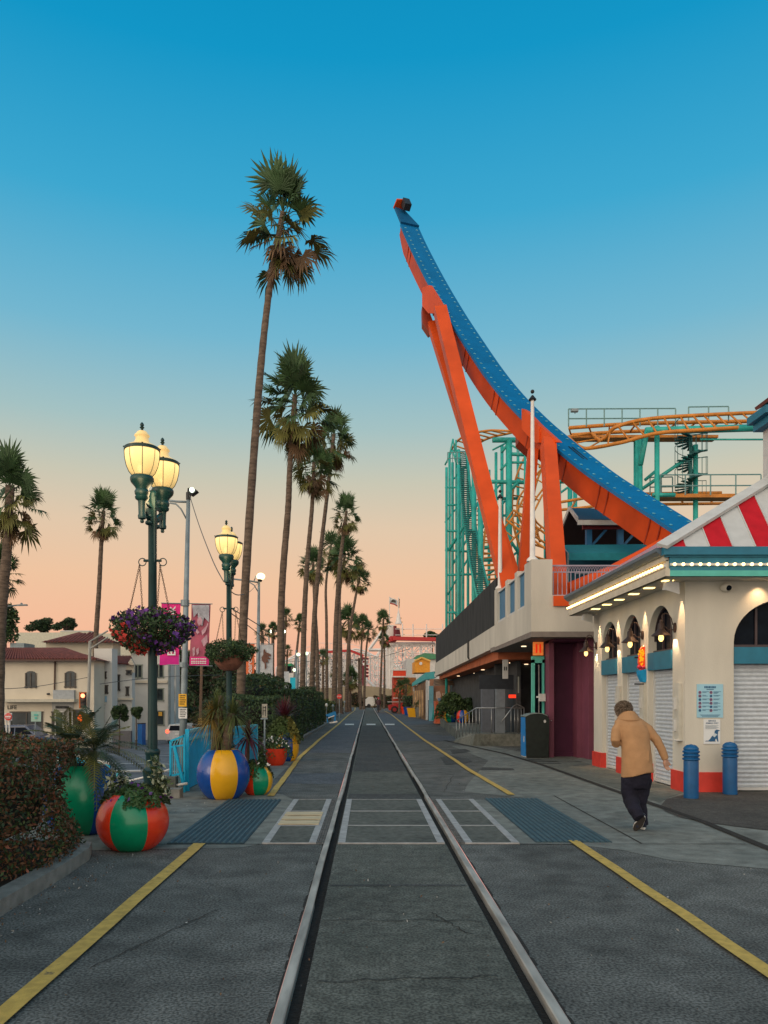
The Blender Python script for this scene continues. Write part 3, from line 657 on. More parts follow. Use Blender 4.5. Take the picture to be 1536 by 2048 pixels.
def pinnate(mb, c, n, L, seed, el0=80, el1=-5, leaf=.16, droop=.7, mi=(0,), nl=26):
    g = random.Random(seed)
    for i in range(n):
        tt = (i + .5) / n; el = R(el0 + (el1 - el0) * tt + g.uniform(-8, 8)); az = i * 2.39996 + g.uniform(-.3, .3)
        d = Vector((math.cos(az) * math.cos(el), math.sin(az) * math.cos(el), math.sin(el))); sd = Vector((-math.sin(az), math.cos(az), 0)); LL = L * g.uniform(.8, 1.1); mb.cm = g.choice(mi); prev = None
        for j in range(nl):
            s = j / (nl - 1); p = Vector(c) + d * LL * s + Vector((0, 0, -droop * LL * s * s * (.35 + .65 * tt)))
            if prev is not None:
                tg = (p - prev).normalized(); e = sd * .006; mb.quad(prev - e, prev + e, p + e, p - e)
                if s > .12:
                    for k in (-1, 1):
                        ll = leaf * (math.sin(math.pi * (.12 + .85 * s)) * .9 + .12) * g.uniform(.8, 1.15); dr = (sd * k * .85 + tg * .6 + Vector((0, 0, .22 - .35 * s))).normalized()
                        wv = tg * .0075; tip = p + dr * ll + Vector((0, 0, -ll * .22)); m_ = p + dr * ll * .5; mb.add([p - wv, p + wv, m_ + wv, m_ - wv, tip], [(0, 1, 2, 3), (3, 2, 4)])
            prev = p
    return mb
# date palms in the dark green planter
cb_ = (-3.62, 9.75, .82)
t = thing('date_palm', 'bushy date palm with arching feather fronds in the dark green ball planter', 'palm plant', cb_)
mb = MB()
for (dx, dy, hh, r_) in ((-.12, .02, .26, .06), (.12, -.03, .24, .055), (-.2, .1, .2, .05)): mb.tube([(cb_[0] + dx, cb_[1] + dy, .78), (cb_[0] + dx * 1.2, cb_[1] + dy, .78 + hh * .5), (cb_[0] + dx * 1.3, cb_[1] + dy, .8 + hh)], [r_, r_ * 1.1, r_ * .8], 9)
mb.build('trunk', TRUNK, t, True)
mb = MB(); pinnate(mb, (-3.76, 9.78, 1.06), 34, .78, 1, 72, -14, .17, mi=(0, 0, 1), nl=24); pinnate(mb, (-3.44, 9.7, 1.04), 34, .82, 2, 66, -18, .17, mi=(0, 1, 0), nl=24)
mb.build('fronds', [M('frond_dark', alb=(.03, .055, .025), rough=.5, var=.4), FRO], t)
# plants of the blue/yellow planter: shaggy fan palm + red cordyline
cc = (-2.46, 13.12, .80)
t = thing('fan_palm_plant', 'shaggy yellowish green fan palm growing in the blue and yellow planter', 'palm plant', cc)
mb = MB(); mb.tube([(-2.58, 13.1, .78), (-2.56, 13.1, 1.0), (-2.54, 13.12, 1.35), (-2.5, 13.12, 1.75)], [.10, .085, .075, .06], 10); mb.tube([(-2.40, 13.0, .78), (-2.36, 13.0, 1.1), (-2.30, 13.0, 1.45)], [.085, .08, .06], 10); mb.build('trunk', TRUNK, t, True)
mb = MB()
straps(mb, (-2.66, 13.12, 1.35), 300, .50, .007, 3, 88, -25, .75, 4, 1); straps(mb, (-2.55, 13.1, 1.5), 220, .52, .007, 31, 88, 0, .6, 4, 0); straps(mb, (-2.28, 13.05, 1.40), 260, .50, .007, 4, 88, -25, .75, 4, 0); straps(mb, (-2.5, 13.1, 1.05), 130, .32, .007, 5, 70, -40, .8, 4, 0)
mb.build('fronds', [M('grass_green', alb=(.085, .11, .03), rough=.7, var=.5), M('grass_gold', alb=(.24, .16, .035), rough=.7, var=.4)], t)
CORD = M('cordyline_red', alb=(.10, .018, .028), rough=.5, var=.4); 
t = thing('cordyline', 'dark red cordyline with drooping strap leaves between the ball planters', 'spiky plant', (-2.15, 13.6, .5), 'red cordylines')
mb = MB(); mb.tube([(-2.13, 13.65, .45), (-2.12, 13.65, .75), (-2.12, 13.65, 1.02)], [.035, .03, .028], 8); mb.build('stem', WOODD, t)
mb = MB(); straps(mb, (-2.12, 13.65, 1.0), 52, .52, .020, 12, 88, -25, .75, 6); mb.build('leaves', CORD, t)
t = clump('flower_clump', (-1.96, 13.6, .48), 'dark foliage with white gazania flowers on the small ball planter', 'flowers', np.concatenate([dome((-1.98, 13.58, .44), .27, .25, .18, 900, 13, -1), dome((-1.86, 13.55, .5), .08, .08, .35, 200, 14)]), .06, [LG, LG2, FRG], [.6, .15, .25], 13)
leafmesh('petals', [(-1.73, 13.42, .55), (-1.74, 13.40, .56), (-1.72, 13.41, .54), (-1.75, 13.41, .53), (-1.9, 13.4, .57)], .07, [PETW], t, seed=3, aspect=1)
# red bowl
t = thing('bowl_planter', 'red tapering bowl planter with white flowers', 'planter', (-2.35, 19.6, 0))
mb = MB(); mb.lathe([(.19, 0), (.24, .06), (.29, .2), (.31, .36), (.315, .43), (.29, .43), (.28, .39)], (-2.35, 19.6, 0), 32); mb.build('pot', PC['r'], t, 50)
t = clump('flower_clump', (-2.35, 19.6, .4), 'green clump dotted with white flowers in the red bowl planter', 'flowers', dome((-2.35, 19.6, .38), .40, .32, .34, 1500, 21, -.6), .06, [LG, LG2, FRG], [.6, .15, .25], 21)
leafmesh('petals', dome((-2.35, 19.5, .52), .36, .3, .22, 60, 22), .05, [PETW], t, seed=23, aspect=.9)
t = thing('cordyline', 'dark red spiky cordyline rising above the red bowl planter', 'spiky plant', (-2.5, 20.8, .7), 'red cordylines')
mb = MB(); mb.tube([(-2.27, 20.9, .6), (-2.25, 20.9, 1.25)], [.04, .035], 8); mb.build('stem', WOODD, t)
mb = MB(); straps(mb, (-2.25, 20.9, 1.2), 140, .66, .013, 14, 90, 5, .15, 4); mb.build('leaves', CORD, t)
t = clump('green_shrub', (-2.5, 20.9, .7), 'green bushy shrub in the dark blue planter', 'shrub', dome((-2.25, 20.9, .72), .5, .4, .5, 2200, 24, -.5), .09, [LG, LG2, FRO], [.5, .3, .2], 24)

# ---------------------------------------------------------------- twin-globe lamp posts
LAMPG = M('lamp_glass', alb=(.35, .27, .15), rough=.3, emit=(255, 214, 132), es=.8, var=.02)
_n = LAMPG.node_tree; _t = _n.nodes.new('ShaderNodeTexCoord'); _s = _n.nodes.new('ShaderNodeSeparateXYZ'); _r = _n.nodes.new('ShaderNodeMapRange')
_n.links.new(_t.outputs['Object'], _s.inputs[0]); _n.links.new(_s.outputs['Z'], _r.inputs[0])
for _k, _v in ((1, 4.86), (2, 5.26), (3, .42), (4, 1.5)): _r.inputs[_k].default_value = _v      # the bulb hangs at the top of the globe
_n.links.new(_r.outputs[0], _n.nodes['Principled BSDF'].inputs['Emission Strength'])
LAMPH = M('lamp_hot', (255, 240, 200), emit=(255, 236, 175), es=2.2)
LAMPT = M('lamp_cap_glass', (235, 200, 130), rough=.35, emit=(238, 205, 140), es=.42)
def zmap(mb):
    def f(z):
        if z < 3.91 or z > 6: return z
        if z < 4.33: return 4.2 + (z - 3.92) * .31 / .41
        if z < 4.77: return 4.51 + (z - 4.33) * .35 / .44
        if z < 5.195: return 4.86 + (z - 4.77) * .95
        return 5.265 + (z - 5.195) * .58
    mb.v = [(a, b, f(c)) for a, b, c in mb.v]; return mb
def lamp_post(x, y, label, bdir):
    t = thing('lamp_post', label, 'lamp post', (x, y, 0), 'green twin globe lamp posts')
    c = (x, y, 0)
    mb = MB(); mb.lathe([(.20, 0), (.205, .04), (.16, .08), (.12, .12), (.105, .28), (.11, .40), (.145, .625), (.15, .65), (.11, .69), (.102, .71), (.098, .73), (.098, .87), (.108, .885), (.108, .91), (.112, .93), (.09, .96)], c, 28); mb.build('base', POSTG, t, 50)
    mb = MB(); mb.lathe([(.072, .94), (.07, 1.2), (.056, 4.68), (.062, 4.69), (.062, 4.72), (.05, 4.74)], c, 20)
    mb.box(x - .05, x + .05, y - .05, y + .05, 3.7, 4.65); mb.build('post', POSTG, t, 50)
    for sgn, nm in ((-1, ''), (1, '')):
        cx_, cy_ = x + bdir[0] * .33 * sgn, y + bdir[1] * .33 * sgn; dz = 0
        mb = MB(); mb.bar((x, y, 4.0), (cx_, cy_, 4.28), .06, .09); mb.bar((x, y, 4.3), (cx_, cy_, 4.36), .05, .05)
        mb.lathe([(.02, 3.92), (.03, 3.95), (.02, 3.98), (.055, 4.0), (.06, 4.05), (.05, 4.08), (.055, 4.3), (.06, 4.33)], (cx_, cy_, 0), 14)
        for k in range(2): mb.ball((x + (cx_ - x) * .4, y + (cy_ - y) * .4, 3.98 + k * .12), .05, 8, 6)
        zmap(mb).build('arm', POSTG, t, 50)
        h = MB(); hc = (cx_, cy_, 0)
        h.lathe([(.05, 4.33), (.09, 4.36), (.10, 4.40), (.085, 4.42), (.10, 4.45), (.105, 4.50), (.085, 4.54), (.10, 4.58), (.155, 4.66), (.165, 4.70), (.165, 4.74), (.15, 4.77), (.12, 4.77)], hc, 24)
        ob = zmap(h).build('lamp_head', POSTG, t, 50)
        gl = MB(); gl.lathe([(.13, 4.77), (.175, 4.83), (.21, 4.92), (.233, 5.03), (.24, 5.12), (.236, 5.15)], hc, 28); zmap(gl).build('globe', LAMPG, ob, True)
        hb = MB(); hb.ball((cx_, cy_, 5.07), .10, 12, 8, (1, 1, .8)); zmap(hb).build('lamp_bulb', LAMPH, ob, True)
        tp = MB(); tp.lathe([(.235, 5.19), (.20, 5.24), (.15, 5.28), (.115, 5.32), (.095, 5.38), (.088, 5.44), (.092, 5.46), (.108, 5.49), (.10, 5.52), (.085, 5.54), (.08, 5.56), (.06, 5.60), (.02, 5.62)], hc, 24); zmap(tp).build('lamp_cap', LAMPT, ob, True)
        rg_ = MB(); rg_.lathe([(.236, 5.145), (.25, 5.15), (.25, 5.19), (.236, 5.20)], hc, 28)
        for a in range(8):
            an = a * math.pi / 4 + .3; rg_.tube([(cx_ + r_ * math.cos(an), cy_ + r_ * math.sin(an), z_) for r_, z_ in ((.135, 4.77), (.18, 4.83), (.216, 4.92), (.238, 5.03), (.245, 5.15))], .005, 4)
            if a % 2 == 0: rg_.ball((cx_ + .25 * math.cos(an), cy_ + .25 * math.sin(an), 5.2), .014, 6, 4)
        rg_.lathe([(.012, 5.61), (.02, 5.64), (.014, 5.66), (.035, 5.70), (.018, 5.72), (.03, 5.76), (.02, 5.80), (.004, 5.83)], hc, 10)
        zmap(rg_).build('cage_and_finial', POSTG, ob, 50)
        li = bpy.data.lights.new('lamp_light', 'POINT'); li.energy = 14; li.color = (1, .72, .38); li.shadow_soft_size = .2
        lo_ = bpy.data.objects.new('lamp_light', li); COL.objects.link(lo_); lo_.parent = ob; lo_.location = (cx_ - x, cy_ - y, 4.98 + 0)
        lo_.location = Vector((cx_, cy_, 4.6)) - ORG[ob] + Vector((0, -.5, 0))
    mb = MB(); mb.tube([(x - .13, y, 3.72), (x + .13, y, 3.72)], .02, 6)
    for s in (-1, 1): mb.tube([(x + s * (.15 + .055 * math.cos(a)), y, 3.7 + .055 * math.sin(a)) for a in [i * math.pi / 6 for i in range(13)]], .008, 5, False)
    mb.build('hook_bar', POSTG, t)
    return t
L1 = lamp_post(-3.15, 11.27, 'nearest dark green lamp post with two lit globes, left of the track', (-.18, -.98))
L2 = lamp_post(-3.11, 17.27, 'second dark green lamp post with two lit globes, behind the blue and yellow planter', (.0, -1.0))
CHN = M('rusty_chain', alb=(.09, .055, .04), rough=.8, metal=.3)
def basket(x, y, z, rx, rz, label, flow, ztop):
    t = thing('hanging_basket', label, 'hanging basket', (x, y, z), 'flower baskets on the lamp posts')
    mb = MB(); mb.lathe([(r_ * (.7 if flow else 1), z + (z_ * (.5 if flow else 1))) for r_, z_ in ((.10, -.42), (.2, -.38), (.31, -.25), (.36, -.1), (.37, -.08), (.33, -.08), (.2, -.3), (.10, -.40))], (x, y, 0), 28)
    for k in range(0 if flow else 5): mb.lathe([(.19 + k * .038, z - .36 + k * .055), (.205 + k * .038, z - .35 + k * .055), (.19 + k * .038, z - .34 + k * .055)], (x, y, 0), 28)
    mb.build('bowl', M('rusty_basket', alb=(.20, .08, .05), rough=.85, var=.4, scale=8), t, 50)
    g = np.random.default_rng(int(abs(x * 100))); n = 5200
    a = g.uniform(0, 6.283, n); u = g.uniform(-1, 1, n); rr_ = np.sqrt(1 - u * u); wob = 1 + .10 * np.sin(a * 3 + 1) + .08 * np.sin(a * 5 + u * 6); k = g.uniform(.72, 1.04, n)
    pts = np.stack([x + rx * rr_ * np.cos(a) * wob * k, y + rx * rr_ * np.sin(a) * wob * k, z + rz * u * k + .05 * np.sin(a * 4)], 1)
    pts = pts[(pts[:, 2] > z - rz * .55) | (np.hypot(pts[:, 0] - x, pts[:, 1] - y) > .36)] if not flow else pts
    pts = pts[np.hypot(pts[:, 0] - x, pts[:, 1] - y) > .09]
    leafmesh('foliage', pts, .06, [LG, FRG, LG2], t, seed=3, mi=g.choice(3, len(pts), p=[.65, .25, .10]))
    if flow:
        q = pts[g.choice(len(pts), 1500)]; q = (q - (x, y, z)) * 1.035 + (x, y, z); cl = np.sin(q[:, 0] * 9) + np.sin(q[:, 2] * 13 + q[:, 1] * 7) > -.5; q = q[cl]
        red = (q[:, 0] < x - .12 - .25 * (q[:, 2] - z) / rz) & (q[:, 2] < z + .12) & (q[:, 1] < y + .2)
        leafmesh('flowers', q, .065, [PETP, PETR, M('petal_plum', alb=(.07, .02, .11), rough=.7)], t, seed=4, mi=np.where(red, 1, g.choice([0, 2], len(q))), aspect=.9)
    for a in range(4):
        ch = MB()
        an = a * math.pi / 2 + .5; p0 = Vector((x + .36 * math.cos(an), y + .36 * math.sin(an), z - .05)); p1 = Vector((x + (.15 if math.cos(an) > 0 else -.15), y, ztop)); nl = int((p1 - p0).length / .032)
        d = (p1 - p0) / nl
        for i in range(nl):
            q0 = p0 + d * i; sd = Vector((.009, 0, 0)) if i % 2 else Vector((0, .009, 0))
            for s in (-1, 1): ch.bar(q0 + sd * s, q0 + d * 1.15 + sd * s, .006)
        ch.build('chain', CHN, t)
    return t
basket(-3.19, 11.27, 2.69, .565, .31, 'round basket of purple and red flowers hanging on the nearest lamp post', True, 3.65)
basket(-3.11, 17.27, 2.74, .55, .26, 'leafy green basket with rusty bowl hanging on the second lamp post', False, 3.65)
# ================================================================ food booth on the right
BX, BY, BYE = 5.74, 13.9, 19.5            # left wall plane, front wall plane, far end
def arch_pts(ua, ub, zs, rise, n=20):
    c = (ua + ub) / 2; r = (ub - ua) / 2
    return [(c - r * math.cos(math.pi * i / n), zs + rise * math.sin(math.pi * i / n)) for i in range(n + 1)]
def arch_wall(mb, u0, u1, z1, ops, mp, depth, z0=0.0):
    """mp(u,z,d) -> point; ops sorted (ua,ub,zs,rise)"""
    u = u0
    for (ua, ub, zs, rise) in ops:
        mb.quad(mp(u, z0, 0), mp(ua, z0, 0), mp(ua, z1, 0), mp(u, z1, 0))
        a = arch_pts(ua, ub, zs, rise)
        for p, q in zip(a[:-1], a[1:]):
            mb.quad(mp(p[0], p[1], 0), mp(q[0], q[1], 0), mp(q[0], z1, 0), mp(p[0], z1, 0))
            mb.quad(mp(p[0], p[1], 0), mp(q[0], q[1], 0), mp(q[0], q[1], depth), mp(p[0], p[1], depth))
        for uu in (ua, ub): mb.quad(mp(uu, z0, 0), mp(uu, zs, 0), mp(uu, zs, depth), mp(uu, z0, depth))
        u = ub
    mb.quad(mp(u, z0, 0), mp(u1, z0, 0), mp(u1, z1, 0), mp(u, z1, 0))
booth = thing('food_booth', 'cream stucco food booth with arched shutters, red plinths and striped hip roof', 'booth', (BX, BY, 0))
ml = lambda u, z, d: (BX + d, u, z)       # left wall, u = Y
mf = lambda u, z, d: (u, BY + d, z)       # front wall, u = X
LA = [(14.47, 15.72, 2.86, .66), (16.16, 17.30, 2.86, .66), (17.66, 18.82, 2.86, .66)]
FA = [(6.62, 8.52, 2.72, .78)]
mb = MB(); arch_wall(mb, BY, BYE, 3.83, LA, ml, .2); arch_wall(mb, BX, 10.5, 3.83, FA, mf, .2)
mb.quad((BX, BYE, 0), (10.5, BYE, 0), (10.5, BYE, 3.83), (BX, BYE, 3.83)); mb.quad((10.5, BY, 0), (10.5, BYE, 0), (10.5, BYE, 3.83), (10.5, BY, 3.83))
mb.build('wall', CREAM, booth)
mb = MB()
for a, b in ((13.87, 14.47), (15.72, 16.16), (17.30, 17.66), (18.82, 19.53)): mb = MB(); mb.box(BX - .035, BX + .12, a - .004 if a > 13.9 else BY - .034, b + .004, 0, .37); mb.build('plinth', RED, booth)
for a, b in ((BX + .121, 6.624), (8.516, 10.5)): mb = MB(); mb.box(a, b, BY - .035, BY + .1, 0, .369); mb.build('plinth', RED, booth)
def shutter(mb, mp, ua, ub, z0, z1, d):
    n = int((z1 - z0) / .078)
    for i in range(n):
        za = z0 + (z1 - z0) * i / n; zb = z0 + (z1 - z0) * (i + 1) / n; h = zb - za
        pr = [(za, d + .012), (za + h * .12, d + .0), (za + h * .5, d - .016), (za + h * .82, d - .010), (zb - h * .06, d + .01), (zb, d + .012)]
        for (p, q) in zip(pr[:-1], pr[1:]): mb.quad(mp(ua, p[0], p[1]), mp(ub, p[0], p[1]), mp(ub, q[0], q[1]), mp(ua, q[0], q[1]))
def openings(ops, mp, nm, zb, zt, mull, flip=1):
    for (ua, ub, zs, rise) in ops:
        s = MB(); shutter(s, mp, ua + .05, ub - .05, .08, zb, .14); s.build('roller_shutter', SHUT, booth)
        s = MB()
        for uu in (ua, ub - .05):
            pts = [mp(uu + a, z, .1 + b) for z in (.0,) for a, b in ((0, 0), (.05, 0), (.05, .09), (0, .09))]; s.prism(pts, (0, 0, zb))
        s.prism([mp(a, .03, b) for a, b in ((ua + .05, .10), (ub - .05, .10), (ub - .05, .17), (ua + .05, .17))], (0, 0, .05)); s.build('shutter_guide', GREYW, booth)
        s = MB(); s.prism([mp(a, zb, b) for a, b in ((ua + .003, -.02), (ub - .003, -.02), (ub - .003, .16), (ua + .003, .16))], (0, 0, zt - zb)); s.build('sign_board', TEALB, booth)
        a = arch_pts(ua, ub, zs, rise); s = MB(); s.add([mp(p, z, .17) for p, z in [(ua, zt)] + a + [(ub, zt)]], [tuple(range(len(a) + 2))]); w_ = s.build('window', GLASS, booth)
        s = MB()
        for k in range(1, mull + 1):
            uu = ua + (ub - ua) * k / (mull + 1); s.prism([mp(uu - .02, zt, .135), mp(uu + .02, zt, .135), mp(uu + .02, zt, .168), mp(uu - .02, zt, .168)], (0, 0, zs + rise * .8 - zt))
        s.prism([mp(ua + .003, zt, .10), mp(ub - .003, zt, .10), mp(ub - .003, zt, .165), mp(ua + .003, zt, .165)], (0, 0, .05))
        for p, q in zip(a[:-1], a[1:]): s.bar(mp(p[0], p[1], .14), mp(q[0], q[1], .14), .04, .05)
        s.build('window_frame', M('frame_brown', alb=(.05, .035, .04), rough=.5), booth)
openings(LA, ml, 'l', 2.27, 2.62, 2); openings(FA, mf, 'f', 2.33, 2.63, 3)
s = MB(); s.box(6.0, 10, 14.3, 19, .05, 3.7); s.build('dark_interior', M('interior', alb=(.02, .02, .03)), booth)
# eaves: soffit, fascia bands, bulbs
ex, ey, eye_ = 5.16, 13.32, 19.75; RX = 11.2
s = MB(); s.box(ex + .02, RX, ey + .02, eye_, 3.82, 3.86); s.build('soffit', M('soffit_paint', alb=(.5, .48, .42), rough=.7), booth)
s = MB(); s.box(ex + .08, RX, ey, ey + .10, 3.82, 3.92); s.build('lower_trim', MINT, booth)
s = MB(); s.box(ex + .1, RX, ey + .06, ey + .12, 3.92, 4.19); s.box(ex - .03, RX, ey - .02, ey + .10, 4.19, 4.33); s.box(ex + .02, RX, ey + .03, ey + .1, 4.16, 4.19); s.build('front_fascia', TEALB, booth)
s = MB(); s.box(ex, ex + .08, ey, eye_, 3.82, 3.95); s.box(ex + .05, ex + .10, ey + .1, eye_, 3.95, 4.12); s.box(ex + .01, ex + .09, ey + .1, eye_, 4.10, 4.19); s.build('side_fascia', M('side_fascia_paint', alb=(.55, .50, .40), rough=.6), booth)
s = MB(); s.prism([(ex - .03, ey + .1, 4.19), (ex + .10, ey + .1, 4.19), (ex + .10, ey + .1, 4.33), (ex - .12, ey + .1, 4.33), (ex - .12, ey + .1, 4.27)], (0, eye_ - ey - .1, 0)); s.build('gutter', M('gutter_grey_blue', alb=(.085, .125, .165), rough=.5), booth)
s = MB(); s.box(ex + .1, RX, ey + .03, ey + .06, 4.01, 4.05); s.box(ex + .02, ex + .05, ey + .1, eye_, 3.99, 4.05); s.build('bulb_strip', GREYW, booth)
bm_ = MB()
for k in range(40): bm_.ball((ex + .17 + k * .149, ey + .02, 4.03), .028, 8, 6)
bm_.each('bulb', BULB, booth, True)
bm_ = MB()
for k in range(44): bm_.ball((ex + .0, ey + .2 + k * .147, 4.03), .024, 8, 6)
bm_.each('bulb', M('warm_bulb_side', (255, 215, 140), emit=(255, 205, 120), es=9), booth, True)
# roof
AZ = 6.17; A1 = (8.2, 14.72, AZ); A2 = (8.2, 17.9, AZ)
s = MB(); c = [(ex - .05, ey + .02, 4.33), (RX + .0, ey + .02, 4.33), (RX, 14.72, AZ)]
NRM = Vector((0, -(AZ - 4.33), 14.72 - ey - .02)).normalized()
ROOFW = M('roof_white', alb=(.50, .52, .52), rough=.5, var=.06); ROOFR = M('roof_red', alb=(.48, .012, .022), rough=.6, var=.1, spec=.15)
def fz(y): return 4.33 + (AZ - 4.33) * (y - ey - .02) / (14.72 - ey - .02)
def hipx(y): return ex - .05 + (8.2 - ex + .05) * (y - ey - .02) / (14.72 - ey - .02)
edges = [ex - .05, 5.53, 5.93, 6.34, 6.73, 7.13, 7.53, 7.93, 8.2, 8.6, 9.0, 9.4, 9.8, 10.2, 10.6, RX]
for i, (a, b) in enumerate(zip(edges[:-1], edges[1:])):
    s.cm = 1 if i % 2 == 0 else 0
    ya = ey + .02 + (min(a, 8.2) - ex + .05) / (8.2 - ex + .05) * (14.70 - ey); yb = ey + .02 + (min(b, 8.2) - ex + .05) / (8.2 - ex + .05) * (14.70 - ey)
    s.quad((a, ey + .02, 4.33), (b, ey + .02, 4.33), (b, yb, fz(yb)), (a, ya, fz(ya)))
s.build('front_roof', [ROOFW, ROOFR], booth)
s = MB()
for a in edges[1:-1]:
    y1 = ey + .02 + (min(a, 8.2) - ex + .05) / (8.2 - ex + .05) * (14.70 - ey)
    s.bar(Vector((a, ey + .02, 4.33)) + NRM * .008, Vector((a, y1, fz(y1))) + NRM * .008, .018, .02, NRM)
s.each('roof_seam', ROOFW, booth)
s = MB()
n = 14
for i in range(n):
    y0 = ey + .02 + (eye_ - ey) * i / n; y1 = ey + .02 + (eye_ - ey) * (i + 1) / n
    def top(y):
        f = (y - ey) / (14.72 - ey) if y < 14.72 else (1 if y < 17.9 else (eye_ + .05 - y) / (eye_ + .05 - 17.9)); f = max(0, min(1, f)); return (ex - .05 + (8.2 - ex + .05) * f, y, 4.33 + (AZ - 4.33) * f)
    s.cm = 1 if i % 2 else 0
    s.quad((ex - .05, y0, 4.33), (ex - .05, y1, 4.33), top(y1), top(y0))
s.build('side_roof', [ROOFW, ROOFR], booth)
s = MB(); s.bar((ex - .06, ey + .0, 4.345), (8.2, 14.72, AZ + .02), .22, .06, (-.35, -.6, .7)); s.build('hip_board', GREYW, booth)
s = MB(); s.box(7.52, 11, 14.35, 14.62, 4.4, 7.02); s.build('parapet', GREYW, booth)
s = MB()
s.prism([(7.40, 14.2, 6.98), (7.40, 14.75, 6.98), (7.32, 14.75, 7.03), (7.32, 14.2, 7.03)], (3.6, 0, 0)) if False else None
s.box(7.36, 11, 14.10, 14.68, 6.78, 6.92); s.box(7.26, 11, 14.02, 14.72, 6.92, 7.06); s.box(7.5, 7.72, 14.12, 14.34, 5.75, 6.8); s.box(7.5, 11, 14.06, 14.34, 5.6, 5.78); s.build('cornice', TEALB, booth)
s = MB(); s.prism([(7.52, 14.2, 7.06), (7.52, 14.65, 7.06), (7.52, 14.65, 7.25), (7.52, 14.2, 7.25)], (3.4, 0, .0)); s.add([(7.52, 14.2, 7.25), (9.2, 14.2, 8.1), (10.9, 14.2, 7.25), (7.52, 14.65, 7.25), (9.2, 14.65, 8.1), (10.9, 14.65, 7.25)], [(0, 1, 2), (3, 5, 4), (0, 3, 4, 1), (1, 4, 5, 2)]); s.build('gable', M('teal_gable', alb=(.03, .38, .42)), booth)
s = MB(); s.bar((7.42, 14.42, 7.24), (9.2, 14.42, 8.14), .6, .06); s.build('gable_coping', M('coping_brown', alb=(.16, .05, .04)), booth)
# recessed soffit lights + real spots
for k, yy in enumerate((13.75, 14.65, 15.5, 16.4, 17.25, 18.1)):
    s = MB(); s.cm = 0; s.box(5.30, 5.48, yy, yy + .13, 3.805, 3.822); s.build('recessed_light', M('recess_glow', (255, 225, 150), emit=(255, 222, 140), es=3), booth)
def spot(loc, rot, e, ang, bl=.35, colr=(1, .62, .32), size=.02):
    l = bpy.data.lights.new('spot', 'SPOT'); l.energy = e; l.spot_size = R(ang); l.spot_blend = bl; l.color = colr; l.shadow_soft_size = size
    o = bpy.data.objects.new('wall_spot', l); COL.objects.link(o); o.location = loc; o.rotation_euler = rot; return o
for yy in (14.05, 14.95, 15.9, 16.75, 17.6, 18.3, 19.0):
    o = spot((5.60, yy, 3.81), Vector((.10, 0, -1)).to_track_quat('-Z', 'Y').to_euler(), 110, 36, .6); o.parent = booth; o.location = Vector(o.location) - ORG[booth]
for xx in (7.05, 9.4):
    o = spot((xx, 13.72, 3.80), Vector((0, .25, -1)).to_track_quat('-Z', 'Y').to_euler(), 22, 100, 1.0); o.parent = booth; o.location = Vector(o.location) - ORG[booth]
# wall lanterns
def sconce(y, z, label):
    t = thing('wall_lantern', label, 'wall lamp', (BX, y, z), 'bronze gooseneck lanterns on the booth wall')
    x = BX
    s = MB(); s.lathe([(.001, 0), (.055, 0), (.055, .03), (.045, .035), (.001, .035)], (0, 0, 0), 16)
    s.v = [(x - v[2], y + v[0], z + v[1] * 1.7) for v in s.v]; s.build('wall_plate', BRONZE, t, 50)
    sx = x - .27; s = MB(); s.tube([(x - .03, y, z - .04), (x - .14, y, z - .04)], .012, 6)
    s.tube([(x - .05, y, z + .05), (x - .08, y, z + .17), (x - .13, y, z + .25), (x - .2, y, z + .27), (x - .25, y, z + .23), (sx, y, z + .14)], .011, 8); s.tube([(x - .14, y, z - .04), (x - .2, y, z + .02)], .01, 6); s.build('gooseneck', BRONZE, t, True)
    s = MB(); s.lathe([(.02, .15), (.035, .12), (.03, .10), (.055, .07), (.06, -.02), (.075, -.05), (.17, -.14), (.175, -.155), (.165, -.15), (.06, -.06), (.05, -.03)], (sx, y, z), 24); sh = s.build('shade', BRONZE, t, 50)
    s = MB(); s.ball((sx, y, z - .19), .048, 12, 8, (1, 1, 1.5)); s.build('bulb', M('sconce_bulb', (255, 225, 160), emit=(255, 205, 120), es=2.5), t, True)
    l = bpy.data.lights.new('sconce_light', 'SPOT'); l.energy = 55; l.color = (1, .70, .42); l.spot_size = R(64); l.spot_blend = .25; l.shadow_soft_size = .03
    o = bpy.data.objects.new('sconce_light', l); COL.objects.link(o); o.parent = t; o.location = (-.12, 0, -.10); o.rotation_euler = Vector((.20, 0, -1)).to_track_quat('-Z', 'Y').to_euler()
    return t
for y, lab in ((14.33, 'bronze wall lantern nearest the booth corner'), (16.02, 'bronze wall lantern above the snack cone sign'), (17.55, 'bronze wall lantern between the middle and the far arch'), (19.25, 'farthest bronze wall lantern, by the purple doorway')): sconce(y, 3.02, lab)
# spiller: snack sign on the wall
t = thing('snack_sign', 'red oval snack sign with yellow shavings above a blue paper cone, on the booth wall', 'sign', (BX, 16.0, 2.3))
def yzsolid(pts, x0, x1):
    s = MB(); s.prism([(x0, a, b) for a, b in pts], (x1 - x0, 0, 0)); return s
def pxz(pts, Y=15.95): return [(P(a, b, Y).x, P(a, b, Y).z) for a, b in pts]
def xzsolid(pts, y0, y1, Y=15.95):
    s = MB(); s.prism([(a, y0, b) for a, b in pxz(pts, Y)], (0, y1 - y0, 0)); return s
ov = [(1286 + 9.5 * math.cos(a) + (2.5 if math.sin(a) < 0 else 0), 1326 - 33 * math.sin(a)) for a in [i * math.pi / 12 for i in range(24)]]
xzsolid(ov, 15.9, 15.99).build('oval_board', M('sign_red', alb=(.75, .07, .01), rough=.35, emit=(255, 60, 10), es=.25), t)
s = MB(); rg = random.Random(2)
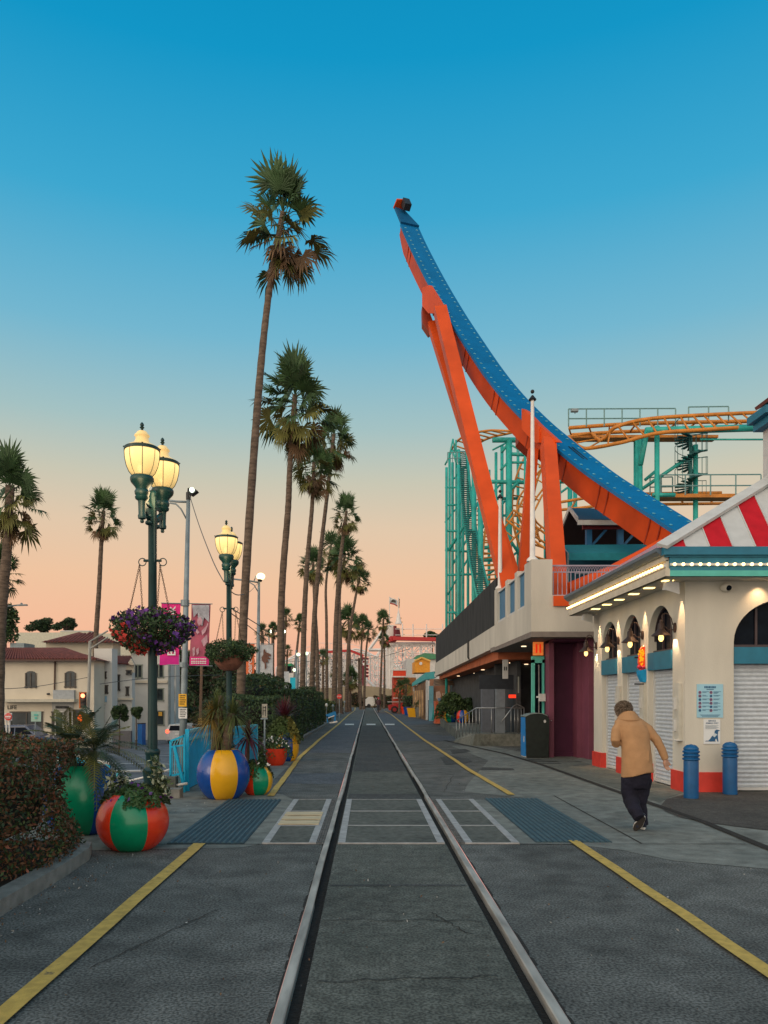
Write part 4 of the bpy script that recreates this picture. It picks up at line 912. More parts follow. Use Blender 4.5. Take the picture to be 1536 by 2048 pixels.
for k in range(26):
    a = P(1283 + rg.uniform(-5, 3), 1314 + rg.uniform(-14, 13), 15.89); s.bar(a, a + Vector((rg.uniform(-.04, .04), 0, rg.uniform(-.07, .07))), .016, .02)
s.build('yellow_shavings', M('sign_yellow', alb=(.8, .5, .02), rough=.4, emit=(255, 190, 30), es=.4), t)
xzsolid([(1274, 1341), (1293, 1338), (1291, 1352), (1287, 1365), (1281, 1364), (1275, 1350)], 15.82, 15.99).build('blue_cone', M('sign_blue', alb=(.01, .30, .60), rough=.4), t)
s = MB(); s.ball(P(1279, 1334, 15.88), .055, 12, 8, (1, .8, .8)); s.ball(P(1286, 1335, 15.88), .05, 12, 8, (1, .8, .8)); s.build('red_balls', M('sign_red2', alb=(.55, .03, .06), rough=.3), t, True)
s = MB(); s.bar((5.55, 15.98, 2.55), (5.75, 15.98, 2.55), .03); s.bar((5.55, 15.98, 2.0), (5.75, 15.98, 2.0), .03); s.each('bracket', DARK, t)
# corner flood boxes, dome camera, wall boxes
for (xx, yy, lab) in ((5.42, 13.75, 'grey speaker box under the near eave corner'), (5.42, 19.0, 'grey speaker box under the far end of the eave')):
    t = thing('speaker_box', lab, 'speaker', (xx, yy, 3.8), 'speakers under the eave')
    s = MB(); s.add([(xx - .14, yy - .16, 3.62), (xx + .12, yy - .10, 3.55), (xx + .14, yy + .1, 3.62), (xx - .1, yy + .14, 3.66), (xx - .1, yy - .12, 3.78), (xx + .12, yy - .08, 3.77), (xx + .12, yy + .1, 3.77), (xx - .08, yy + .12, 3.78)], [(0, 3, 2, 1), (4, 5, 6, 7), (0, 1, 5, 4), (1, 2, 6, 5), (2, 3, 7, 6), (3, 0, 4, 7)]); s.build('cabinet', GREYW, t)
    s = MB(); s.bar((xx, yy, 3.76), (xx, yy, 3.83), .05); s.build('bracket', GREYW, t)
t = thing('dome_camera', 'cream dome security camera on the booth front wall', 'camera', (6.46, BY, 3.68))
s = MB(); s.ball((6.46, BY - .06, 3.70), .11, 16, 10, (1, .8, .75)); s.build('housing', CREAM, t, True); s = MB(); s.ball((6.47, BY - .13, 3.68), .05, 10, 8); s.build('lens', GLASS, t, True)
for i, (yy, zb_, zt_, lab) in enumerate(((14.14, .95, 1.98, 'tall cream utility box on the pier nearest the booth corner'), (15.94, .95, 1.98, 'cream utility box on the pier between the near and middle shutters'), (17.48, 1.05, 1.98, 'cream utility box on the pier between the middle and far shutters'))):
    t = thing('utility_box', lab, 'utility box', (BX, yy, zb_), 'utility boxes on the booth piers')
    s = MB(); s.box(BX - .07, BX - .0, yy - .12, yy + .1, zb_, zt_); s.build('cabinet', M('box_cream', alb=(.5, .49, .43), rough=.5), t)
    for z_ in (zb_ + .55, zb_ + .15):
        s = MB(); s.box(BX - .115, BX - .07, yy - .03, yy + .03, z_, z_ + .22); s.build('latch_cover', GREYW, t)
    s = MB(); s.box(BX - .13, BX, yy - .14, yy + .12, zb_ - .02, zb_); s.build('shelf', GREYW, t)
# posters
t = thing('rules_sign', 'pale blue rules board with two columns of round symbols on the booth front', 'sign', (6.18, BY, 1.65))
y = BY - .01; s = MB(); s.box(5.95, 6.42, y - .006, y + .008, 1.355, 1.96); s.build('board', M('board_light_blue', alb=(.30, .55, .68), rough=.4, var=.04), t)
INK = M('ink_blue', alb=(.02, .10, .22), rough=.6); INKR = M('ink_red', alb=(.4, .05, .06), rough=.6)
s = MB(); rg = random.Random(9); yb = y - .0085
def dash(s, x0, x1, z, h, y_=None): yy_ = y_ or yb; s.box(x0, x1, yy_ - .001, yy_, z - h / 2, z + h / 2)
x = 6.08
while x < 6.29: w_ = rg.uniform(.014, .028); dash(s, x, x + w_, 1.905, .036); x += w_ + .007
dash(s, 6.12, 6.25, 1.865, .012)
for r_ in range(6):
    z_ = 1.81 - r_ * .065
    for cx_ in (6.00, 6.20):
        for q in range(rg.choice((2, 3))): dash(s, cx_ + .045, cx_ + .045 + rg.uniform(.06, .14), z_ + .013 - q * .014, .007)
        s.add([(cx_ + .024 * math.cos(a), yb - .002, z_ + .024 * math.sin(a)) for a in [i * math.pi / 8 for i in range(16)]], [tuple(range(16))])
for q in range(3): dash(s, 6.0 + q * .02, 6.37 - q * .02, 1.405 - q * .015, .006)
s.build('printed_rules', INK, t)
s = MB()
for r_ in range(6):
    z_ = 1.81 - r_ * .065
    for cx_ in (6.00, 6.20):
        if (r_ + (cx_ > 6.1)) % 3 == 2: continue
        s.lathe([(.021, 0), (.027, 0)], (0, 0, 0), 16); k = len(s.v) - 32
        for i in range(k, k + 32): v = s.v[i]; s.v[i] = (cx_ + v[0], yb - .003, z_ + v[1])
        s.quad((cx_ - .018, yb - .0035, z_ + .014), (cx_ - .014, yb - .0035, z_ + .018), (cx_ + .018, yb - .0035, z_ - .014), (cx_ + .014, yb - .0035, z_ - .018))
s.build('prohibition_rings', INKR, t)
t = thing('service_animal_sign', 'white notice with a blue sitting dog under the rules board', 'sign', (6.22, BY, 1.1))
s = MB(); s.box(6.07, 6.37, y - .006, y + .008, .88, 1.325); s.build('board', M('board_white', alb=(.66, .69, .70), rough=.4, var=.03), t)
letters("SERVICE", (6.22, yb - .002, 1.295), (1, 0, 0), (0, 0, 1), .038, INK, t); letters("ANIMALS ONLY", (6.22, yb - .002, 1.255), (1, 0, 0), (0, 0, 1), .036, INK, t, .9)
s = MB()
for q in range(6): dash(s, 6.10, 6.34 - .02 * (q % 3), 1.215 - q * .012, .005)
s.build('small_print', M('ink_grey', alb=(.25, .32, .38)), t)
dog = [(1521, 1105), (1533, 1098)]
D = [(.305, .93), (.28, .93), (.275, .955), (.255, .95), (.235, .93), (.10, .93), (.06, .945), (.03, .93), (.035, .945), (.07, .96), (.11, .955), (.13, .985), (.17, 1.02), (.205, 1.05), (.215, 1.09), (.21, 1.12), (.235, 1.145), (.27, 1.14), (.30, 1.125), (.295, 1.112), (.265, 1.105), (.265, 1.07), (.255, 1.04), (.262, 1.0), (.275, .955)]
D = [(.03, .93), (.05, .945), (.09, .945), (.12, .975), (.15, 1.02), (.185, 1.05), (.2, 1.09), (.205, 1.125), (.235, 1.145), (.262, 1.14), (.292, 1.13), (.29, 1.118), (.262, 1.112), (.262, 1.08), (.258, 1.04), (.262, .99), (.268, .935), (.28, .93), (.25, .928), (.24, .96), (.225, .985), (.21, .955), (.22, .93), (.13, .928), (.07, .932)]
s = MB(); s.add([(6.06 + a * 1.02, yb - .002, b - .005) for a, b in D], [tuple(range(len(D)))]); s.build('dog_figure', INK, t)
s = MB(); s.quad(*[(6.06 + a, yb - .004, b) for a, b in ((.165, 1.03), (.20, 1.0), (.255, 1.05), (.205, 1.075))]); s.build('dog_vest', M('vest', alb=(.5, .58, .62)), t)
# bollards
def bollard(x, y, h, label):
    t = thing('bollard', label, 'bollard', (x, y, 0), 'blue bollards before the booth')
    r = .125; s = MB(); pr = [(r * .97, 0), (r * .97, h * .70)]
    z = h * .72
    for k in range(3): pr += [(r * .93, z), (r * 1.12, z + .015), (r * 1.12, z + .035), (r * .93, z + .05)]; z += .062
    pr += [(r * 1.0, z + .01), (r * .9, z + .04), (r * .6, z + .075), (.001, z + .09)]
    s.lathe(pr, (x, y, 0), 28); s.build('body', BLUEP, t, 50)
    s = MB(); s.lathe([(r * 1.15, 0), (r * 1.15, .012), (r * .9, .013)], (x, y, 0), 28); s.build('foot_ring', DARK, t); return t
bollard(5.50, 13.07, .90, 'blue ribbed bollard nearer the track, in front of the booth corner')
bollard(6.41, 13.6, .915, 'blue ribbed bollard beside the front shutter')

# ================================================================ deck building behind the booth
bd = thing('deck_building', 'concrete boardwalk building with upper deck, dark mesh screen and purple doorway', 'building', (4.48, 21, 0))
DX = 4.48
s = MB()
# concrete band along the promenade, near raised part and far part
def band(s, y0, y1, za0, za1, zb0, zb1, x0, x1):
    s.add([(x0, y0, za0), (x1, y0, za0), (x1, y1, za1), (x0, y1, za1), (x0, y0, zb0), (x1, y0, zb0), (x1, y1, zb1), (x0, y1, zb1)], [(0, 3, 2, 1), (4, 5, 6, 7), (0, 1, 5, 4), (1, 2, 6, 5), (2, 3, 7, 6), (3, 0, 4, 7)])
band(s, 27.05, 51, 3.50, 3.18, 4.28, 4.03, DX, DX + .3)
s.build('far_fascia', CREAM2, bd)
s = MB(); band(s, 21, 27.05, 3.53, 3.50, 4.30, 4.28, DX - .01, DX + .3); band(s, 21, 21.3, 3.53, 3.53, 4.52, 4.52, DX + .3, 12)
band(s, 20.995, 21.9, 4.28, 4.28, 5.5, 5.5, DX - .012, DX + 1.22 - .65)
for y0, y1 in ((22.95, 23.35), (24.55, 24.95), (26.5, 27.05)): band(s, y0, y1, 4.28, 4.28, 5.5, 5.5, DX - .012, DX + .35)
s.build('parapet', M('parapet_cream', alb=(.54, .51, .44), rough=.9, var=.12, scale=1.2, bump=.25, bscale=30, stretch=(1, 1, .3)), bd)
for y0, y1 in ((21.9, 22.95), (23.35, 24.55), (24.95, 26.5)):
    s = MB(); s.box(DX + .08, DX + .14, y0, y1, 4.38, 5.33); s.build('blue_panel', M('panel_blue', alb=(.02, .16, .30), rough=.5, var=.15), bd)
    s = MB(); s.box(DX + .02, DX + .12, y0, y1, 5.33, 5.38); s.box(DX + .02, DX + .12, y0, y1, 4.30, 4.37); s.each('panel_frame', GREYW, bd)
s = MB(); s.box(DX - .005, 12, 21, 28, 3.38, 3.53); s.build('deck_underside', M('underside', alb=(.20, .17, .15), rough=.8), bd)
s = MB(); s.box(DX + .3, 12, 21.3, 51, 4.22, 4.28); s.build('deck_floor', M('deck_boards', alb=(.14, .12, .10), rough=.9), bd)
s = MB(); band(s, 27.1, 51, 4.28, 4.03, 5.95, 5.76, DX + .05, DX + .10); 
s.build('mesh_screen', M('dark_mesh', alb=(.032, .034, .035), rough=.9, var=.5, scale=2, stretch=(1, 2, .4)), bd)
s = MB()
for k in range(9): y_ = 27.5 + k * 2.9; s.tube([(DX + .16, y_, 4.1), (DX + .16, y_, 5.9)], .03, 6)
s.each('screen_post', DARK, bd)
s = MB(); band(s, 28, 51, 3.12, 2.96, 3.49, 3.17, DX + .28, 12); s.build('orange_beam', M('terracotta', alb=(.42, .12, .05), rough=.8, var=.2, scale=2), bd)
s = MB(); s.tube([(DX - .06, 33.8, 4.25), (DX - .06, 33.8, 3.5), (DX + .02, 33.8, 3.4)], .04, 8); s.build('downpipe', DARK, bd)
s = MB()
for (xx, yy) in ((5.6, 30), (6.4, 31), (5.4, 36), (5.9, 35), (5.6, 40), (5.2, 44), (5.0, 24.6), (5.25, 24)):
    z_ = 3.37 if yy < 28 else 3.10 - (yy - 28) * .007; s.lathe([(.001, z_ - .012), (.08, z_ - .012), (.08, z_ + .01)], (xx, yy, 0), 14)
s.each('downlight', M('downlight', (255, 235, 200), emit=(255, 225, 180), es=2.0), bd)
# lower walls
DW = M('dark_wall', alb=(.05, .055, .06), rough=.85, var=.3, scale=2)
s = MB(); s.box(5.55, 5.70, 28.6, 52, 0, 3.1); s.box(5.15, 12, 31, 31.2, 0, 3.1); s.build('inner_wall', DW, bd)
s = MB(); s.box(4.30 , 4.75, 28.85, 29.2, .3, 2.05); s.build('entry_block', M('block_grey_blue', alb=(.10, .115, .14), rough=.8), bd)
s = MB(); s.box(4.78, 5.12, 28.6, 29.0, .3, 2.05); s.build('entry_pillar', M('block_light', alb=(.16, .19, .22), rough=.8), bd)
s = MB(); s.box(4.25, 5.9, 29.2, 29.3, 2.05, 2.6); s.build('dark_header', M('header_navy', alb=(.02, .026, .035), rough=.7), bd)
s = MB(); s.box(4.92, 5.12, 28.0, 28.04, 2.42, 3.12); s.build('hanging_sign', GREYW, bd)
s = MB(); s.box(4.97, 5.0, 27.985, 28.0, 2.72, 2.86); s.box(5.04, 5.07, 27.985, 28.0, 2.72, 2.86); s.build('sign_glyphs', DARK, bd)
s = MB(); s.box(5.52, 5.56, 28.2, 28.25, 1.9, 2.5); s.build('poster', M('poster', alb=(.3, .32, .28)), bd)
s = MB(); s.box(5.22, 5.48, 28.4, 28.42, 1.72, 1.84); s.build('red_glow_sign', M('red_led', (255, 60, 30), emit=(255, 50, 25), es=1.2), bd)
# purple doorway
s = MB(); s.box(5.24, 7.4, 22.55, 22.8, 0, 3.4); s.build('purple_wall', PURP, bd)
s = MB(); s.box(5.22, 5.36, 22.1, 22.55, 0, 3.38); s.box(6.02, 6.16, 22.05, 22.55, 0, 3.38); s.box(6.16, 6.42, 21.4, 22.3, 0, 3.38); s.each('purple_post', PURPL, bd)
s = MB(); s.box(5.36, 6.02, 22.5, 22.54, 0, .12); s.box(5.22, 6.44, 21.5, 22.55, 3.30, 3.38); s.each('purple_trim', PURP, bd)
s = MB(); s.lathe([(.015, 0), (.028, .01), (.015, .02)], (5.28, 22.09, 1.05), 10); s.build('door_knob', BORDER, bd)
s = MB(); s.box(6.40, 6.75, 20.8, 21.0, 0, 3.5); s.build('mustard_pier', MUST, bd)
# green framed door
MINTL = M('mint_light', alb=(.10, .48, .40), rough=.5)
s = MB(); s.box(4.86, 4.94, 22.7, 22.85, .0, 2.85); s.box(5.16, 5.22, 22.7, 22.85, 0, 2.85); s.box(4.86, 5.22, 22.7, 22.85, 2.75, 2.95); s.build('door_frame', MINTL, bd)
s = MB(); s.box(4.94, 5.16, 22.78, 22.82, 0, 2.75); dr = s.build('door', GLASS, bd)
s = MB(); s.box(5.06, 5.08, 22.74, 22.78, .2, 2.7); s.build('door_bar', BORDER, dr)
s = MB(); s.box(4.87, 5.17, 22.6, 22.66, 2.97, 3.36); s.build('lit_sign', M('stained_sign', (240, 120, 40), alb=(.5, .2, .05), emit=(240, 120, 50), es=.5, var=.6, scale=9), bd)
s = MB(); s.box(4.94, 4.99, 22.59, 22.6, 3.04, 3.30); s.box(5.05, 5.10, 22.59, 22.6, 3.04, 3.30); s.build('sign_figures', M('stained_red', (220, 40, 20), emit=(220, 40, 15), es=.7), bd)
s = MB(); s.box(5.02, 5.2, 22.45, 22.6, 1.62, 1.84); s.box(4.96, 5.04, 22.5, 22.6, 1.72, 1.77); s.build('notice', GREYW, bd)
# terrace
s = MB(); s.add([(3.32, 29.6, 0), (3.75, 27.5, 0), (7, 27.5, 0), (7, 60, 0), (5.3, 60, 0), (4.5, 47, 0), (3.6, 29.9, .0), (3.32, 29.6, .05), (3.85, 27.5, .43), (7, 27.5, .43), (7, 60, .43), (5.3, 60, .40), (4.5, 47, .43), (3.6, 29.9, .40)],
      [(7, 8, 9, 10, 11, 12, 13), (0, 1, 8, 7), (1, 2, 9, 8), (0, 7, 13, 6), (6, 13, 12, 5), (5, 12, 11, 4)]); s.build('terrace', CONCD, bd)
SSR = M('stainless', alb=(.30, .32, .33), rough=.35, metal=.7)
t = thing('handrail', 'stainless steel railing with balusters on the concrete terrace edge', 'railing', (3.4, 29.5, 0))
s = MB(); a0 = Vector((3.42, 29.6, .1)); a1 = Vector((3.9, 27.6, .43)); a2 = Vector((5.6, 27.6, .43)); up = Vector((0, 0, .93))
s.tube([a0 + Vector((0, 0, .75)), a1 + up, a2 + up], .022, 8); s.build('top_rail', SSR, t, True)
for k in range(7): q = a0.lerp(a1, k / 6); s = MB(); s.tube([q, q + Vector((0, 0, .75 + .18 * k / 6))], .016, 6); s.build('baluster', SSR, t, True)
for xx in (4.02, 4.45, 5.15, 5.28, 5.4, 5.52, 5.62): s = MB(); s.tube([(xx, 27.6, .43), (xx, 27.6, 1.36)], .016, 6); s.build('baluster', SSR, t, True)
s = MB(); s.tube([(4.75, 27.3, .85), (5.2, 27.45, 1.42), (5.35, 27.6, 1.5), (5.62, 27.6, 1.36)], .022, 8); s.build('stair_rail', SSR, t, True)
# recycling bin
t = thing('recycling_bin', 'black and blue curved top recycling bin beside the purple doorway', 'litter bin', (4.84, 22.1, 0))
s = MB(); pr = [(4.52, .03), (5.16, .03), (5.18, 1.1), (5.12, 1.2), (4.98, 1.26), (4.84, 1.27), (4.64, 1.25), (4.50, 1.19)]; s.prism([(a, 21.9, b) for a, b in pr], (0, .62, 0)); s.build('body', M('bin_black', alb=(.008, .014, .012), rough=.45, var=.3), t)
s = MB(); s.box(4.485, 4.525, 21.93, 22.5, .05, 1.16); s.build('blue_side', M('bin_blue', alb=(.01, .20, .55), rough=.4), t)
s = MB(); s.prism([(a, 21.88, b) for a, b in ((4.47, 1.19), (4.64, 1.265), (4.84, 1.29), (4.99, 1.28), (5.13, 1.215), (5.13, 1.20), (4.98, 1.26), (4.84, 1.272), (4.64, 1.25), (4.49, 1.175))], (0, .66, 0)); s.build('lid', M('lid_grey', alb=(.2, .24, .23), rough=.5), t)
s = MB(); s.lathe([(.001, 0), (.035, 0)], (0, 0, 0), 16); s.v = [(5.05 + v[0], 21.895, 1.05 + v[1] * 1.3) for v in s.v]; s.build('sticker', GREYW, t)
s = MB(); s.box(4.5, 4.54, 21.91, 22.5, .02, .06); s.box(4.48, 4.486, 22.0, 22.1, .45, .62); s.each('label_stripe', GREYW, t)
# flagpoles
def flagpole(x, y, z0, z1, r, label):
    t = thing('flagpole', label, 'flagpole', (x, y, z0), 'white poles on the deck parapet')
    s = MB(); s.lathe([(.16, z0), (.16, z0 + .06), (.12, z0 + .1), (r, z0 + .14), (r * .62, z1)], (x, y, 0), 16); s.build('pole', WHITEP, t, 50)
    s = MB(); s.lathe([(.09, z1 - .03), (.11, z1), (.05, z1 + .08), (.02, z1 + .12)], (x, y, 0), 12); s.ball((x, y, z1 + .22), .055, 10, 8); s.build('cap', DARK, t, 50)
flagpole(4.58, 21.35, 5.5, 10.0, .075, 'taller white pole standing on the corner pillar')
flagpole(4.62, 26.8, 5.5, 8.7, .08, 'shorter white pole where the dark mesh screen begins')
# deck rail with lattice
t = thing('deck_railing', 'lilac grey deck railing with scalloped top along the deck front', 'railing', (5.1, 21.15, 4.5))
RLM = M('lilac_grey', alb=(.34, .30, .38), rough=.5)
s = MB(); s.box(5.07, 8, 21.12, 21.16, 4.50, 4.55); s.box(5.07, 8, 21.12, 21.16, 5.33, 5.37); s.box(5.07, 8, 21.125, 21.155, 5.16, 5.19); s.each('rail', RLM, t)
s = MB()
for k in range(24): s.box(5.1 + k * .12, 5.12 + k * .12, 21.13, 21.15, 4.55, 5.16)
s.each('baluster', RLM, t)
s = MB()
for k in range(20):
    cx_ = 5.12 + k * .14
    for m_ in (0, 1): s.tube([(cx_ + m_ * .07 + .07 * math.cos(a), 21.14, 5.19 + .13 * math.sin(a)) for a in [i * math.pi / 6 for i in range(7)]], .007, 4)
s.build('scallops', RLM, t)
# deck pavilion + blue awning
t = thing('deck_pavilion', 'slate roofed pavilion with blue posts on the upper deck', 'pavilion', (7, 26, 4.28))
def Q(px, py, Y): return P(px, py, Y)
s = MB(); Y0, Y1 = 25.2, 28.6
rA, rB = Q(1139, 1016, 27), Q(1335, 1018, 27); eA, eB = Q(1155, 1039, Y0), Q(1345, 1039, Y0); bA = Vector((rA.x - .35, 29.5, rA.z - 1.9)); bB = Vector((rB.x, 29.5, rB.z - 1.9)); 
s.quad(eA, eB, rB, rA); s.quad(rA, rB, bB, bA); s.build('roof', M('slate_metal', alb=(.04, .048, .078), rough=.5, var=.15, scale=20, stretch=(8, 1, 1)), t)
s = MB(); s.bar(eA + Vector((0, 0, -.1)), eB + Vector((0, 0, -.1)), .06, .16); s.bar(eA, rA, .05, .14); s.bar(rA, bA, .05, .14); s.build('bargeboard', GREYW, t)
s = MB(); s.add([eA - Vector((0, 0, .1)), eB - Vector((0, 0, .1)), rB - Vector((0, 0, .12)), rA - Vector((0, 0, .12)), bA - Vector((0, 0, .1)), bB - Vector((0, 0, .1))], [(0, 1, 2, 3), (3, 2, 5, 4)]); s.build('roof_lining', M('lining', alb=(.03, .018, .02)), t)
s = MB(); s.bar(Q(1165, 1054, 25.6), Q(1345, 1054, 25.6), .10, .16); s.build('red_beam', M('beam_red', alb=(.20, .02, .03)), t)
for px in (1177, 1240, 1300):
    p = Q(px, 1056, 25.7); s = MB(); s.box(p.x - .09, p.x + .09, 25.6, 25.78, 4.28, p.z); s.bar((p.x + .08, 25.7, p.z - .62), (p.x + .62, 25.7, p.z - .02), .08); s.build('post', M('post_blue', alb=(.01, .13, .30), rough=.5), t)
s = MB(); a = Q(1240, 1078, 28.5); s.box(6.6, 11, 28.4, 28.6, 6.9, 7.6); s.build('back_panel', M('back_panel', alb=(.05, .035, .025)), t)
t = thing('deck_awning', 'teal fabric awning in front of the pavilion on the deck', 'awning', (6.7, 24, 4.28))
AW = M('awning_teal', alb=(.01, .19, .24), rough=.8, var=.1)
a, b, c_, d_ = Q(1123, 1090, 24.8), Q(1318, 1088, 24.8), Q(1300, 1106, 23.6), Q(1136, 1106, 23.6); s = MB(); s.quad(a, b, c_, d_); s.quad(d_, c_, c_ - Vector((0, 0, .22)), d_ - Vector((0, 0, .22))); s.build('canopy', AW, t)
s = MB(); s.box(6.0, 10, 24.9, 25.0, 4.3, a.z - .1); s.build('blue_backing', M('backing_blue', alb=(.01, .09, .15), rough=.7), t)
s = MB(); s.tube([d_, (d_.x, d_.y, 4.3)], .03, 6); s.tube([d_, a], .02, 6); s.tube([d_ - Vector((0, 0, .5)), a - Vector((.0, 0, .6))], .02, 6); 
for z_ in (5.5, 5.15): s.tube([(6.3, 23.4, z_), (9, 23.4, z_)], .02, 6)
s.build('frame', GREY, t)

# ================================================================ the orange and blue ride
ride = thing('pendulum_ride', 'giant curved ride arm, blue riveted track on an orange box girder with raking legs', 'amusement ride', (5, 24, 4.28))
TH = R(70); p0 = Vector((8.6, 20.5)); dv = Vector((-math.cos(TH), math.sin(TH)))
def onplane(px, py, off=0.0):            # ray through the pixel meets the ride's vertical plane (shifted by off across)
    k = (px - CX) / F; nx, ny = -dv.y, dv.x          # normal of plane
    q = p0 + Vector((dv.y, -dv.x)) * off
    Y = (nx * q.x + ny * q.y) / (nx * k + ny); return P(px, py, Y)
lo_edge = [(801, 447), (810, 470), (830, 510), (858, 566), (887, 625), (925, 690), (960, 740), (1000, 792), (1050, 845), (1087, 848 + 22), (1124, 884), (1174, 929), (1230, 967), (1297, 1014), (1358, 1049), (1430, 1085)]
lo_edge = [(801, 447), (818, 487), (850, 552), (887, 619), (925, 681), (962, 738), (1000, 787), (1045, 835), (1087, 873), (1124, 905), (1174, 945), (1230, 983), (1297, 1027), (1358, 1066), (1440, 1105)]
up_edge = [(828, 437), (848, 487), (882, 553), (921, 619), (960, 680), (998, 735), (1036, 783), (1060, 800)]
Pt = [onplane(a, b) for a, b in lo_edge]
def resample(pts, k):
    out = []
    for i in range(k):
        s_ = i / (k - 1) * (len(pts) - 1); j = min(int(s_), len(pts) - 2); u = s_ - j
        a, b, c, d = pts[max(j - 1, 0)], pts[j], pts[j + 1], pts[min(j + 2, len(pts) - 1)]
        out.append(.5 * ((2 * b) + (c - a) * u + (2 * a - 5 * b + 4 * c - d) * u * u + (3 * b - a - 3 * c + d) * u ** 3))
    return out
C = resample(Pt, 80); acr = Vector((dv.y, -dv.x, 0)) * -1       # across direction
acr = Vector((math.sin(TH), math.cos(TH), 0))
def wid(i): return 1.02 + .36 * i / 79
tan = [(C[min(i + 1, 79)] - C[max(i - 1, 0)]).normalized() for i in range(80)]
nor = [acr.cross(t_).normalized() for t_ in tan]
if nor[40].z < 0: nor = [-n_ for n_ in nor]
s = MB(); o = 0; vs = []
for i in range(80):
    a = C[i]; b = a + acr * wid(i); n_ = nor[i]; vs += [a, b, b - n_ * .10, a - n_ * .10]
s.add(vs, [(i * 4 + j, i * 4 + (j + 1) % 4, i * 4 + 4 + (j + 1) % 4, i * 4 + 4 + j) for i in range(79) for j in range(4)] + [(0, 1, 2, 3), (316, 319, 318, 317)]); s.build('blue_track', TRKB, ride)
s = MB(); L = 0; nxt = .35
for i in range(79):
    sl = (C[i + 1] - C[i]).length; L += sl
    while L > nxt:
        f = 1 - (L - nxt) / sl; c_ = C[i].lerp(C[i + 1], f); n_ = nor[i]
        for w_ in (.2, wid(i) - .2): 
            q = c_ + acr * w_; a_ = tan[i] * .030; b_ = acr * .055
            s.add([q - a_ - b_ + n_ * .01, q + a_ - b_ + n_ * .01, q + a_ + b_ + n_ * .01, q - a_ + b_ + n_ * .01, q + n_ * .035], [(0, 1, 4), (1, 2, 4), (2, 3, 4), (3, 0, 4)])
        nxt += .42
s.build('rivets', RIV, ride)
# box girder under it (rounded) with ribs
s = MB(); vs = []; NG = 10
for i in range(80):
    n_ = nor[i]; w_ = wid(i); h_ = .76 if i > 3 else .5 + i * .065; a = C[i] - n_ * .10
    sec = [(.04, 0), (.10, -.22), (.13, -.45), (.17, -h_), (w_ - .17, -h_), (w_ - .13, -.45), (w_ - .10, -.22), (w_ - .04, 0)]
    vs += [a + acr * u + n_ * v for u, v in sec]
s.add(vs, [(i * 8 + j, i * 8 + (j + 1) % 8, i * 8 + 8 + (j + 1) % 8, i * 8 + 8 + j) for i in range(79) for j in range(8)] + [tuple(range(8)), tuple(79 * 8 + j for j in range(8))]); s.build('girder', ORG_, ride, 40)
s = MB()
for i in range(6, 80, 9):
    n_ = nor[i]; t_ = tan[i]; w_ = wid(i); a = C[i] - n_ * .11
    for dt in (-.25, .25):
        s = MB(); q = a + t_ * dt; vs = [q + acr * u + n_ * v for u, v in ((.02, 0), (.115, -.45), (.16, -.775), (w_ - .16, -.775), (w_ - .115, -.45), (w_ - .02, 0))]; s.prism(vs, t_ * .05); s.build('stiffener', M('stiffener_shade', alb=(.28, .03, .008), rough=.5), ride)  # darker than the girder: the shadow bands at the ribs are painted in
s = MB(); n_ = nor[0]; t_ = tan[0]; a = C[0]
tp = [onplane(798, 396), onplane(812, 388)]
for k in range(1): s.prism([a - n_ * .02, a + acr * wid(0) - n_ * .02, a + acr * wid(0) * .5 - t_ * 1.4 - n_ * .02, a + acr * .0 - t_ * 1.5 - n_ * .02], n_ * .12)
s.build('track_tip', M('tip_blue', alb=(.0, .08, .20), rough=.5), ride)
s = MB(); q = a - t_ * 1.5
s.prism([q - acr * .05, q + acr * .6 * wid(0), q + acr * .6 * wid(0) + n_ * .55, q - acr * .0 + n_ * .45], -t_ * .12); q2 = q + n_ * .45 + acr * .45
s.build('end_stop', ORG_, ride)
s = MB(); s.bar(q2, q2 + t_ * .6, .35, .35); s.build('buffer', DARK, ride)
# brackets & legs
LEG = M('leg_orange', alb=(.66, .082, .012), rough=.5, var=.14, scale=1, spec=.2)
def leg(tp, bp, w, nm='leg'):
    s = MB(); s.bar(tp, bp, w, w * 1.0, (0, -1, 0)); o = s.build(nm, LEG, ride); return o
U = onplane(873, 640); UL = U - acr * .15 + Vector((0, 0, -.0))
f1 = Vector((P(1043, 1160, 26).x, 26, 4.3)); f2 = Vector((P(1040, 1180, 33).x - .6, 33, 4.3))
top1 = onplane(878, 635) + Vector((0, -.6, 0)); top2 = onplane(862, 650) + Vector((-.35, .9, 0))
leg(top1, f1 - Vector((.15, 0, 0)), .54); leg(P(866, 650, top2.y), P(1032, 1175, 30), .50)
def plate_(pxs, off, th, mat, nm='bracket'):
    s = MB(); s.prism([onplane(a, b) + acr * off for a, b in pxs], acr * th); return s.build(nm, mat, ride)
BD = M('bracket_dark', alb=(.30, .035, .01), rough=.5)
plate_([(848, 576), (862, 571), (878, 596), (893, 622), (884, 628), (860, 627), (848, 612)], -.10, .16, LEG)
plate_([(1048, 818), (1056, 822), (1085, 852), (1122, 885), (1096, 886), (1076, 886), (1060, 872), (1048, 858)], -.10, .16, LEG)
plate_([(1083, 850), (1086, 853), (1086, 886), (1083, 886)], -.16, .06, LEG, 'bracket_rib')
q = top2.y; s = MB(); s.prism([P(844, 612, q), P(860, 626, q), P(871, 656, q), P(858, 664, q), P(845, 645, q)], (0, .6, 0)); s.build('bracket', BD, ride)
a = onplane(1087, 873)
t3 = P(1096, 885, a.y - .5); leg(t3, Vector((P(1119, 1200, 21.4).x, 21.35, 3.95)), .44); leg(P(1066, 900, a.y + .6), Vector((P(1040, 1180, 27).x, 27.2, 4.3)), .34)
q = a.y + 2.2; s = MB(); s.prism([P(1037, 841, q), P(1050, 835, q), P(1066, 880, q), P(1062, 907, q), P(1037, 884, q)], (0, .6, 0)); s.build('bracket', BD, ride)
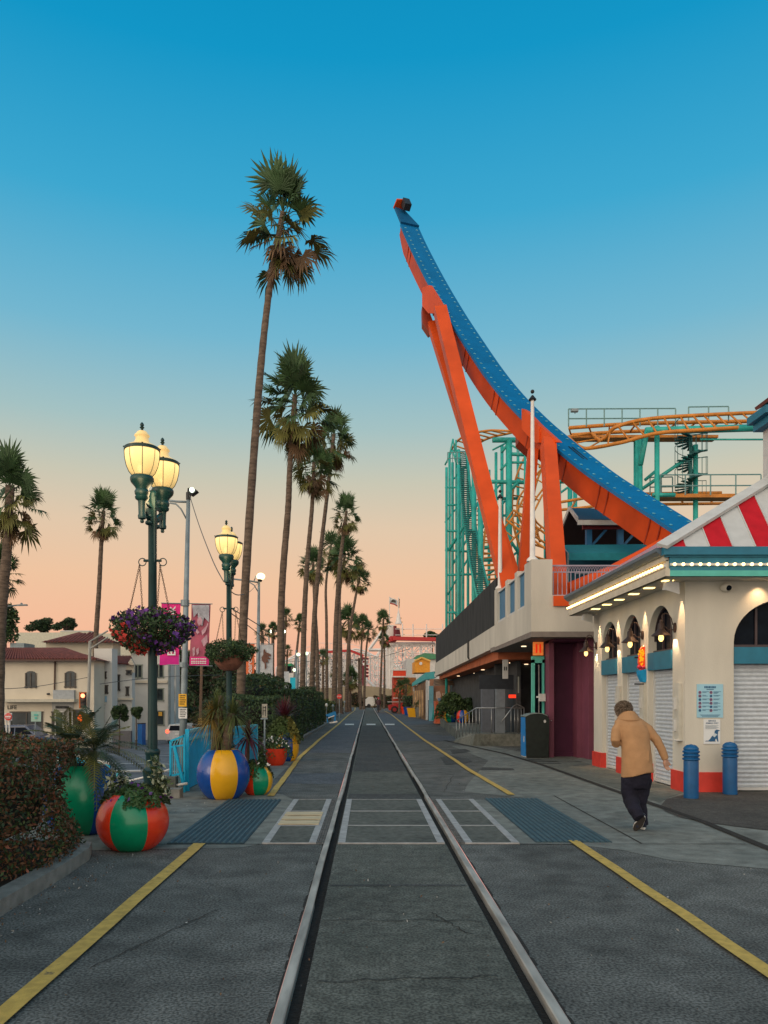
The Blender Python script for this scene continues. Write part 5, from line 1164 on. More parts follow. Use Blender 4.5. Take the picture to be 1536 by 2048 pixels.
s = MB(); qa = P(1119, 1188, 21.2); s.box(qa.x - .22, qa.x + .24, 20.93, 21.3, 4.22, 4.5); s.build('foot_block', LEG, ride)
s = MB(); s.tube([P(1133, 1185, 22.3), P(1180, 1165, 22.8), P(1220, 1147, 22.6), P(1285, 1112, 22), P(1330, 1088, 21.6)], [.26, .25, .22, .2, .2], 10); s.build('lower_arm', LEG, ride, True)
s = MB()
i2 = min(range(80), key=lambda k: (C[k] - onplane(1087, 873)).length)
for k in range(2): i = i2 + 3; q = C[i] + acr * (.62 + k * .14) + nor[i] * .012; s.prism([q, q + tan[i] * 1.1, q + tan[i] * 1.1 + acr * .05, q + acr * .05], nor[i] * .01)
s.build('slots', DARK, ride)
# ================================================================ teal and orange steel coaster behind the deck
sc_ = thing('steel_coaster', 'teal steel roller coaster with orange track, lift stair and spiral stair behind the deck', 'roller coaster', (8, 50, 0))
def T(mb, pts, r, n=6): mb.tube([P(a, b, y) for a, b, y in pts], r, n)
for (px, y0, y1, Y, r) in ((893, 935, 1260, 49, .09), (899, 905, 1260, 53, .09), (905, 925, 1260, 51, .1), (917, 930, 1240, 48, .1), (926, 935, 1230, 50, .10), (936, 930, 1215, 52, .1), (948, 905, 1205, 47, .16), (961, 965, 1190, 46, .17), (1018, 880, 1000, 50, .22), (1015, 1000, 1190, 52, .16), (1059, 915, 1100, 50, .12),
                            (1118, 960, 1120, 52, .2), (1140, 965, 1120, 50, .22), (1148, 965, 1060, 54, .1), (1274, 880, 960, 44, .17), (1281, 875, 965, 42.5, .17), (1314, 853, 990, 42, .20), (1391, 890, 990, 43, .20), (1270, 880, 960, 45, .12), (978, 940, 1200, 54, .11), (992, 905, 1190, 50, .10), (1004, 890, 1190, 53, .12), (1036, 885, 1150, 54, .11), (1050, 890, 960, 49, .08), (1090, 925, 1130, 55, .10), (1152, 965, 1110, 56, .13), (912, 880, 1255, 50, .06), (921, 915, 1240, 54, .07)):
    s = MB(); a = P(px, y0, Y); s.tube([a, (a.x, a.y, 0)], r * (.95 if px < 1100 else .72), 8); s.build('column', TEAL, sc_, True)
s = MB()
for a, b, c, d, Y, r in ((890, 975, 960, 975, 50, .06), (893, 1010, 920, 1010, 50, .07), (891, 1062, 950, 1062, 50, .08), (890, 1100, 965, 1105, 50, .08), (892, 1150, 965, 1148, 50, .08), (893, 1225, 945, 1225, 50, .07), (890, 930, 905, 900, 50, .06), (905, 900, 915, 935, 50, .06), (898, 915, 906, 878, 50, .06), (906, 878, 910, 905, 50, .05),
     (985, 880, 1036, 880, 50, .17), (1020, 908, 1060, 910, 50, .12), (1022, 925, 1058, 925, 50, .08), (960, 963, 1060, 965, 50, .13), (1104, 963, 1150, 963, 50, .14), (962, 997, 1040, 997, 51, .1), (960, 1096, 1020, 1092, 50, .13), (962, 1120, 1030, 1120, 50, .13), (1000, 1140, 1040, 1140, 51, .13),
     (898, 1100, 960, 1000, 49, .10), (905, 1130, 950, 1050, 51, .08), (955, 1020, 1005, 1070, 50, .10), (1005, 1010, 960, 1060, 50, .09), (915, 950, 960, 905, 50, .08), (1000, 1050, 1040, 1110, 50, .1), (1015, 985, 1040, 960, 50, .12), (1003, 905, 1018, 885, 50, .1), (960, 1100, 1010, 1085, 48, .06), (985, 900, 1020, 882, 51, .06),
     (1291, 862, 1536, 855, 42, .20), (1295, 858, 1281, 930, 42, .14), (1281, 980, 1391, 905, 43, .11), (1290, 960, 1314, 940, 43, .1), (1305, 990, 1350, 990, 42, .12), (1400, 879, 1536, 879, 42, .05), (945, 1190, 962, 1140, 48, .09), (895, 1190, 940, 1110, 50, .07), (893, 1200, 918, 1240, 50, .06), (962, 1010, 1004, 965, 53, .08), (962, 1060, 1005, 1010, 53, .08), (1004, 1010, 1036, 965, 54, .08), (975, 1150, 1040, 1100, 52, .09), (960, 1030, 1060, 1032, 53, .09), (1100, 1000, 1150, 965, 55, .09), (1090, 1050, 1152, 1052, 56, .1), (1060, 1120, 1150, 1118, 55, .1), (890, 1045, 926, 1000, 52, .06), (893, 1100, 936, 1062, 52, .06), (905, 960, 936, 930, 52, .06), (1001, 940, 1020, 920, 50, .08), (1022, 890, 1050, 905, 49, .06)):
    T(s, [(a, b, Y), (c, d, Y)], r)
s.each('brace', TEAL, sc_, True)
s = MB()      # lift hill: long narrow stair with treads
n = 74
for i in range(n):
    f = i / (n - 1); px = 925 + 45 * f ** 1.15 - 6 * math.sin(math.pi * f); py = 903 + 305 * f; Y = 50 - 6 * f
    a = P(px - 7 - 5 * f, py, Y); b = P(px + 7 + 7 * f, py + 1, Y); s.bar(a, b, .10, .06)
s.build('lift_stair', TEALD, sc_)
s = MB()
for off in (-8, 8): T(s, [(925 + off, 900, 50), (932 + off, 985, 49), (942 + off * 1.2, 1060, 48), (953 + off * 1.4, 1130, 46), (971 + off * 1.6, 1210, 44)], .11)
T(s, [(917, 905, 50), (914, 870 + 30, 50)], .06); s.build('stair_stringers', TEAL, sc_, True)
def track(mb, pts, gauge, r=.075, step=.9, up=Vector((0, 0, 1)), spine=.0):
    C_ = resample([P(*p) for p in pts], 60); L = 0; nx_ = 0
    A = []; B = []
    for i in range(60):
        t_ = (C_[min(i + 1, 59)] - C_[max(i - 1, 0)]).normalized(); sd = t_.cross(up).normalized(); A.append(C_[i] + sd * gauge / 2); B.append(C_[i] - sd * gauge / 2)
    mb.tube(A, r, 6); mb.tube(B, r, 6)
    for i in range(59):
        sl = (C_[i + 1] - C_[i]).length; L += sl
        if L > nx_: mb.bar(A[i], B[i], .08); nx_ += step
    return mb
s = MB()
track(s, [(920, 905, 55), (935, 885, 53), (960, 872, 51), (1000, 864, 49), (1036, 863, 48)], 1.3, up=Vector((.3, -.5, .8)))
track(s, [(1160, 870, 44), (1185, 888, 43), (1230, 872, 42), (1300, 853, 42), (1400, 845, 42), (1536, 838, 43)], 1.5, .11, .85, up=Vector((0, -.75, .65)))
track(s, [(1140, 863, 46), (1250, 856, 45), (1400, 852, 45), (1536, 850, 45)], 1.3, .11, 1.2)
s.build('orange_track', AMBER, sc_, True)
s = MB()
track(s, [(990, 870 + 190, 48), (985, 1130, 47), (1000, 1200, 46)], 1.2, up=Vector((0, -.9, .3)))
track(s, [(968, 1000, 52), (972, 1080, 50), (990, 1150, 48), (1010, 1200, 46)], 1.5, .09, .5, up=Vector((0, -.9, .2)))
track(s, [(1080, 905, 52), (1060, 940, 52), (1047, 985, 51), (1047, 1040, 50), (1060, 1090, 50)], 1.4, .08, .8, up=Vector((0, -.9, .2)))
track(s, [(1100, 940, 50), (1070, 975, 50), (1050, 1010, 50), (1062, 1050, 50), (1110, 1085, 50)], 1.0, .07, 1.0, up=Vector((0, -.8, .5)))
track(s, [(1065, 1100, 50), (1095, 1110, 50), (1130, 1130, 50)], 1.0, .07, 1.0, up=Vector((0, -.8, .5)))
track(s, [(1100, 1015, 48), (1150, 1008, 47), (1220, 1000, 46), (1300, 998, 45), (1450, 996, 45)], 1.2, .09, 1.6, up=Vector((0, -.7, .7)))
track(s, [(1000, 1085, 49), (1040, 1040, 49), (1070, 985, 50)], 1.0, .07, .8, up=Vector((0, -.8, .5)))
track(s, [(1020, 1030, 47), (1060, 1060, 47), (1125, 1105, 47), (1200, 1140, 46)], 1.0, .07, 1.0, up=Vector((0, -.8, .5)))
track(s, [(1100, 895, 51), (1125, 915, 50), (1110, 940, 50), (1085, 950, 50)], 1.2, .09, .7, up=Vector((0, -.9, .2)))
s.build('lower_track', AMBER, sc_, True)
s = MB(); a = P(1140, 862, 44); s.box(a.x, P(1440, 862, 44).x, 44.2, 45.0, a.z - .30, a.z - .15); a = P(1330, 993, 43); s.box(P(1310, 0, 43).x, P(1470, 0, 43).x, 42.4, 43.3, a.z - .2, a.z + .0); s.build('walkway', AMBER, sc_)
def rail(s, x0, x1, yt, yb, Y, posts, r=.03, mid=True):
    s = MB()
    T(s, [(x0, yt, Y), (x1, yt - 1, Y)], r, 5)
    if mid: T(s, [(x0, (yt + yb) / 2 + 2, Y), (x1, (yt + yb) / 2 + 1, Y)], r, 5)
    for k in range(posts): x = x0 + (x1 - x0) * k / (posts - 1); T(s, [(x, yt, Y), (x, yb, Y)], r, 5)
    s.build('guard_rail', M('rail_teal_grey', alb=(.16, .30, .30), rough=.5), sc_)
rail(s, 1137, 1351, 818, 853, 43.2, 7, .04); rail(s, 1377, 1457, 814, 842, 43.2, 3, .04); rail(s, 1320, 1522, 950, 990, 42, 5, .04); rail(s, 1300, 1345, 955, 990, 44, 3, .04)
rail(s, 895, 925, 905, 925, 49, 4, .03); rail(s, 1036, 1060, 890, 910, 49, 3, .03)
pass
s = MB(); Y = 43; px0 = 1378
c_ = P(1382, 935, Y)
for k in range(40):
    a = k * .42; z = P(0, 995, Y).z + (P(0, 873, Y).z - P(0, 995, Y).z) * k / 39
    p = Vector((c_.x, Y, z)); q = p + Vector((math.cos(a) * .85, math.sin(a) * .85, 0)); s.bar(p, q, .22, .04); s.tube([q, q + Vector((0, 0, .95))], .015, 4)
s.tube([(c_.x, Y, P(0, 995, Y).z), (c_.x, Y, P(0, 873, Y).z)], .08, 8); s.tube([(c_.x + math.cos(k * .42) * .85, Y + math.sin(k * .42) * .85, P(0, 995, Y).z + (P(0, 873, Y).z - P(0, 995, Y).z) * k / 39 + .95) for k in range(40)], .02, 5)
s.build('spiral_stair', M('stair_dark_teal', alb=(.02, .14, .14)), sc_)
t = thing('floodlight', 'small grey floodlight clamped to the left end of the coaster top rail', 'floodlight', P(1146, 820, 43.2)); s = MB(); s.bar(P(1142, 821, 43.1), P(1156, 821, 43.1), .22, .16); s.build('lamp_housing', GREY, t); s = MB(); s.bar(P(1150, 822, 43.15), P(1150, 828, 43.2), .05); s.build('clamp', GREY, t)

def pb(s, x0, y0, x1, y1, Y, d=.3): a = P(x0, y1, Y); b = P(x1, y0, Y); s.box(a.x, b.x, Y, Y + d, max(a.z, 0), b.z)
# ================================================================ white wooden coaster far behind
wc = thing('wooden_coaster', 'white wooden roller coaster lattice spanning the background behind the palms', 'roller coaster', (0, 180, 0))
WH = M('coaster_white', alb=(.74, .70, .66), rough=.7, var=.12, scale=.3)
CRED = M('coaster_red', alb=(.45, .03, .03), rough=.6)
def top_l(px):          # upper contour in pixels, left hill
    if px < 640: return 1330 - (px - 545) * .33
    if px < 715: return 1300 + (px - 640) * .02
    if px < 760: return 1303 + (px - 715) * .25
    return 1290
def lattice(s, x0, x1, topf, Y, bot=1398, dx=9, r=.14, rows=5):
    px = x0; prev = None
    while px <= x1:
        t_ = topf(px); T(s, [(px, t_, Y), (px, bot, Y)], r, 4)
        if prev is not None:
            k = 0; yy = max(t_, prev[1]) + 3
            while yy < bot - 8:
                T(s, [(prev[0], yy, Y), (px, yy, Y)], r * .75, 4); T(s, [(prev[0], yy + (0 if k % 2 else 17), Y), (px, yy + (17 if k % 2 else 0), Y)], r * .7, 4)
                if (int(px) // dx) % 2: T(s, [(prev[0], yy + (17 if k % 2 else 0), Y), (px, yy + (0 if k % 2 else 17), Y)], r * .6, 4)
                yy += 17; k += 1
            T(s, [(prev[0], prev[1], Y), (px, t_, Y)], r * 1.3, 4)
        prev = (px, t_); px += dx
s = MB(); lattice(s, 556, 782, top_l, 178, dx=8); s.build('front_lattice', WH, wc)
s = MB(); lattice(s, 552, 785, lambda x: top_l(x) + 3 + 8 * math.sin(x * .05), 188, dx=10.5, r=.15); s.build('rear_lattice', WH, wc)
for a_ in ((780, 1286, 150, 15, .14), (786, 1290, 158, 19, .13)): s = MB(); lattice(s, a_[0], 876, lambda x: a_[1], a_[2], dx=a_[3], bot=1372, r=a_[4]); s.build('side_lattice', WH, wc)
s = MB()
for a in ((595, 1385, 640, 1330), (700, 1330, 760, 1385), (735, 1320, 700, 1380), (738, 1300, 765, 1262), (738, 1300, 775, 1300), (764, 1262, 764, 1300), (770, 1320, 812, 1345), (760, 1385, 800, 1330)): T(s, [(a[0], a[1], 170), (a[2], a[3], 170)], .35, 4)
s.each('diagonal_strut', WH, wc)
s = MB()
for (x0, y0, x1, y1) in ((628, 1306, 700, 1301), (700, 1301, 727, 1312)): s.bar(P(x0, y0, 176), P(x1, y1, 176), 1.2, .5)
s.bar(P(786, 1277, 149), P(880, 1279, 149), 1.2, .7); s.bar(P(776, 1287, 152), P(787, 1277, 149), 1.2, 1.0); s.each('red_walkway', CRED, wc)
s = MB()
for yy in (1258, 1270): T(s, [(790, yy, 150), (885, yy, 150)], .06, 4)
for px in (805, 826, 853, 885): T(s, [(px, 1248, 150), (px, 1278, 150)], .12, 4)
for px in (600, 630, 660, 690, 720): T(s, [(px, top_l(px) - 16, 178), (px, top_l(px), 178)], .05, 4)
T(s, [(600, 1300, 178), (640, 1286, 178), (700, 1288, 178), (722, 1294, 178)], .05, 4); s.each('hand_rail', WH, wc)
s = MB(); pb(s, 596, 1335, 724, 1400, 196, 6); pb(s, 640, 1318, 722, 1336, 197, 5); s.each('shade_backing', M('backing_shade_grey', alb=(.17, .15, .15), rough=.9, var=.5, scale=.12), wc)  # added dark mass standing in for the shade inside the lattice
s = MB(); a = P(774, 1400, 153); b = P(789, 1250, 153); s.box(a.x, b.x, 153, 160, 0, b.z); s.build('white_tower', WH, wc)
s = MB(); a = P(787, 1278, 152); b = P(793, 1252, 152); s.box(a.x, b.x, 151.5, 153, a.z, b.z); a = P(793, 1280, 152); b = P(803, 1256, 152); s.add([(a.x, 152, a.z), (b.x, 152, a.z), (a.x + .6, 152, b.z), (a.x, 152, b.z), (a.x, 153, a.z), (b.x, 153, a.z), (a.x + .6, 153, b.z), (a.x, 153, b.z)], [(0, 1, 2, 3), (7, 6, 5, 4), (0, 4, 5, 1), (1, 5, 6, 2), (2, 6, 7, 3), (3, 7, 4, 0)]); s.build('maroon_stair', M('maroon', alb=(.16, .02, .03)), wc)
s = MB()
for px, yb, w_ in ((727, 1372, 2), ): a = P(px - 3, 1345, 165); b = P(px + 3, 1398, 165); s.box(a.x, b.x, 164, 166, 0, a.z + 1.5)
for k in range(7): a = P(722 + (k % 2) * 3, 1316 + k * 7, 172); s.bar(a, P(737, 1318 + k * 7, 172), .4, .5)
s.build('maroon_stair', M('maroon'), wc)
s = MB(); cn = P(797, 1248, 151); s.lathe([(.7, 0), (.45, .8), (.15, 2.4), (.02, 3.4)], cn, 8); s.build('spire', WH, wc)
# curving beige wall and white wall at the bend
t = thing('curved_wall', 'long beige curved wall closing the view at the bend of the track', 'wall', (0, 150, 0))
s = MB(); pts = [P(560, 1400, 150), P(690, 1400, 152), P(740, 1400, 150), P(788, 1400, 145)]; C_ = resample([Vector((p.x, p.y, 0)) for p in pts], 24)
for i in range(23): f = i / 23; h = 3.2 + 1.0 * math.sin(math.pi * f); s.quad(C_[i], C_[i + 1], C_[i + 1] + Vector((0, 0, h)), C_[i] + Vector((0, 0, h))); s.quad(C_[i] + Vector((0, .5, 0)), C_[i + 1] + Vector((0, .5, 0)), C_[i + 1] + Vector((0, .5, h)), C_[i] + Vector((0, .5, h))); s.quad(C_[i] + Vector((0, 0, h)), C_[i + 1] + Vector((0, 0, h)), C_[i + 1] + Vector((0, .5, h)), C_[i] + Vector((0, .5, h)))
s.build('wall_face', M('beige_wall', alb=(.30, .25, .17), rough=.9, var=.15, scale=.5), t)
t = thing('white_car', 'pale van like shape parked at the far bend under the beige wall', 'van', (P(757, 1400, 141).x, 141, 0))
s = MB(); a, b = P(728, 1400, 141).x, P(783, 1400, 141).x; s.prism([(a, 141, .35), (b, 141, .35), (b, 141, 1.0), (b - .9, 141, 1.35), (b - 1.9, 141, 2.0), (a + .8, 141, 2.0), (a + .1, 141, 1.4)], (0, 1.9, 0)); s.build('body', WHITEP, t); s = MB()
for xx in (a + .9, b - 1.0): s.v += []; s.tube([(xx, 140.95, .36), (xx, 141.25, .36)], .36, 14)
s.each('wheel', DARK, t)
# flags
def flag(px, py0, py1, Y, flagpts, mats, label, stripe=None):
    t = thing('flag', label, 'flag', P(px, py1, Y)); s = MB(); T(s, [(px, py0, Y), (px, py1, Y)], .07, 5); s.build('pole', WHITEP, t); return t
t = flag(779, 1193, 1258, 150, None, None, 'white state flag with a dark bear and red stripe flying above the wooden coaster')
s = MB(); 
for i in range(8):
    x0 = 779 + i * 2; x1 = x0 + 2; d0 = .9 * i * .9 + math.sin(i) * .5; d1 = .9 * (i + 1) * .9 + math.sin(i + 1) * .5; s.cm = 0; s.quad(P(x0, 1194 + d0, 150 + .2 * math.sin(i)), P(x1, 1194 + d1, 150 + .2 * math.sin(i + 1)), P(x1, 1204 + d1, 150 + .2 * math.sin(i + 1)), P(x0, 1204 + d0, 150 + .2 * math.sin(i)))
    s.cm = 1; s.quad(P(x0, 1204 + d0, 150 + .2 * math.sin(i)), P(x1, 1204 + d1, 150 + .2 * math.sin(i + 1)), P(x1, 1206.5 + d1, 150 + .2 * math.sin(i + 1)), P(x0, 1206.5 + d0, 150 + .2 * math.sin(i)))
s.build('cloth', [M('flag_white', alb=(.6, .62, .6)), CRED], t)
s = MB(); s.add([P(a, b, 149.6) for a, b in ((782, 1204), (783, 1200), (786, 1198.5), (790, 1200), (792, 1202), (791, 1206), (789, 1205), (786, 1204), (784, 1206))], [tuple(range(9))]); s.build('bear', M('bear_brown', alb=(.05, .04, .03)), t)
t = flag(797, 1194, 1226, 151, None, None, 'furled orange flag on the pole above the coaster spire')
s = MB(); 
for i in range(6): s.cm = i % 2; s.quad(P(797, 1197 + i * 3, 151), P(799.5 - i * .1, 1198 + i * 3, 151), P(799.8 - i * .1, 1201 + i * 3, 151.3), P(797, 1200 + i * 3, 151.1))
s.build('cloth', [M('flag_orange', alb=(.5, .25, .12)), M('flag_cream', alb=(.6, .45, .3))], t)
for i, (px, py) in enumerate(((801, 1235), (803, 1243), (806, 1258), (807, 1268))):
    t = thing('pennant', ('highest', 'second highest', 'third', 'lowest')[i] + ' small yellow pennant beside the coaster spire', 'pennant', P(px, py, 151), 'pennants by the coaster spire'); s = MB(); s.prism([P(px - 2, py, 151), P(px + 3, py + .5, 151), P(px + 2, py + 2, 151), P(px - 2, py + 1.5, 151)], (0, .05, 0)); s.build('cloth', MUST, t)
    s = MB(); T(s, [(px - 2, py - 1, 151), (px - 2, py + 8, 151)], .05, 4); s.build('pole', WHITEP, t)

# ================================================================ shops along the right, far
def shop(name, label, cat, loc): return thing(name, label, cat, loc)
# turquoise canopy shop
t = shop('gift_shop', 'shop with a turquoise canopy and glazed brown front beyond the deck building', 'shop', (6.5, 56, 0))
s = MB(); s.add([P(824, 1366, 75), P(851, 1345, 58), P(869, 1343, 54), P(869, 1357, 54), P(851, 1359, 58), P(824, 1373, 75)], [(0, 1, 4, 5), (1, 2, 3, 4)]); s.add([P(824, 1366, 75), P(851, 1345, 58), P(869, 1343, 54), P(880, 1343, 75)], [(0, 1, 2, 3)]); s.add([P(824, 1373, 75), P(851, 1359, 58), P(869, 1357, 54), P(880, 1350, 75)], [(0, 1, 2, 3)]); s.build('canopy', M('canopy_turquoise', alb=(.02, .36, .38), rough=.5), t)
s = MB(); pb(s, 852, 1360, 856, 1440, 57); pb(s, 826, 1374, 829, 1437, 75); s.each('post', GREYW, t)
s = MB(); s.add([P(828, 1374, 76) , P(854, 1358, 58.5), P(854, 1442, 58.5), Vector((P(828, 1374, 76).x, 76, 0))], [(0, 1, 2, 3)]); s.build('shop_front', M('shopfront', alb=(.16, .09, .045), rough=.6, var=.8, scale=1.3), t)
s = MB()
for i in range(5): f = .1 + i * .18; a = P(828, 1374, 76).lerp(P(854, 1358, 58.5), f); s.box(a.x - .22, a.x - .1, a.y - .5, a.y, .2, 2.4)
s.each('display', M('display_tan', alb=(.45, .30, .16), var=.6, scale=2), t)
t = shop('mural_shop', 'open stall with a bright striped mural wall and beach figures, left of the terrace', 'shop', (7, 52, 0))
s = MB(); pb(s, 860, 1358, 925, 1442, 52); s.build('mural_wall', M('mural', alb=(.42, .27, .17), col2=(150, 90, 70), var=.8, scale=.9), t)
s = MB(); pb(s, 858, 1372, 867, 1442, 51.8, .1); s.build('blue_panel', M('mural_blue', alb=(.15, .38, .48), var=.4, scale=1), t)
s = MB(); a = P(866, 1438, 51.6)
s.add([P(x_, y_, 51.6) for x_, y_ in ((863, 1440), (872, 1440), (872, 1418), (867, 1412))], [(0, 1, 2, 3)]); s.build('teal_board', M('mural_teal', alb=(.03, .35, .38)), t)
s = MB(); s.add([P(x_, y_, 51.5) for x_, y_ in ((872, 1384), (879, 1382), (882, 1390), (880, 1398), (885, 1408), (880, 1412), (876, 1400), (872, 1396))], [tuple(range(8))]); s.build('painted_swimmer', M('mural_skin', alb=(.62, .45, .38)), t)
s = MB(); s.add([P(x_, y_, 51.45) for x_, y_ in ((875, 1396), (882, 1396), (884, 1406), (878, 1408))], [(0, 1, 2, 3)]); s.build('painted_shorts', M('mural_denim', alb=(.15, .25, .42)), t)
s = MB()
for k in range(5): pb(s, 885 + k * 4, 1386, 887 + k * 4, 1412, 51.6, .1)
s.build('pale_stripes', M('mural_cream', alb=(.62, .5, .36)), t)
s = MB(); pb(s, 908, 1376, 922, 1412, 51, .2); s.build('red_figure', M('mural_red', alb=(.30, .05, .035), var=.5, scale=1), t)
s = MB(); s.add([P(868, 1358, 50), P(925, 1363, 50), P(935, 1376, 49), P(905, 1370, 49), P(866, 1372, 49)], [tuple(range(5))]); s.build('thatch_awning', M('thatch', alb=(.20, .14, .09), var=.5, scale=4), t)
s = MB(); pb(s, 925, 1362, 957, 1440, 60); s.build('mint_wall', M('mint_wall', alb=(.16, .42, .30), rough=.8), t)
s = MB(); pb(s, 952, 1362, 962, 1440, 40, .2); s.build('purple_pier', PURP, t)
t = thing('planter_box', 'orange red square planter box at the near end of the mural stall', 'planter', (P(880, 1440, 50).x, 50, 0))
s = MB(); s.box(P(871, 0, 49).x, P(892, 0, 49).x, 49, 50, .1, 1.45); s.build('box', M('box_orange', alb=(.60, .12, .05), rough=.5), t); s = MB(); s.box(P(870, 0, 49).x, P(893, 0, 49).x, 48.95, 50.05, 1.45, 1.52); s.box(P(870, 0, 49).x, P(893, 0, 49).x, 48.95, 50.05, .1, .2); s.each('rim', M('box_orange2', alb=(.62, .16, .07)), t)
g = np.random.default_rng(5)
bx = P(905, 1415, 41); t = thing('green_shrub', 'big dark leafy shrub behind the terrace railing', 'shrub', (bx.x, 41, .4)); 
leafmesh('foliage', dome((bx.x, 41, .95), .80, .6, 1.05, 3200, 55, -.35), .16, [LG, FRG, LG2], t, seed=55)
leafmesh('foliage', dome((bx.x + .85, 41, .9), .65, .6, .8, 2200, 56, -.35), .16, [LG, FRG], t, seed=56)
def bp2(px, Y, dia, h, cols, rot, label):
    return ball_planter((P(px, 0, Y).x, Y, .42 if Y < 48 else 0), dia, h, cols, rot, label)
bp2(903, 41, .85, .72, 'ygbg' * 2, 0, 'yellow green ball planter under the dark shrub on the terrace')
bp2(926, 40, .7, .66, 'bybr' * 2, 1, 'blue ball planter just behind the descending railing')
# farther coloured buildings
t = shop('red_shop', 'red shop front with a flat red sign panel farther along the promenade', 'shop', (P(800, 0, 92).x, 92, 0))
s = MB(); pb(s, 787, 1352, 815, 1430, 92, 6); s.build('wall', M('shop_red', alb=(.48, .06, .03), rough=.7, var=.3, scale=1), t)
s = MB(); pb(s, 786, 1341, 815, 1352, 91.6, .5); s.build('sign_panel', M('panel_red', alb=(.72, .06, .02)), t); s = MB(); pb(s, 785, 1338.5, 816, 1341, 91.5, .7); pb(s, 785, 1352, 816, 1354.5, 91.5, .7); s.build('white_trim', WHITEP, t)
s = MB(); pb(s, 791, 1362, 806, 1395, 91.7, .2); s.build('red_door', M('door_red2', alb=(.70, .08, .05)), t)
s = MB(); pb(s, 787, 1395, 812, 1397, 90, 1.5); s.build('counter', WHITEP, t)
t = shop('wooden_shop', 'brown timber clad shop between the red shop and the turquoise canopy', 'shop', (P(822, 0, 84).x, 84, 0))
s = MB(); pb(s, 814, 1355, 832, 1432, 84, 8); s.build('wall', M('timber', alb=(.34, .15, .055), rough=.8, var=.4, scale=3, stretch=(6, 1, .3)), t)
s = MB(); pb(s, 813, 1318, 831, 1356, 90, 8); s.build('grey_upper', GREYW, t)
t = shop('gabled_shop', 'orange yellow gabled shop top with a round white badge, behind the timber shop', 'shop', (P(843, 0, 80).x, 80, 0))
s = MB(); s.prism([P(830, 1345, 80), P(860, 1345, 80), P(860, 1322, 80), P(843, 1316, 80), P(830, 1322, 80)], (0, 5, 0)); s.build('gable_wall', M('gable_orange', alb=(.80, .33, .03), rough=.6), t)
s = MB(); s.bar(P(829, 1322, 79.9), P(843, 1315, 79.9), .2, .15); s.bar(P(843, 1315, 79.9), P(861, 1322, 79.9), .2, .15); s.build('gable_trim', M('gable_yellow', alb=(.85, .5, .12)), t)
s = MB(); q = P(841.5, 1327, 79.8); s.add([(q.x + .16 * math.cos(a), q.y, q.z + .16 * math.sin(a)) for a in [i * math.pi / 8 for i in range(16)]], [tuple(range(16))]); s.build('badge', WHITEP, t)
t = shop('green_roof_hall', 'hall with a low green roof behind the gabled shop', 'building', (P(850, 0, 100).x, 100, 0))
s = MB(); s.prism([P(828, 1318, 100), P(885, 1318, 100), P(880, 1309, 100), P(850, 1306, 100), P(832, 1312, 100)], (0, 14, 0)); s.build('roof', M('roof_green', alb=(.08, .25, .13), rough=.7), t); s = MB(); pb(s, 829, 1318, 885, 1400, 100.5, 13); s.build('wall', WHITEP, t)
# coloured barrels / planters
for i, (px, c_, lab) in enumerate(((810, 'r', 'red'), (816, 'b', 'blue'), (824, 'y', 'yellow'))):
    Y = 84 - i * 7; t = thing('painted_planter', f'{lab} slanted planter in the row before the timber shop', 'planter', (P(px, 0, Y).x, Y, 0), 'coloured planters before the far shops')
    s = MB(); x_ = P(px, 0, Y).x; s.add([(x_ - .30, Y, 0), (x_ + .34, Y, 0), (x_ + .24, Y, .85), (x_ - .46, Y, .85), (x_ - .30, Y + .7, 0), (x_ + .34, Y + .7, 0), (x_ + .24, Y + .7, .85), (x_ - .46, Y + .7, .85)], [(0, 1, 2, 3), (7, 6, 5, 4), (0, 4, 5, 1), (1, 5, 6, 2), (3, 2, 6, 7), (0, 3, 7, 4)]); s.build('box', PC[c_], t); s = MB(); s.box(x_ - .4, x_ + .2, Y + .05, Y + .65, .8, .87); s.build('soil', SOIL, t)
hedge('shrub', 'dark shrub growing over the coloured planters', (P(808, 0, 78).x, 78, .6), (P(832, 0, 78).x, 80, 1.9), 1200, .2, [LG, FRG], 61, [.6, .4], 'shrub', .3)
t = thing('barrel_planter', 'grey round tub with a plant beside the shop post', 'planter', (P(842, 0, 66).x, 66, 0)); s = MB(); s.lathe([(.36, 0), (.48, .5), (.52, .95), (.45, .95), (.44, .85), (.01, .85)], (P(842, 0, 66).x, 66, 0), 20); s.build('tub', M('tub_grey', alb=(.16, .16, .14), rough=.8), t, 50)
leafmesh('foliage', dome((P(842, 0, 66).x, 66, .9), .6, .5, .7, 500, 62, -.2), .14, [LG2, LG], t, seed=3)
t = thing('brown_kiosk', 'rounded brown cabinet behind the grey tub', 'cabinet', (P(850, 0, 70).x, 70, 0)); s = MB(); a = P(843, 0, 70).x; b = P(855, 0, 70).x; m_ = (a + b) / 2; s.prism([(a, 70, 0), (b, 70, 0), (b, 70, 1.3), (m_ + .15, 70, 1.7), (m_ - .15, 70, 1.7), (a, 70, 1.3)], (0, 1, 0)); s.build('cabinet', M('kiosk_brown', alb=(.36, .20, .10)), t); s = MB(); s.box(a - .03, b + .03, 69.95, 71.05, 0, .12); s.build('base', DARK, t)
prow(798, 84, [(799, 1408)], (800, 1375), 1358, 17, 'small bushy palm in front of the red shop', 3, 1, rbot=.14, rtop=.1)
prow(811, 82, [(811, 1405)], (812, 1370), 1355, 15, 'small bushy palm in front of the timber shop', 3, 2.6, rbot=.14, rtop=.1)
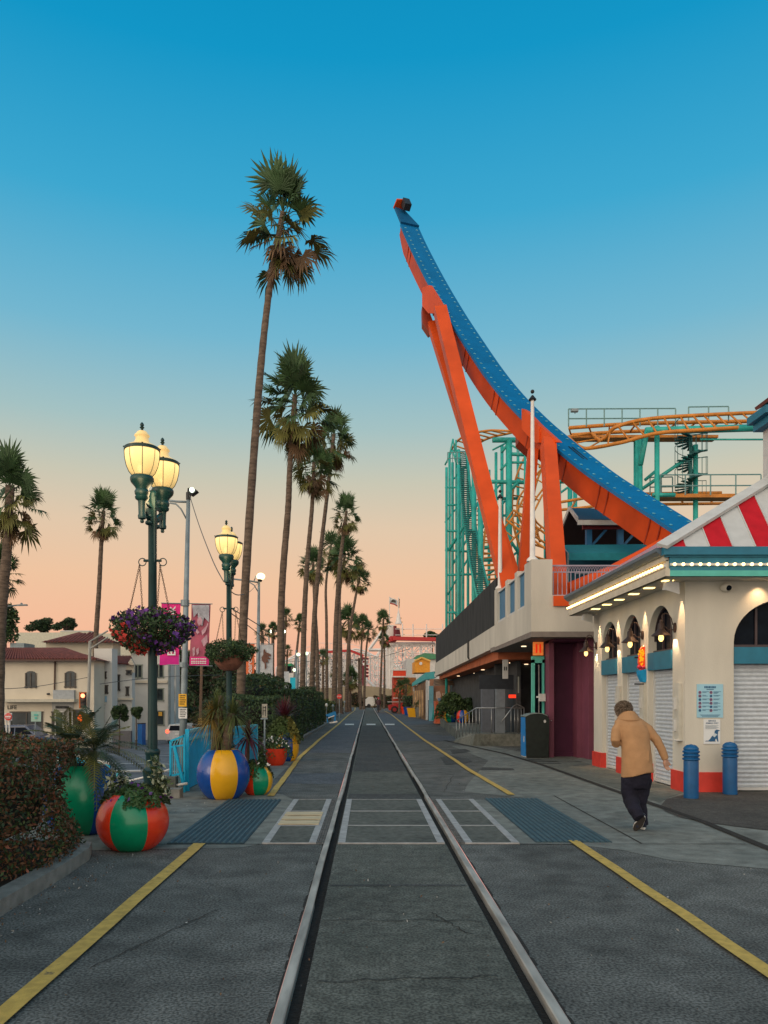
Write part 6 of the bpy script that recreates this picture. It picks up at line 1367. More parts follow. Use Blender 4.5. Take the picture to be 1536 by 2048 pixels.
# red cart
t = thing('utility_cart', 'red small wheeled cart parked at the far right of the track', 'cart', (P(797, 0, 92).x - .2, 90, 0))
x_ = P(790, 0, 88).x; s = MB(); s.prism([(x_ - .7, 88, .35), (x_ + 1.5, 88, .35), (x_ + 1.5, 88, 1.3), (x_ + .9, 88, 1.6), (x_ + .3, 88, 1.1), (x_ - .8, 88, .95)], (0, 1.3, 0)); s.build('body', M('cart_red', alb=(.5, .03, .03), rough=.4), t)
for xx in (x_ - .05, x_ + 1.2): s = MB(); s.tube([(xx, 87.9, .42), (xx, 88.15, .42)], .42, 18); wo = s.build('wheel', DARK, t); s = MB(); s.tube([(xx, 87.86, .42), (xx, 87.92, .42)], .22, 14); s.build('rim', M('rim_red', alb=(.35, .03, .03)), wo)
s = MB(); s.box(x_ - .9, x_ + 1.6, 87.9, 88.0, 1.28, 1.36); s.build('rail', GREYW, t)

# poles, signs near the bend
def sign_disc(s, px, py, Y, r, n=16, oct_=False): q = P(px, py, Y); k = 8 if oct_ else n; s.prism([(q.x + r * math.cos(2 * math.pi * (i + .5) / k), q.y, q.z + r * math.sin(2 * math.pi * (i + .5) / k)) for i in range(k)], (0, .03, 0)); return q
SR = M('sign_face_red', alb=(.70, .04, .03), rough=.5); SW = M('sign_face_white', alb=(.72, .72, .70), rough=.5)
t = thing('stop_sign', 'round red stop sign on a post beside the hedge kerb', 'sign', (P(677, 0, 66).x, 66, 0))
s = MB(); q = sign_disc(s, 678.5, 1393, 66, .22, oct_=True); s.build('plate', SR, t); letters("STOP", (q.x, q.y - .004, q.z), (1, 0, 0), (0, 0, 1), .16, SW, t); s = MB(); s.box(q.x - .03, q.x + .03, 66.04, 66.08, 0, q.z); s.build('post', GREY, t)
t = thing('paper_sign', 'tall narrow white notice sign on a thin post behind the small ball planter', 'sign', (P(527, 0, 19).x, 18.6, 0))
q = P(529.5, 1422, 18.6); s = MB(); s.box(q.x - .07, q.x + .06, 18.6, 18.62, q.z - .16, q.z + .17); s.build('plate', M('sign_weathered', alb=(.36, .34, .28)), t); s = MB(); s.box(q.x - .05, q.x - .035, 18.59, 18.6, q.z - .1, q.z + .12); s.box(q.x + .01, q.x + .025, 18.59, 18.6, q.z - .12, q.z + .12); s.box(q.x - .05, q.x + .03, 18.59, 18.6, q.z + .0, q.z + .015); s.box(q.x - .05, q.x + .03, 18.59, 18.6, q.z + .08, q.z + .095); s.build('symbol', DARK, t)
s = MB(); s.tube([(q.x - .02, 18.64, 0), (q.x + .0, 18.64, q.z + .1)], .022, 8); s.box(q.x - .1, q.x + .07, 18.6, 18.64, q.z - .2, q.z - .17); s.build('post', GREY, t)
t = thing('a_frame_barrier', 'small blue and white folding barrier at the foot of the hedge kerb', 'barrier', (P(662, 0, 53).x, 53, 0))
s = MB(); x0 = P(653, 0, 53).x; x1 = P(672, 0, 53).x; s.bar((x0, 53, .45), (x1, 53, .70), .08, .28); s.bar((x1 - .1, 53, 0), (x1 - .05, 53, .75), .12); s.bar((x0 + .08, 53, 0), (x0 + .05, 53, .5), .08); s.build('board', M('barrier_blue', alb=(.02, .22, .5)), t); s = MB(); s.bar((x0 + .2, 52.9, .0), (x1 + .1, 52.9, .12), .06, .1); s.bar((x0 + .1, 52.85, .35), (x1 - .1, 52.85, .52), .02, .06); s.build('white_stripe', WHITEP, t)
for i, (px, yt, Y, lab) in enumerate(((653, 1410, 55, 'grey parking meter like post by the end of the hedge'), (666, 1412, 58, 'slim grey post with a cap right of the hedge end'), (689, 1404, 74, 'slim grey post right of the stop sign'))):
    t = thing('short_post', lab, 'post', (P(px, 0, Y).x, Y, 0)); q = P(px, yt, Y); s = MB(); s.tube([(q.x, Y, 0), (q.x, Y, q.z)], .035, 6); s.build('post', GREY, t); s = MB(); s.ball((q.x, Y, q.z), .10, 8, 6, (1, 1, 1.3)); s.build('head', WHITEP if i == 0 else GREY, t)
t = thing('utility_pole', 'dark thin pole with a cross arm before the wooden coaster', 'pole', (P(718, 0, 140).x, 140, 0)); s = MB(); T(s, [(718, 1316, 140), (718, 1407, 140)], .22, 6); s.build('pole', WOODD, t); s = MB(); T(s, [(710, 1320, 140), (726, 1320, 140)], .12, 4); s.build('cross_arm', WOODD, t)
s = MB(); pts = [(560, 1322, 80), (640, 1323, 110), (718, 1321, 140), (770, 1312, 120), (818, 1298, 90)]; T(s, pts, .03, 4); prop(s.build('overhead_wire', DARK), 'thin overhead wire crossing in front of the wooden coaster', 'wire')
# ================================================================ left side: railings, poles, banners, signals
# turquoise solid panels and cage gate
t = thing('panel_fence', 'turquoise solid panel fence behind the blue and yellow planter', 'fence', (-3.3, 14.1, 0))
for (y0, y1, h0, h1) in ((14.1, 15.5, 1.09, 1.12), (15.5, 17.1, 1.12, 1.10)):
    s = MB(); s.add([(-3.31, y0, .06), (-3.27, y0, .06), (-3.27, y1, .06), (-3.31, y1, .06), (-3.31, y0, h0), (-3.27, y0, h0), (-3.27, y1, h1), (-3.31, y1, h1)], [(0, 3, 2, 1), (4, 5, 6, 7), (0, 1, 5, 4), (1, 2, 6, 5), (2, 3, 7, 6), (3, 0, 4, 7)]); s.build('panel', TURQ, t)
s = MB(); s.bar((-3.29, 14.1, 1.10), (-3.29, 17.1, 1.12), .07, .05); s.bar((-3.25, 14.1, .96), (-3.25, 17.1, .98), .03, .05); s.build('top_rail', M('turq_light', alb=(.10, .50, .62)), t)
s = MB()
for y in (14.1, 15.5, 17.1): s.box(-3.335, -3.265, y - .035, y + .035, 0, 1.14)
s.each('post', TURQ, t)
t = thing('panel_fence', 'bright turquoise panel behind the red cordyline, nearer the red bowl planter', 'fence', (-3.05, 17.4, 0))
s = MB(); s.add([(-3.16, 17.3, .05), (-2.92, 20.4, .05), (-2.92, 20.4, .98), (-3.16, 17.3, 1.02), (-3.2, 17.3, .05), (-2.96, 20.4, .05), (-2.96, 20.4, .98), (-3.2, 17.3, 1.02)], [(0, 1, 2, 3), (7, 6, 5, 4), (3, 2, 6, 7), (1, 5, 6, 2), (0, 3, 7, 4)]); s.build('panel', TURQ, t)
s = MB(); s.bar((-3.18, 17.3, 1.03), (-2.94, 20.4, .99), .06, .05); s.bar((-2.94, 20.4, 0), (-2.94, 20.4, 1.0), .06); s.build('top_rail', M('turq_light'), t)
t = thing('stair_gate', 'turquoise barred cage gate at the head of the steps down to the street', 'gate', (-3.5, 13.9, 0))
s = MB(); x0, x1 = -3.56, -3.31
for x_ in (x0, x1): s.bar((x_, 13.9, -.1), (x_, 13.9, .93 if x_ == x0 else 1.05), .035)
s.bar((x0, 13.9, .93), (x1, 13.9, 1.03), .035); s.bar((x0, 13.9, .82), (x1, 13.9, .86), .03); s.bar((x0, 13.9, .30), (x1, 13.9, .36), .035); s.bar((x0 + .07, 13.88, .85), (x1 - .02, 13.88, .18), .05); s.build('frame', TURQ, t)
s = MB()
for k in range(6): x_ = x0 + .03 + k * .04; s.bar((x_, 13.92, .1), (x_, 13.92, .84), .012)
for k in range(5): x_ = x0 + k * .055; s.bar((x_, 13.9, .83 + k * .02), (x_ + .05, 13.9, .95 + k * .02), .012)
s.build('bars', M('turq_light'), t)
t = thing('stair_handrail', 'white handrail sloping down the steps beside the turquoise gate', 'handrail', (-3.6, 13.8, 0))
s = MB(); s.tube([(-3.22, 13.75, .18), (-3.42, 13.78, .15), (-3.95, 13.9, -.22), (-4.2, 14.0, -.45)], .024, 8); s.tube([(-3.56, 13.95, .42), (-4.1, 14.2, .25), (-4.6, 14.5, .12), (-5.2, 15, -.05)], .02, 8); s.build('rail', WHITEP, t, True); s = MB(); s.tube([(-4.1, 14.2, .25), (-4.12, 14.2, -1.4)], .018, 6); s.build('post', WHITEP, t)
s = MB(); s.box(-3.40, -3.19, 13.05, 13.3, 0, .16); prop(s.build('kerb_block', CURB, org=(-3.3, 13.15, 0)), 'small concrete block left of the blue and yellow planter', 'block')
s = MB(); s.box(-3.75, -3.42, 13.70, 13.9, 0, .30); s.box(-3.42, -3.36, 13.70, 22, 0, .06); prop(s.build('low_wall', CONCD, org=(-3.6, 13.8, 0)), 'low concrete wall stub beside the turquoise gate', 'wall')
# left turquoise box railing behind the dark green planter
t = thing('panel_fence', 'turquoise panel railing with white rails behind the dark green ball planter', 'fence', (-4.6, 12.4, 0))
s = MB(); a, b = P(100, 1500, 12.6), P(223, 1500, 12.6)
s.add([(a.x, 12.9, -.1), (b.x, 12.5, .1), (b.x, 12.5, .62), (a.x, 12.9, .80), (a.x, 12.95, -.1), (b.x, 12.55, .1), (b.x, 12.55, .62), (a.x, 12.95, .80)], [(0, 1, 2, 3), (7, 6, 5, 4), (0, 4, 5, 1), (1, 5, 6, 2), (2, 6, 7, 3), (3, 7, 4, 0)]); s.build('panel', TURQ, t)
s = MB(); s.tube([(a.x, 12.85, .66), (b.x - .1, 12.45, .52), (b.x + .25, 12.7, .50), (b.x + .7, 13.2, .46)], .02, 8); s.tube([(a.x, 12.9, .82), (b.x, 12.5, .64)], .025, 8); s.tube([(b.x, 12.45, .42), (b.x + .25, 12.7, .40)], .03, 6); s.build('rail', WHITEP, t, True)
s = MB(); s.bar((b.x + .12, 12.55, .5), (b.x + .02, 12.5, .05), .03); s.bar((a.x, 12.9, 0), (a.x, 12.9, .82), .05); s.each('post', M('turq_light'), t)

# grey street poles with banners
def banner(t, px0, px1, pyt, pyb, Y, top, bot, label, photo=None, text=True, fl=.0):
    nt_ = 14; s = MB(); a = P(px0, pyt, Y); b = P(px1, pyb, Y); w_ = b.x - a.x; h_ = a.z - b.z
    def pt(u, v): return Vector((a.x + w_ * u - .06 * w_ * v * fl, Y + .03 * math.sin(v * 5 + u * 2), a.z - h_ * v))
    f_ = .86
    for i in range(4):
        for j in range(nt_):
            s.cm = 0 if (j + .5) / nt_ < f_ else 1; s.quad(pt(i / 4, j / nt_), pt((i + 1) / 4, j / nt_), pt((i + 1) / 4, (j + 1) / nt_), pt(i / 4, (j + 1) / nt_))
    ob = s.build('banner', [top, bot], t, True); prop(ob, label)
    if text:
        c = pt(.62, .46); letters("Boardwalk", c + Vector((0, -.06, 0)), (0, 0, 1), (-1, 0, 0), w_ * .60, SW, ob, h_ / (w_ * .60) * .185)
        letters("the", pt(.20, .78) + Vector((0, -.06, 0)), (0, 0, 1), (-1, 0, 0), w_ * .22, SW, ob)
    return ob, pt, w_, h_
def street_pole(px, pyb, pyt, Y, zb, label, group='grey street poles with banners', lamp=True, head='single'):
    xb = (px[0] - CX) / F * Y; zt_ = P(px[1], pyt, Y).z; t = thing('street_light', label, 'street light', (xb, Y, zb), group)
    s = MB(); xt = (px[1] - CX) / F * Y; s.tube([(xb, Y, zb), (xb + (xt - xb) * .35, Y, zb + (zt_ - zb) * .35), (xt, Y, zt_)], [.15, .12, .065], 12); s.build('pole', GREY, t, True); return t, xt, zt_
t, xt, zt_ = street_pole((363, 377), 1480, 985, 27, -1.95, 'tall grey street pole carrying the magenta and the photo banner')
s = MB(); hc = Vector((xt + .05, 27, zt_ + .12)); s.prism([hc + Vector(v) for v in ((-.10, 0, -.12), (.05, 0, -.2), (.26, 0, -.05), (.10, 0, .06), (-.08, 0, .04))], (0, .3, 0)); s.tube([(xt, 27, zt_ - .25), (xt, 27, zt_)], .09, 8); s.build('lamp_head', DARK, t)
s = MB(); s.ball(hc + Vector((.08, -.04, -.04)), .085, 10, 8); s.build('lamp_bulb', M('cool_lamp', (240, 255, 235), emit=(240, 255, 225), es=4), t, True)
s = MB(); s.tube([P(377, 1004, 27), P(352, 1003, 27), P(330, 1000, 27)], .04, 6); s.tube([P(374, 1040, 27), P(362, 1018, 27), P(352, 1008, 27), P(340, 1006, 27)], .03, 6); s.build('bracket_arm', GREY, t, True)
PINK = M('banner_pink', alb=(.72, .02, .22), rough=.7, var=.06, scale=2); MAG = M('banner_magenta', alb=(.62, .015, .26), rough=.7)
s = MB(); s.tube([P(322, 1206, 27), P(425, 1208, 27)], .018, 6); s.tube([P(320, 1329, 27), P(425, 1332, 27)], .018, 6); s.each('banner_arm', GREY, t); s = MB(); s.tube([P(370, 1200, 27), P(370, 1212, 27)], .15, 10); s.tube([P(367, 1325, 27), P(367, 1334, 27)], .16, 10); s.each('clamp', GREY, t)
banner(t, 323, 361, 1206, 1330, 27, PINK, MAG, 'magenta banner with white lettering left of the pole', fl=1.6)
ob, pt, w_, h_ = banner(t, 383, 421, 1208, 1331, 27, M('banner_photo', alb=(.30, .08, .11), col2=(176, 84, 108), var=.5, scale=2.2, rough=.7), PINK, 'crimson photo banner of riders right of the pole', text=False, fl=1.6)
s = MB(); o_ = Vector((0, -.07, 0)); s.add([pt(u, v) + o_ for u, v in ((.05, .02), (.95, .02), (.97, .30), (.7, .22), (.62, .36), (.4, .30), (.35, .14), (.15, .22))], [tuple(range(8))]); s.build('banner_sky', M('banner_grey', alb=(.36, .36, .40), rough=.7, var=.25, scale=6), ob)
s = MB()
for pol in (((.35, .24), (.5, .21), (.62, .26), (.6, .33), (.45, .36), (.36, .31)), ((.08, .26), (.2, .3), (.42, .44), (.5, .46), (.38, .5), (.15, .36)), ((.6, .44), (.85, .36), (.92, .3), (.94, .34), (.8, .46), (.64, .52)), ((.15, .72), (.28, .70), (.3, .82), (.2, .86)), ((.35, .74), (.48, .71), (.5, .8), (.4, .84)), ((.6, .6), (.9, .5), (.95, .62), (.75, .7))):
    s.add([pt(u, v) + o_ * 1.3 for u, v in pol], [tuple(range(len(pol)))])
s.build('banner_riders', M('banner_skin', alb=(.46, .27, .32), rough=.7, var=.3, scale=9), ob)
s = MB()
for v in (.885, .925, .955): 
    for k in range(7): s.quad(*[pt(u, vv) + o_ for u, vv in ((.1 + k * .115, v), (.19 + k * .115, v), (.19 + k * .115, v + .018), (.1 + k * .115, v + .018))])
s.build('banner_small_print', SW, ob)
def plate(t, px0, py0, px1, py1, Y, m, nm='sign_plate', rows=5, ink=DARK, thick=.02):
    a = P(px0, py1, Y); b = P(px1, py0, Y); s = MB(); s.box(a.x, b.x, Y, Y + thick, a.z, b.z); ob = s.build(nm, m, t); g = random.Random(px0); s = MB(); h = (b.z - a.z) / (rows + 1)
    for r_ in range(rows):
        z_ = b.z - h * (r_ + .8); x = a.x + (b.x - a.x) * .15
        while x < b.x - (b.x - a.x) * .22: w_ = (b.x - a.x) * g.uniform(.1, .2); s.box(x, x + w_, Y - .006, Y - .003, z_ - h * .22, z_ + h * .22); x += w_ * 1.25
    s.build('worn_lettering', ink, ob); return ob
plate(t, 357, 1388, 373, 1413, 26.8, M('sign_yellow_plate', alb=(.78, .42, .02), rough=.5)); plate(t, 357, 1416, 374, 1437, 26.8, SW)
t, xt, zt_ = street_pole((513, 518), 1400, 1160, 43, -1.95, 'farther grey street pole carrying the orange and the white banner')
s = MB(); s.ball((xt + .1, 43, zt_ + .2), .24, 12, 8, (1, 1, .8)); s.build('lamp_bulb', M('glow_lamp', (255, 240, 190), emit=(255, 232, 170), es=3), t, True); s = MB(); s.lathe([(.1, 0), (.14, .12), (.1, .16)], (xt + .05, 43, zt_ - .1), 10); s.build('lamp_head', DARK, t)
s = MB(); s.tube([P(518, 1165, 43), P(500, 1162, 43), P(466, 1158, 43)], .05, 6); s.tube([P(517, 1185, 43), P(508, 1170, 43), P(498, 1164, 43)], .035, 6); s.tube([P(508, 1162, 43), P(512, 1152, 43)], .03, 5); s.build('bracket_arm', GREY, t, True)
ORGB = M('banner_orange', alb=(.72, .17, .06), rough=.7)
s = MB(); s.tube([P(484, 1287, 43), P(550, 1288, 43)], .02, 6); s.build('banner_arms', GREY, t)
banner(t, 486, 509, 1288, 1365, 43, ORGB, ORGB, 'orange banner with white lettering left of the pole', fl=.6)
ob, pt, w_, h_ = banner(t, 519, 546, 1289, 1366, 43, M('banner_pale', alb=(.52, .55, .58), rough=.7, var=.15), ORGB, 'white banner with a brown leaping figure and orange foot', text=False, fl=.3)
s = MB(); s.add([pt(u, v) + Vector((0, -.08, 0)) for u, v in ((.3, .14), (.42, .12), (.48, .2), (.8, .24), (.9, .3), (.6, .3), (.9, .38), (.62, .38), (.7, .48), (.5, .46), (.55, .6), (.42, .66), (.4, .5), (.2, .42), (.16, .34), (.3, .26))], [tuple(range(16))]); s.build('printed_figure', M('banner_brown', alb=(.14, .06, .04)), ob)
s = MB(); [s.quad(*[pt(u, vv) + Vector((0, -.08, 0)) for u, vv in ((.1, v), (.9, v), (.9, v + .02), (.1, v + .02))]) for v in (.89, .93)]; s.build('banner_small_print', SW, ob)
t, xt, zt_ = street_pole((594, 592), 1400, 1300, 75, 0, 'third banner pole with white and cyan banners behind the second palm trunk')
banner(t, 563, 578, 1343, 1392, 75, M('banner_pale'), M('banner_pale'), 'white banner on the third pole', text=False); banner(t, 580, 591, 1355, 1391, 75, M('banner_cyan', alb=(.02, .5, .68), rough=.7), M('banner_cyan'), 'cyan banner on the third pole', text=False)
s = MB(); s.box(P(553, 0, 80).x, P(560, 0, 80).x, 80, 81, 0, P(0, 1338, 80).z); t = thing('red_post', 'slim red upright panel between the banners and the second palm', 'post', (P(556, 0, 80).x, 80, 0)); s.build('panel', M('post_red', alb=(.6, .05, .03)), t)
# yellow frame + small green kiosk
t = thing('bike_frame', 'yellow glowing U shaped frames above the hedge', 'frame', P(535, 1375, 44)); s = MB(); 
for a, b in ((513, 528), (529, 546)): T(s, [(a, 1378, 44), (a, 1370, 44), (b, 1372, 44), (b, 1378, 44)], .05, 6)
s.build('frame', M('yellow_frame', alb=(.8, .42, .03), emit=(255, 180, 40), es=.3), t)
t = thing('green_kiosk', 'small kiosk with a green fascia behind the palm trunks', 'kiosk', (P(572, 0, 110).x, 110, 0)); s = MB(); pb(s, 563, 1327, 583, 1332, 110, 4); s.build('fascia', M('kiosk_green', alb=(.02, .30, .12)), t); s = MB(); pb(s, 564, 1332, 582, 1346, 110.5, 3.5); s.build('windows', GLASS, t); s = MB(); pb(s, 561, 1346, 592, 1400, 110.4, 3.6); s.build('wall', WHITEP, t)
# distant twin lights
def far_light(px, py, Y, r, label, arm=None, zb=-1.95):
    q = P(px, py, Y); t = thing('street_light', label, 'street light', (q.x, Y, zb), 'distant lit street lights'); s = MB(); s.tube([(q.x, Y, zb), (q.x, Y, q.z)], .08, 6); s.build('pole', GREY, t); s = MB(); s.ball((q.x, Y - .1, q.z), r, 10, 8, (1, 1, .75)); s.build('lamp_bulb', M('glow_cool', (240, 255, 220), emit=(235, 255, 205), es=3.5), t, True)
t = thing('street_light', 'twin headed lit street light left of the second palm trunk', 'street light', (P(538, 0, 70).x, 70, -1.95), 'distant lit street lights')
s = MB(); T(s, [(541, 1262, 70), (568, 1264, 70)], .05, 5); T(s, [(538, 1400, 70), (538, 1275, 70), (530, 1268, 70)], .07, 6); s.build('pole', GREY, t)
for px in (541, 567): s = MB(); s.ball(P(px, 1263, 69.8), .21, 10, 8, (1, 1, .75)); s.build('lamp_bulb', M('glow_cool', (240, 255, 220), emit=(235, 255, 205), es=3.5), t, True)
for (px, py, Y, r, lab) in ((596.5, 1309, 95, .24, 'lit lamp before the white coaster, left of the third palm trunk'), (613, 1307, 98, .24, 'lit lamp just right of the third palm trunk'), (589.5, 1340, 90, .22, 'lowest lit lamp beside the cyan banner'), ): far_light(px, py, Y, r, lab, zb=0)

# overhead arm of the far traffic signal and wires
WIRE = M('wire', alb=(.12, .11, .10), rough=.7)
def wire(pts, label, r=.012): s = MB(); s.tube(resample([P(*p) for p in pts], 20), r, 4); prop(s.build('overhead_wire', WIRE), label, 'wire')
wire([(379, 990, 27), (398, 1050, 24), (425, 1120, 20), (447, 1163, 17.3)], 'pale sagging cable from the tall street pole down to the second lamp post', .014)
wire([(458, 1180, 17.3), (478, 1190, 22), (500, 1183, 35), (517, 1165, 43)], 'sagging cable between the second lamp post and the far street pole', .014)
wire([(460, 1215, 30), (520, 1252, 40), (548, 1272, 50)], 'dark slanting cable behind the second lamp post, upper strand', .025)
wire([(460, 1225, 30), (510, 1262, 40), (545, 1292, 50)], 'dark slanting cable behind the second lamp post, lower strand', .025)
wire([(200, 1368, 45), (280, 1358, 50), (360, 1352, 60), (440, 1350, 80)], 'thin phone wire passing before the white three storey building', .02)
wire([(0, 1378, 45), (80, 1372, 50), (190, 1352, 58)], 'thin wire crossing the cream corner building', .02)
# utility pole brown (right of banners)
t = thing('utility_pole', 'brown timber utility pole in front of the wooded hill', 'pole', (P(402, 0, 75).x, 75, -1.95)); s = MB(); T(s, [(400, 1470, 75), (403, 1340, 75), (403, 1325, 75)], .14, 8); s.build('pole', M('timber_pole', alb=(.22, .13, .08)), t)
s = MB()
for k in range(3): T(s, [(400, 1437 + k * 5, 74.8), (400, 1439 + k * 5, 74.8)], .2, 8)
s.build('reflective_bands', MUST, t)

# signals & signs on the left street
t = thing('traffic_light', 'traffic light showing red on a slim grey pole before the cream corner building', 'traffic light', (P(176, 0, 48).x, 48, -1.95))
s = MB(); T(s, [(174, 1478, 48), (177, 1400, 48), (180, 1283, 48)], .10, 8); T(s, [(180, 1283, 48), (215, 1262, 47)], .05, 6); T(s, [(180, 1298, 48), (215, 1275, 47)], .05, 6); s.build('pole', M('pole_pale', alb=(.34, .34, .31), rough=.5), t)
s = MB(); a = P(158, 1417, 47.6); b = P(173, 1384, 47.6); s.box(a.x, b.x, 47.6, 47.62, a.z, b.z); s.build('back_plate', M('plate_orange', alb=(.50, .13, .02)), t)
s = MB(); a = P(160.5, 1415, 47.4); b = P(170.5, 1386, 47.4); s.box(a.x, b.x, 47.4, 47.6, a.z, b.z); sg = s.build('signal_housing', DARK, t)
s = MB(); s.ball(P(165.5, 1391.5, 47.35), .13, 12, 8, (1, .5, 1)); s.build('red_lens', M('red_lit', (255, 60, 20), emit=(255, 120, 80), es=6), sg, True)
for y_ in (1401, 1410.5): s = MB(); s.ball(P(165.5, y_, 47.38), .12, 12, 8, (1, .5, 1)); s.build('dark_lens', M('lens_off', alb=(.06, .04, .03)), sg, True)
s = MB(); s.ball(P(165.5, 1391.5, 47.3) + Vector((0, 0, 0)), .001, 4, 3); 
s = MB(); a = P(162, 1427, 47.5); b = P(183, 1420, 47.5); s.box(a.x, b.x, 47.5, 47.52, a.z, b.z); pl_ = s.build('one_way_plate', DARK, t)
s = MB(); m_ = (a.z + b.z) / 2; s.prism([(a.x + .03, 47.49, m_ - .07), (b.x - .2, 47.49, m_ - .07), (b.x - .2, 47.49, m_ - .1), (b.x - .03, 47.49, m_), (b.x - .2, 47.49, m_ + .1), (b.x - .2, 47.49, m_ + .07), (a.x + .03, 47.49, m_ + .07)], (0, .005, 0)); s.build('arrow', SW, pl_); letters("ONE WAY", ((a.x + b.x) / 2 - .05, 47.483, m_), (1, 0, 0), (0, 0, 1), .12, DARK, pl_)
s = MB(); a = P(156, 1444, 47.6); b = P(171, 1430, 47.6); s.box(a.x, b.x, 47.6, 47.8, a.z, b.z); ws = s.build('walk_signal', DARK, t); s = MB(); s.ball(P(160.5, 1436.5, 47.55), .17, 10, 8, (1, .4, 1.2)); s.build('hand_symbol', M('walk_orange', (255, 90, 20), emit=(255, 95, 25), es=2), ws, True)
t = thing('no_entry_sign', 'white square no entry sign with red disc, left of the blue pickup cab', 'sign', (P(16, 0, 46).x, 46, -1.95))
s = MB(); a = P(8.5, 1441, 46); b = P(24, 1426, 46); s.box(a.x, b.x, 46, 46.03, a.z, b.z); pp = s.build('plate', SW, t); s = MB(); q = sign_disc(s, 16.2, 1433.5, 45.94, .22, 20); s.build('red_disc', SR, pp); s = MB(); s.box(q.x - .17, q.x + .17, 45.92, 45.94, q.z - .035, q.z + .035); s.build('white_bar', SW, pp)
letters("DO NOT", (q.x, 45.93, q.z + .10), (1, 0, 0), (0, 0, 1), .085, SW, pp); letters("ENTER", (q.x, 45.93, q.z - .10), (1, 0, 0), (0, 0, 1), .085, SW, pp)
s = MB(); 
for px in (13, 19): T(s, [(px, 1441, 46.1), (px, 1500, 46.1)], .05, 6)
s.build('post', WHITEP, t)
t = thing('green_sign', 'pale green square sign on a thin pole in front of the blue pickup', 'sign', (P(71, 0, 40).x, 40, -1.95))
s = MB(); a = P(62, 1443, 40); b = P(82, 1423, 40); s.box(a.x, b.x, 40, 40.03, a.z, b.z); pp = s.build('plate', M('sign_pale_green', alb=(.34, .50, .42), rough=.5), t); s = MB(); q = P(71.5, 1436, 39.97); s.add([(q.x + .07 * math.cos(k * math.pi / 6), q.y, q.z + .06 * math.sin(k * math.pi / 6)) for k in range(12)], [tuple(range(12))]); s.box(q.x - .1, q.x + .1, 39.96, 39.98, q.z + .12, q.z + .2); s.build('symbol', MINT, pp)
s = MB(); T(s, [(71, 1443, 40.05), (69, 1500, 40.05), (69, 1530, 40.05)], .03, 6); s.build('post', GREY, t)
t = thing('street_light', 'long arm street light reaching in from the left edge', 'street light', (P(-20, 0, 42).x, 42, -1.95)); s = MB(); T(s, [(-20, 1500, 42), (-18, 1230, 42)], .1, 8); T(s, [(-18, 1222, 42), (10, 1213, 42), (40, 1210, 42)], .045, 6); s.build('pole', GREY, t); s = MB(); s.bar(P(36, 1210.5, 42), P(54, 1210, 42), .22, .07); s.ball(P(43, 1208, 42), .07, 8, 6); s.build('lamp_head', GREY, t)

# ---------------------------------------------------------------- buildings across the street
STUC = M('stucco_cream', alb=(.62, .56, .45), rough=.9, var=.08, scale=.6); STUW = M('stucco_white', alb=(.60, .60, .57), rough=.9, var=.08, scale=.5)
TILE = M('roof_tiles', alb=(.17, .045, .03), rough=.8, var=.35, scale=5)
def tiled(s, a, b, c, d, n):   # eave a-b, ridge d-c, with rib tiles
    a, b, c, d = map(Vector, (a, b, c, d)); s.quad(a, b, c, d); nn = (b - a).cross(d - a).normalized()
    if nn.z < 0: nn = -nn
    for k in range(n + 1):
        f = k / n; s.bar(a.lerp(b, f) + nn * .03, d.lerp(c, f) + nn * .03, (b - a).length / n * .5, .10, nn)
def win(t, px0, py0, px1, py1, Y, arch=False, fr=None, cols=2, name='window'):
    a = P(px0, py1, Y); b = P(px1, py0, Y); s = MB(); y = Y - .02
    if arch:
        n = 8; c = (a.x + b.x) / 2; r = (b.x - a.x) / 2; s.prism([(a.x, y, a.z), (b.x, y, a.z), (b.x, y, b.z - r * .5)] + [(c + r * math.cos(math.pi * i / n), y, b.z - r * .5 + r * .5 * math.sin(math.pi * i / n)) for i in range(1, n)] + [(a.x, y, b.z - r * .5)], (0, .1, 0))
    else: s.box(a.x, b.x, y, y + .1, a.z, b.z)
    ob = s.build(name, M('window_glass', alb=(.035, .045, .05), rough=.15, var=.6, scale=1.2), t); s = MB(); w_ = .09
    for x in [a.x, b.x] + [a.x + (b.x - a.x) * k / cols for k in range(1, cols)]: s.box(x - w_ / 2, x + w_ / 2, y - .05, y - .003, a.z - w_, b.z if not arch else b.z - (b.x - a.x) * .2)
    for z in [a.z] + ([b.z] if not arch else []): s.box(a.x - w_, b.x + w_, y - .06, y - .005, z - w_ / 2, z + w_ / 2)
    s.build('frame', fr or M('frame_dark', alb=(.08, .07, .06)), ob); return ob
YB = 57.0; zg = -1.95
t = thing('corner_building', 'two storey cream corner building with arched windows and red tiled roof', 'building', (P(100, 0, YB).x, YB, zg))
xl = P(-60, 0, YB).x; xr = P(188, 0, YB).x; zt_ = P(0, 1318, YB).z
s = MB(); s.box(xl, xr, YB, YB + 2.3, zg, zt_); s.build('wall', STUC, t)
s = MB(); e0 = P(-62, 1319, YB - .6); e1 = P(192, 1319, YB - .6); r0 = P(-20, 1297, YB + 2.5); r1 = P(118, 1297, YB + 2.5); zz = r0.z
tiled(s, (e0.x, e0.y, e0.z), (e1.x, e1.y, e1.z), (P(128, 0, YB + 2.5).x, YB + 2.5, zz - .0), (r0.x, YB + 2.5, zz), 44); s.quad((e1.x, e1.y, e1.z), (e1.x, YB + 3.4, e1.z), (P(128, 0, YB + 2.5).x, YB + 2.8, zz), (P(128, 0, YB + 2.5).x, YB + 2.5, zz)); s.build('roof', TILE, t)
s = MB(); s.bar((e0.x, e0.y, e0.z - .06), (e1.x, e1.y, e1.z - .06), .1, .12); s.tube([P(107, 1318, YB - .15), P(110, 1324, YB - .1), P(109, 1380, YB - .1)], .06, 6); s.build('gutter', M('gutter_brown', alb=(.09, .05, .04)), t)
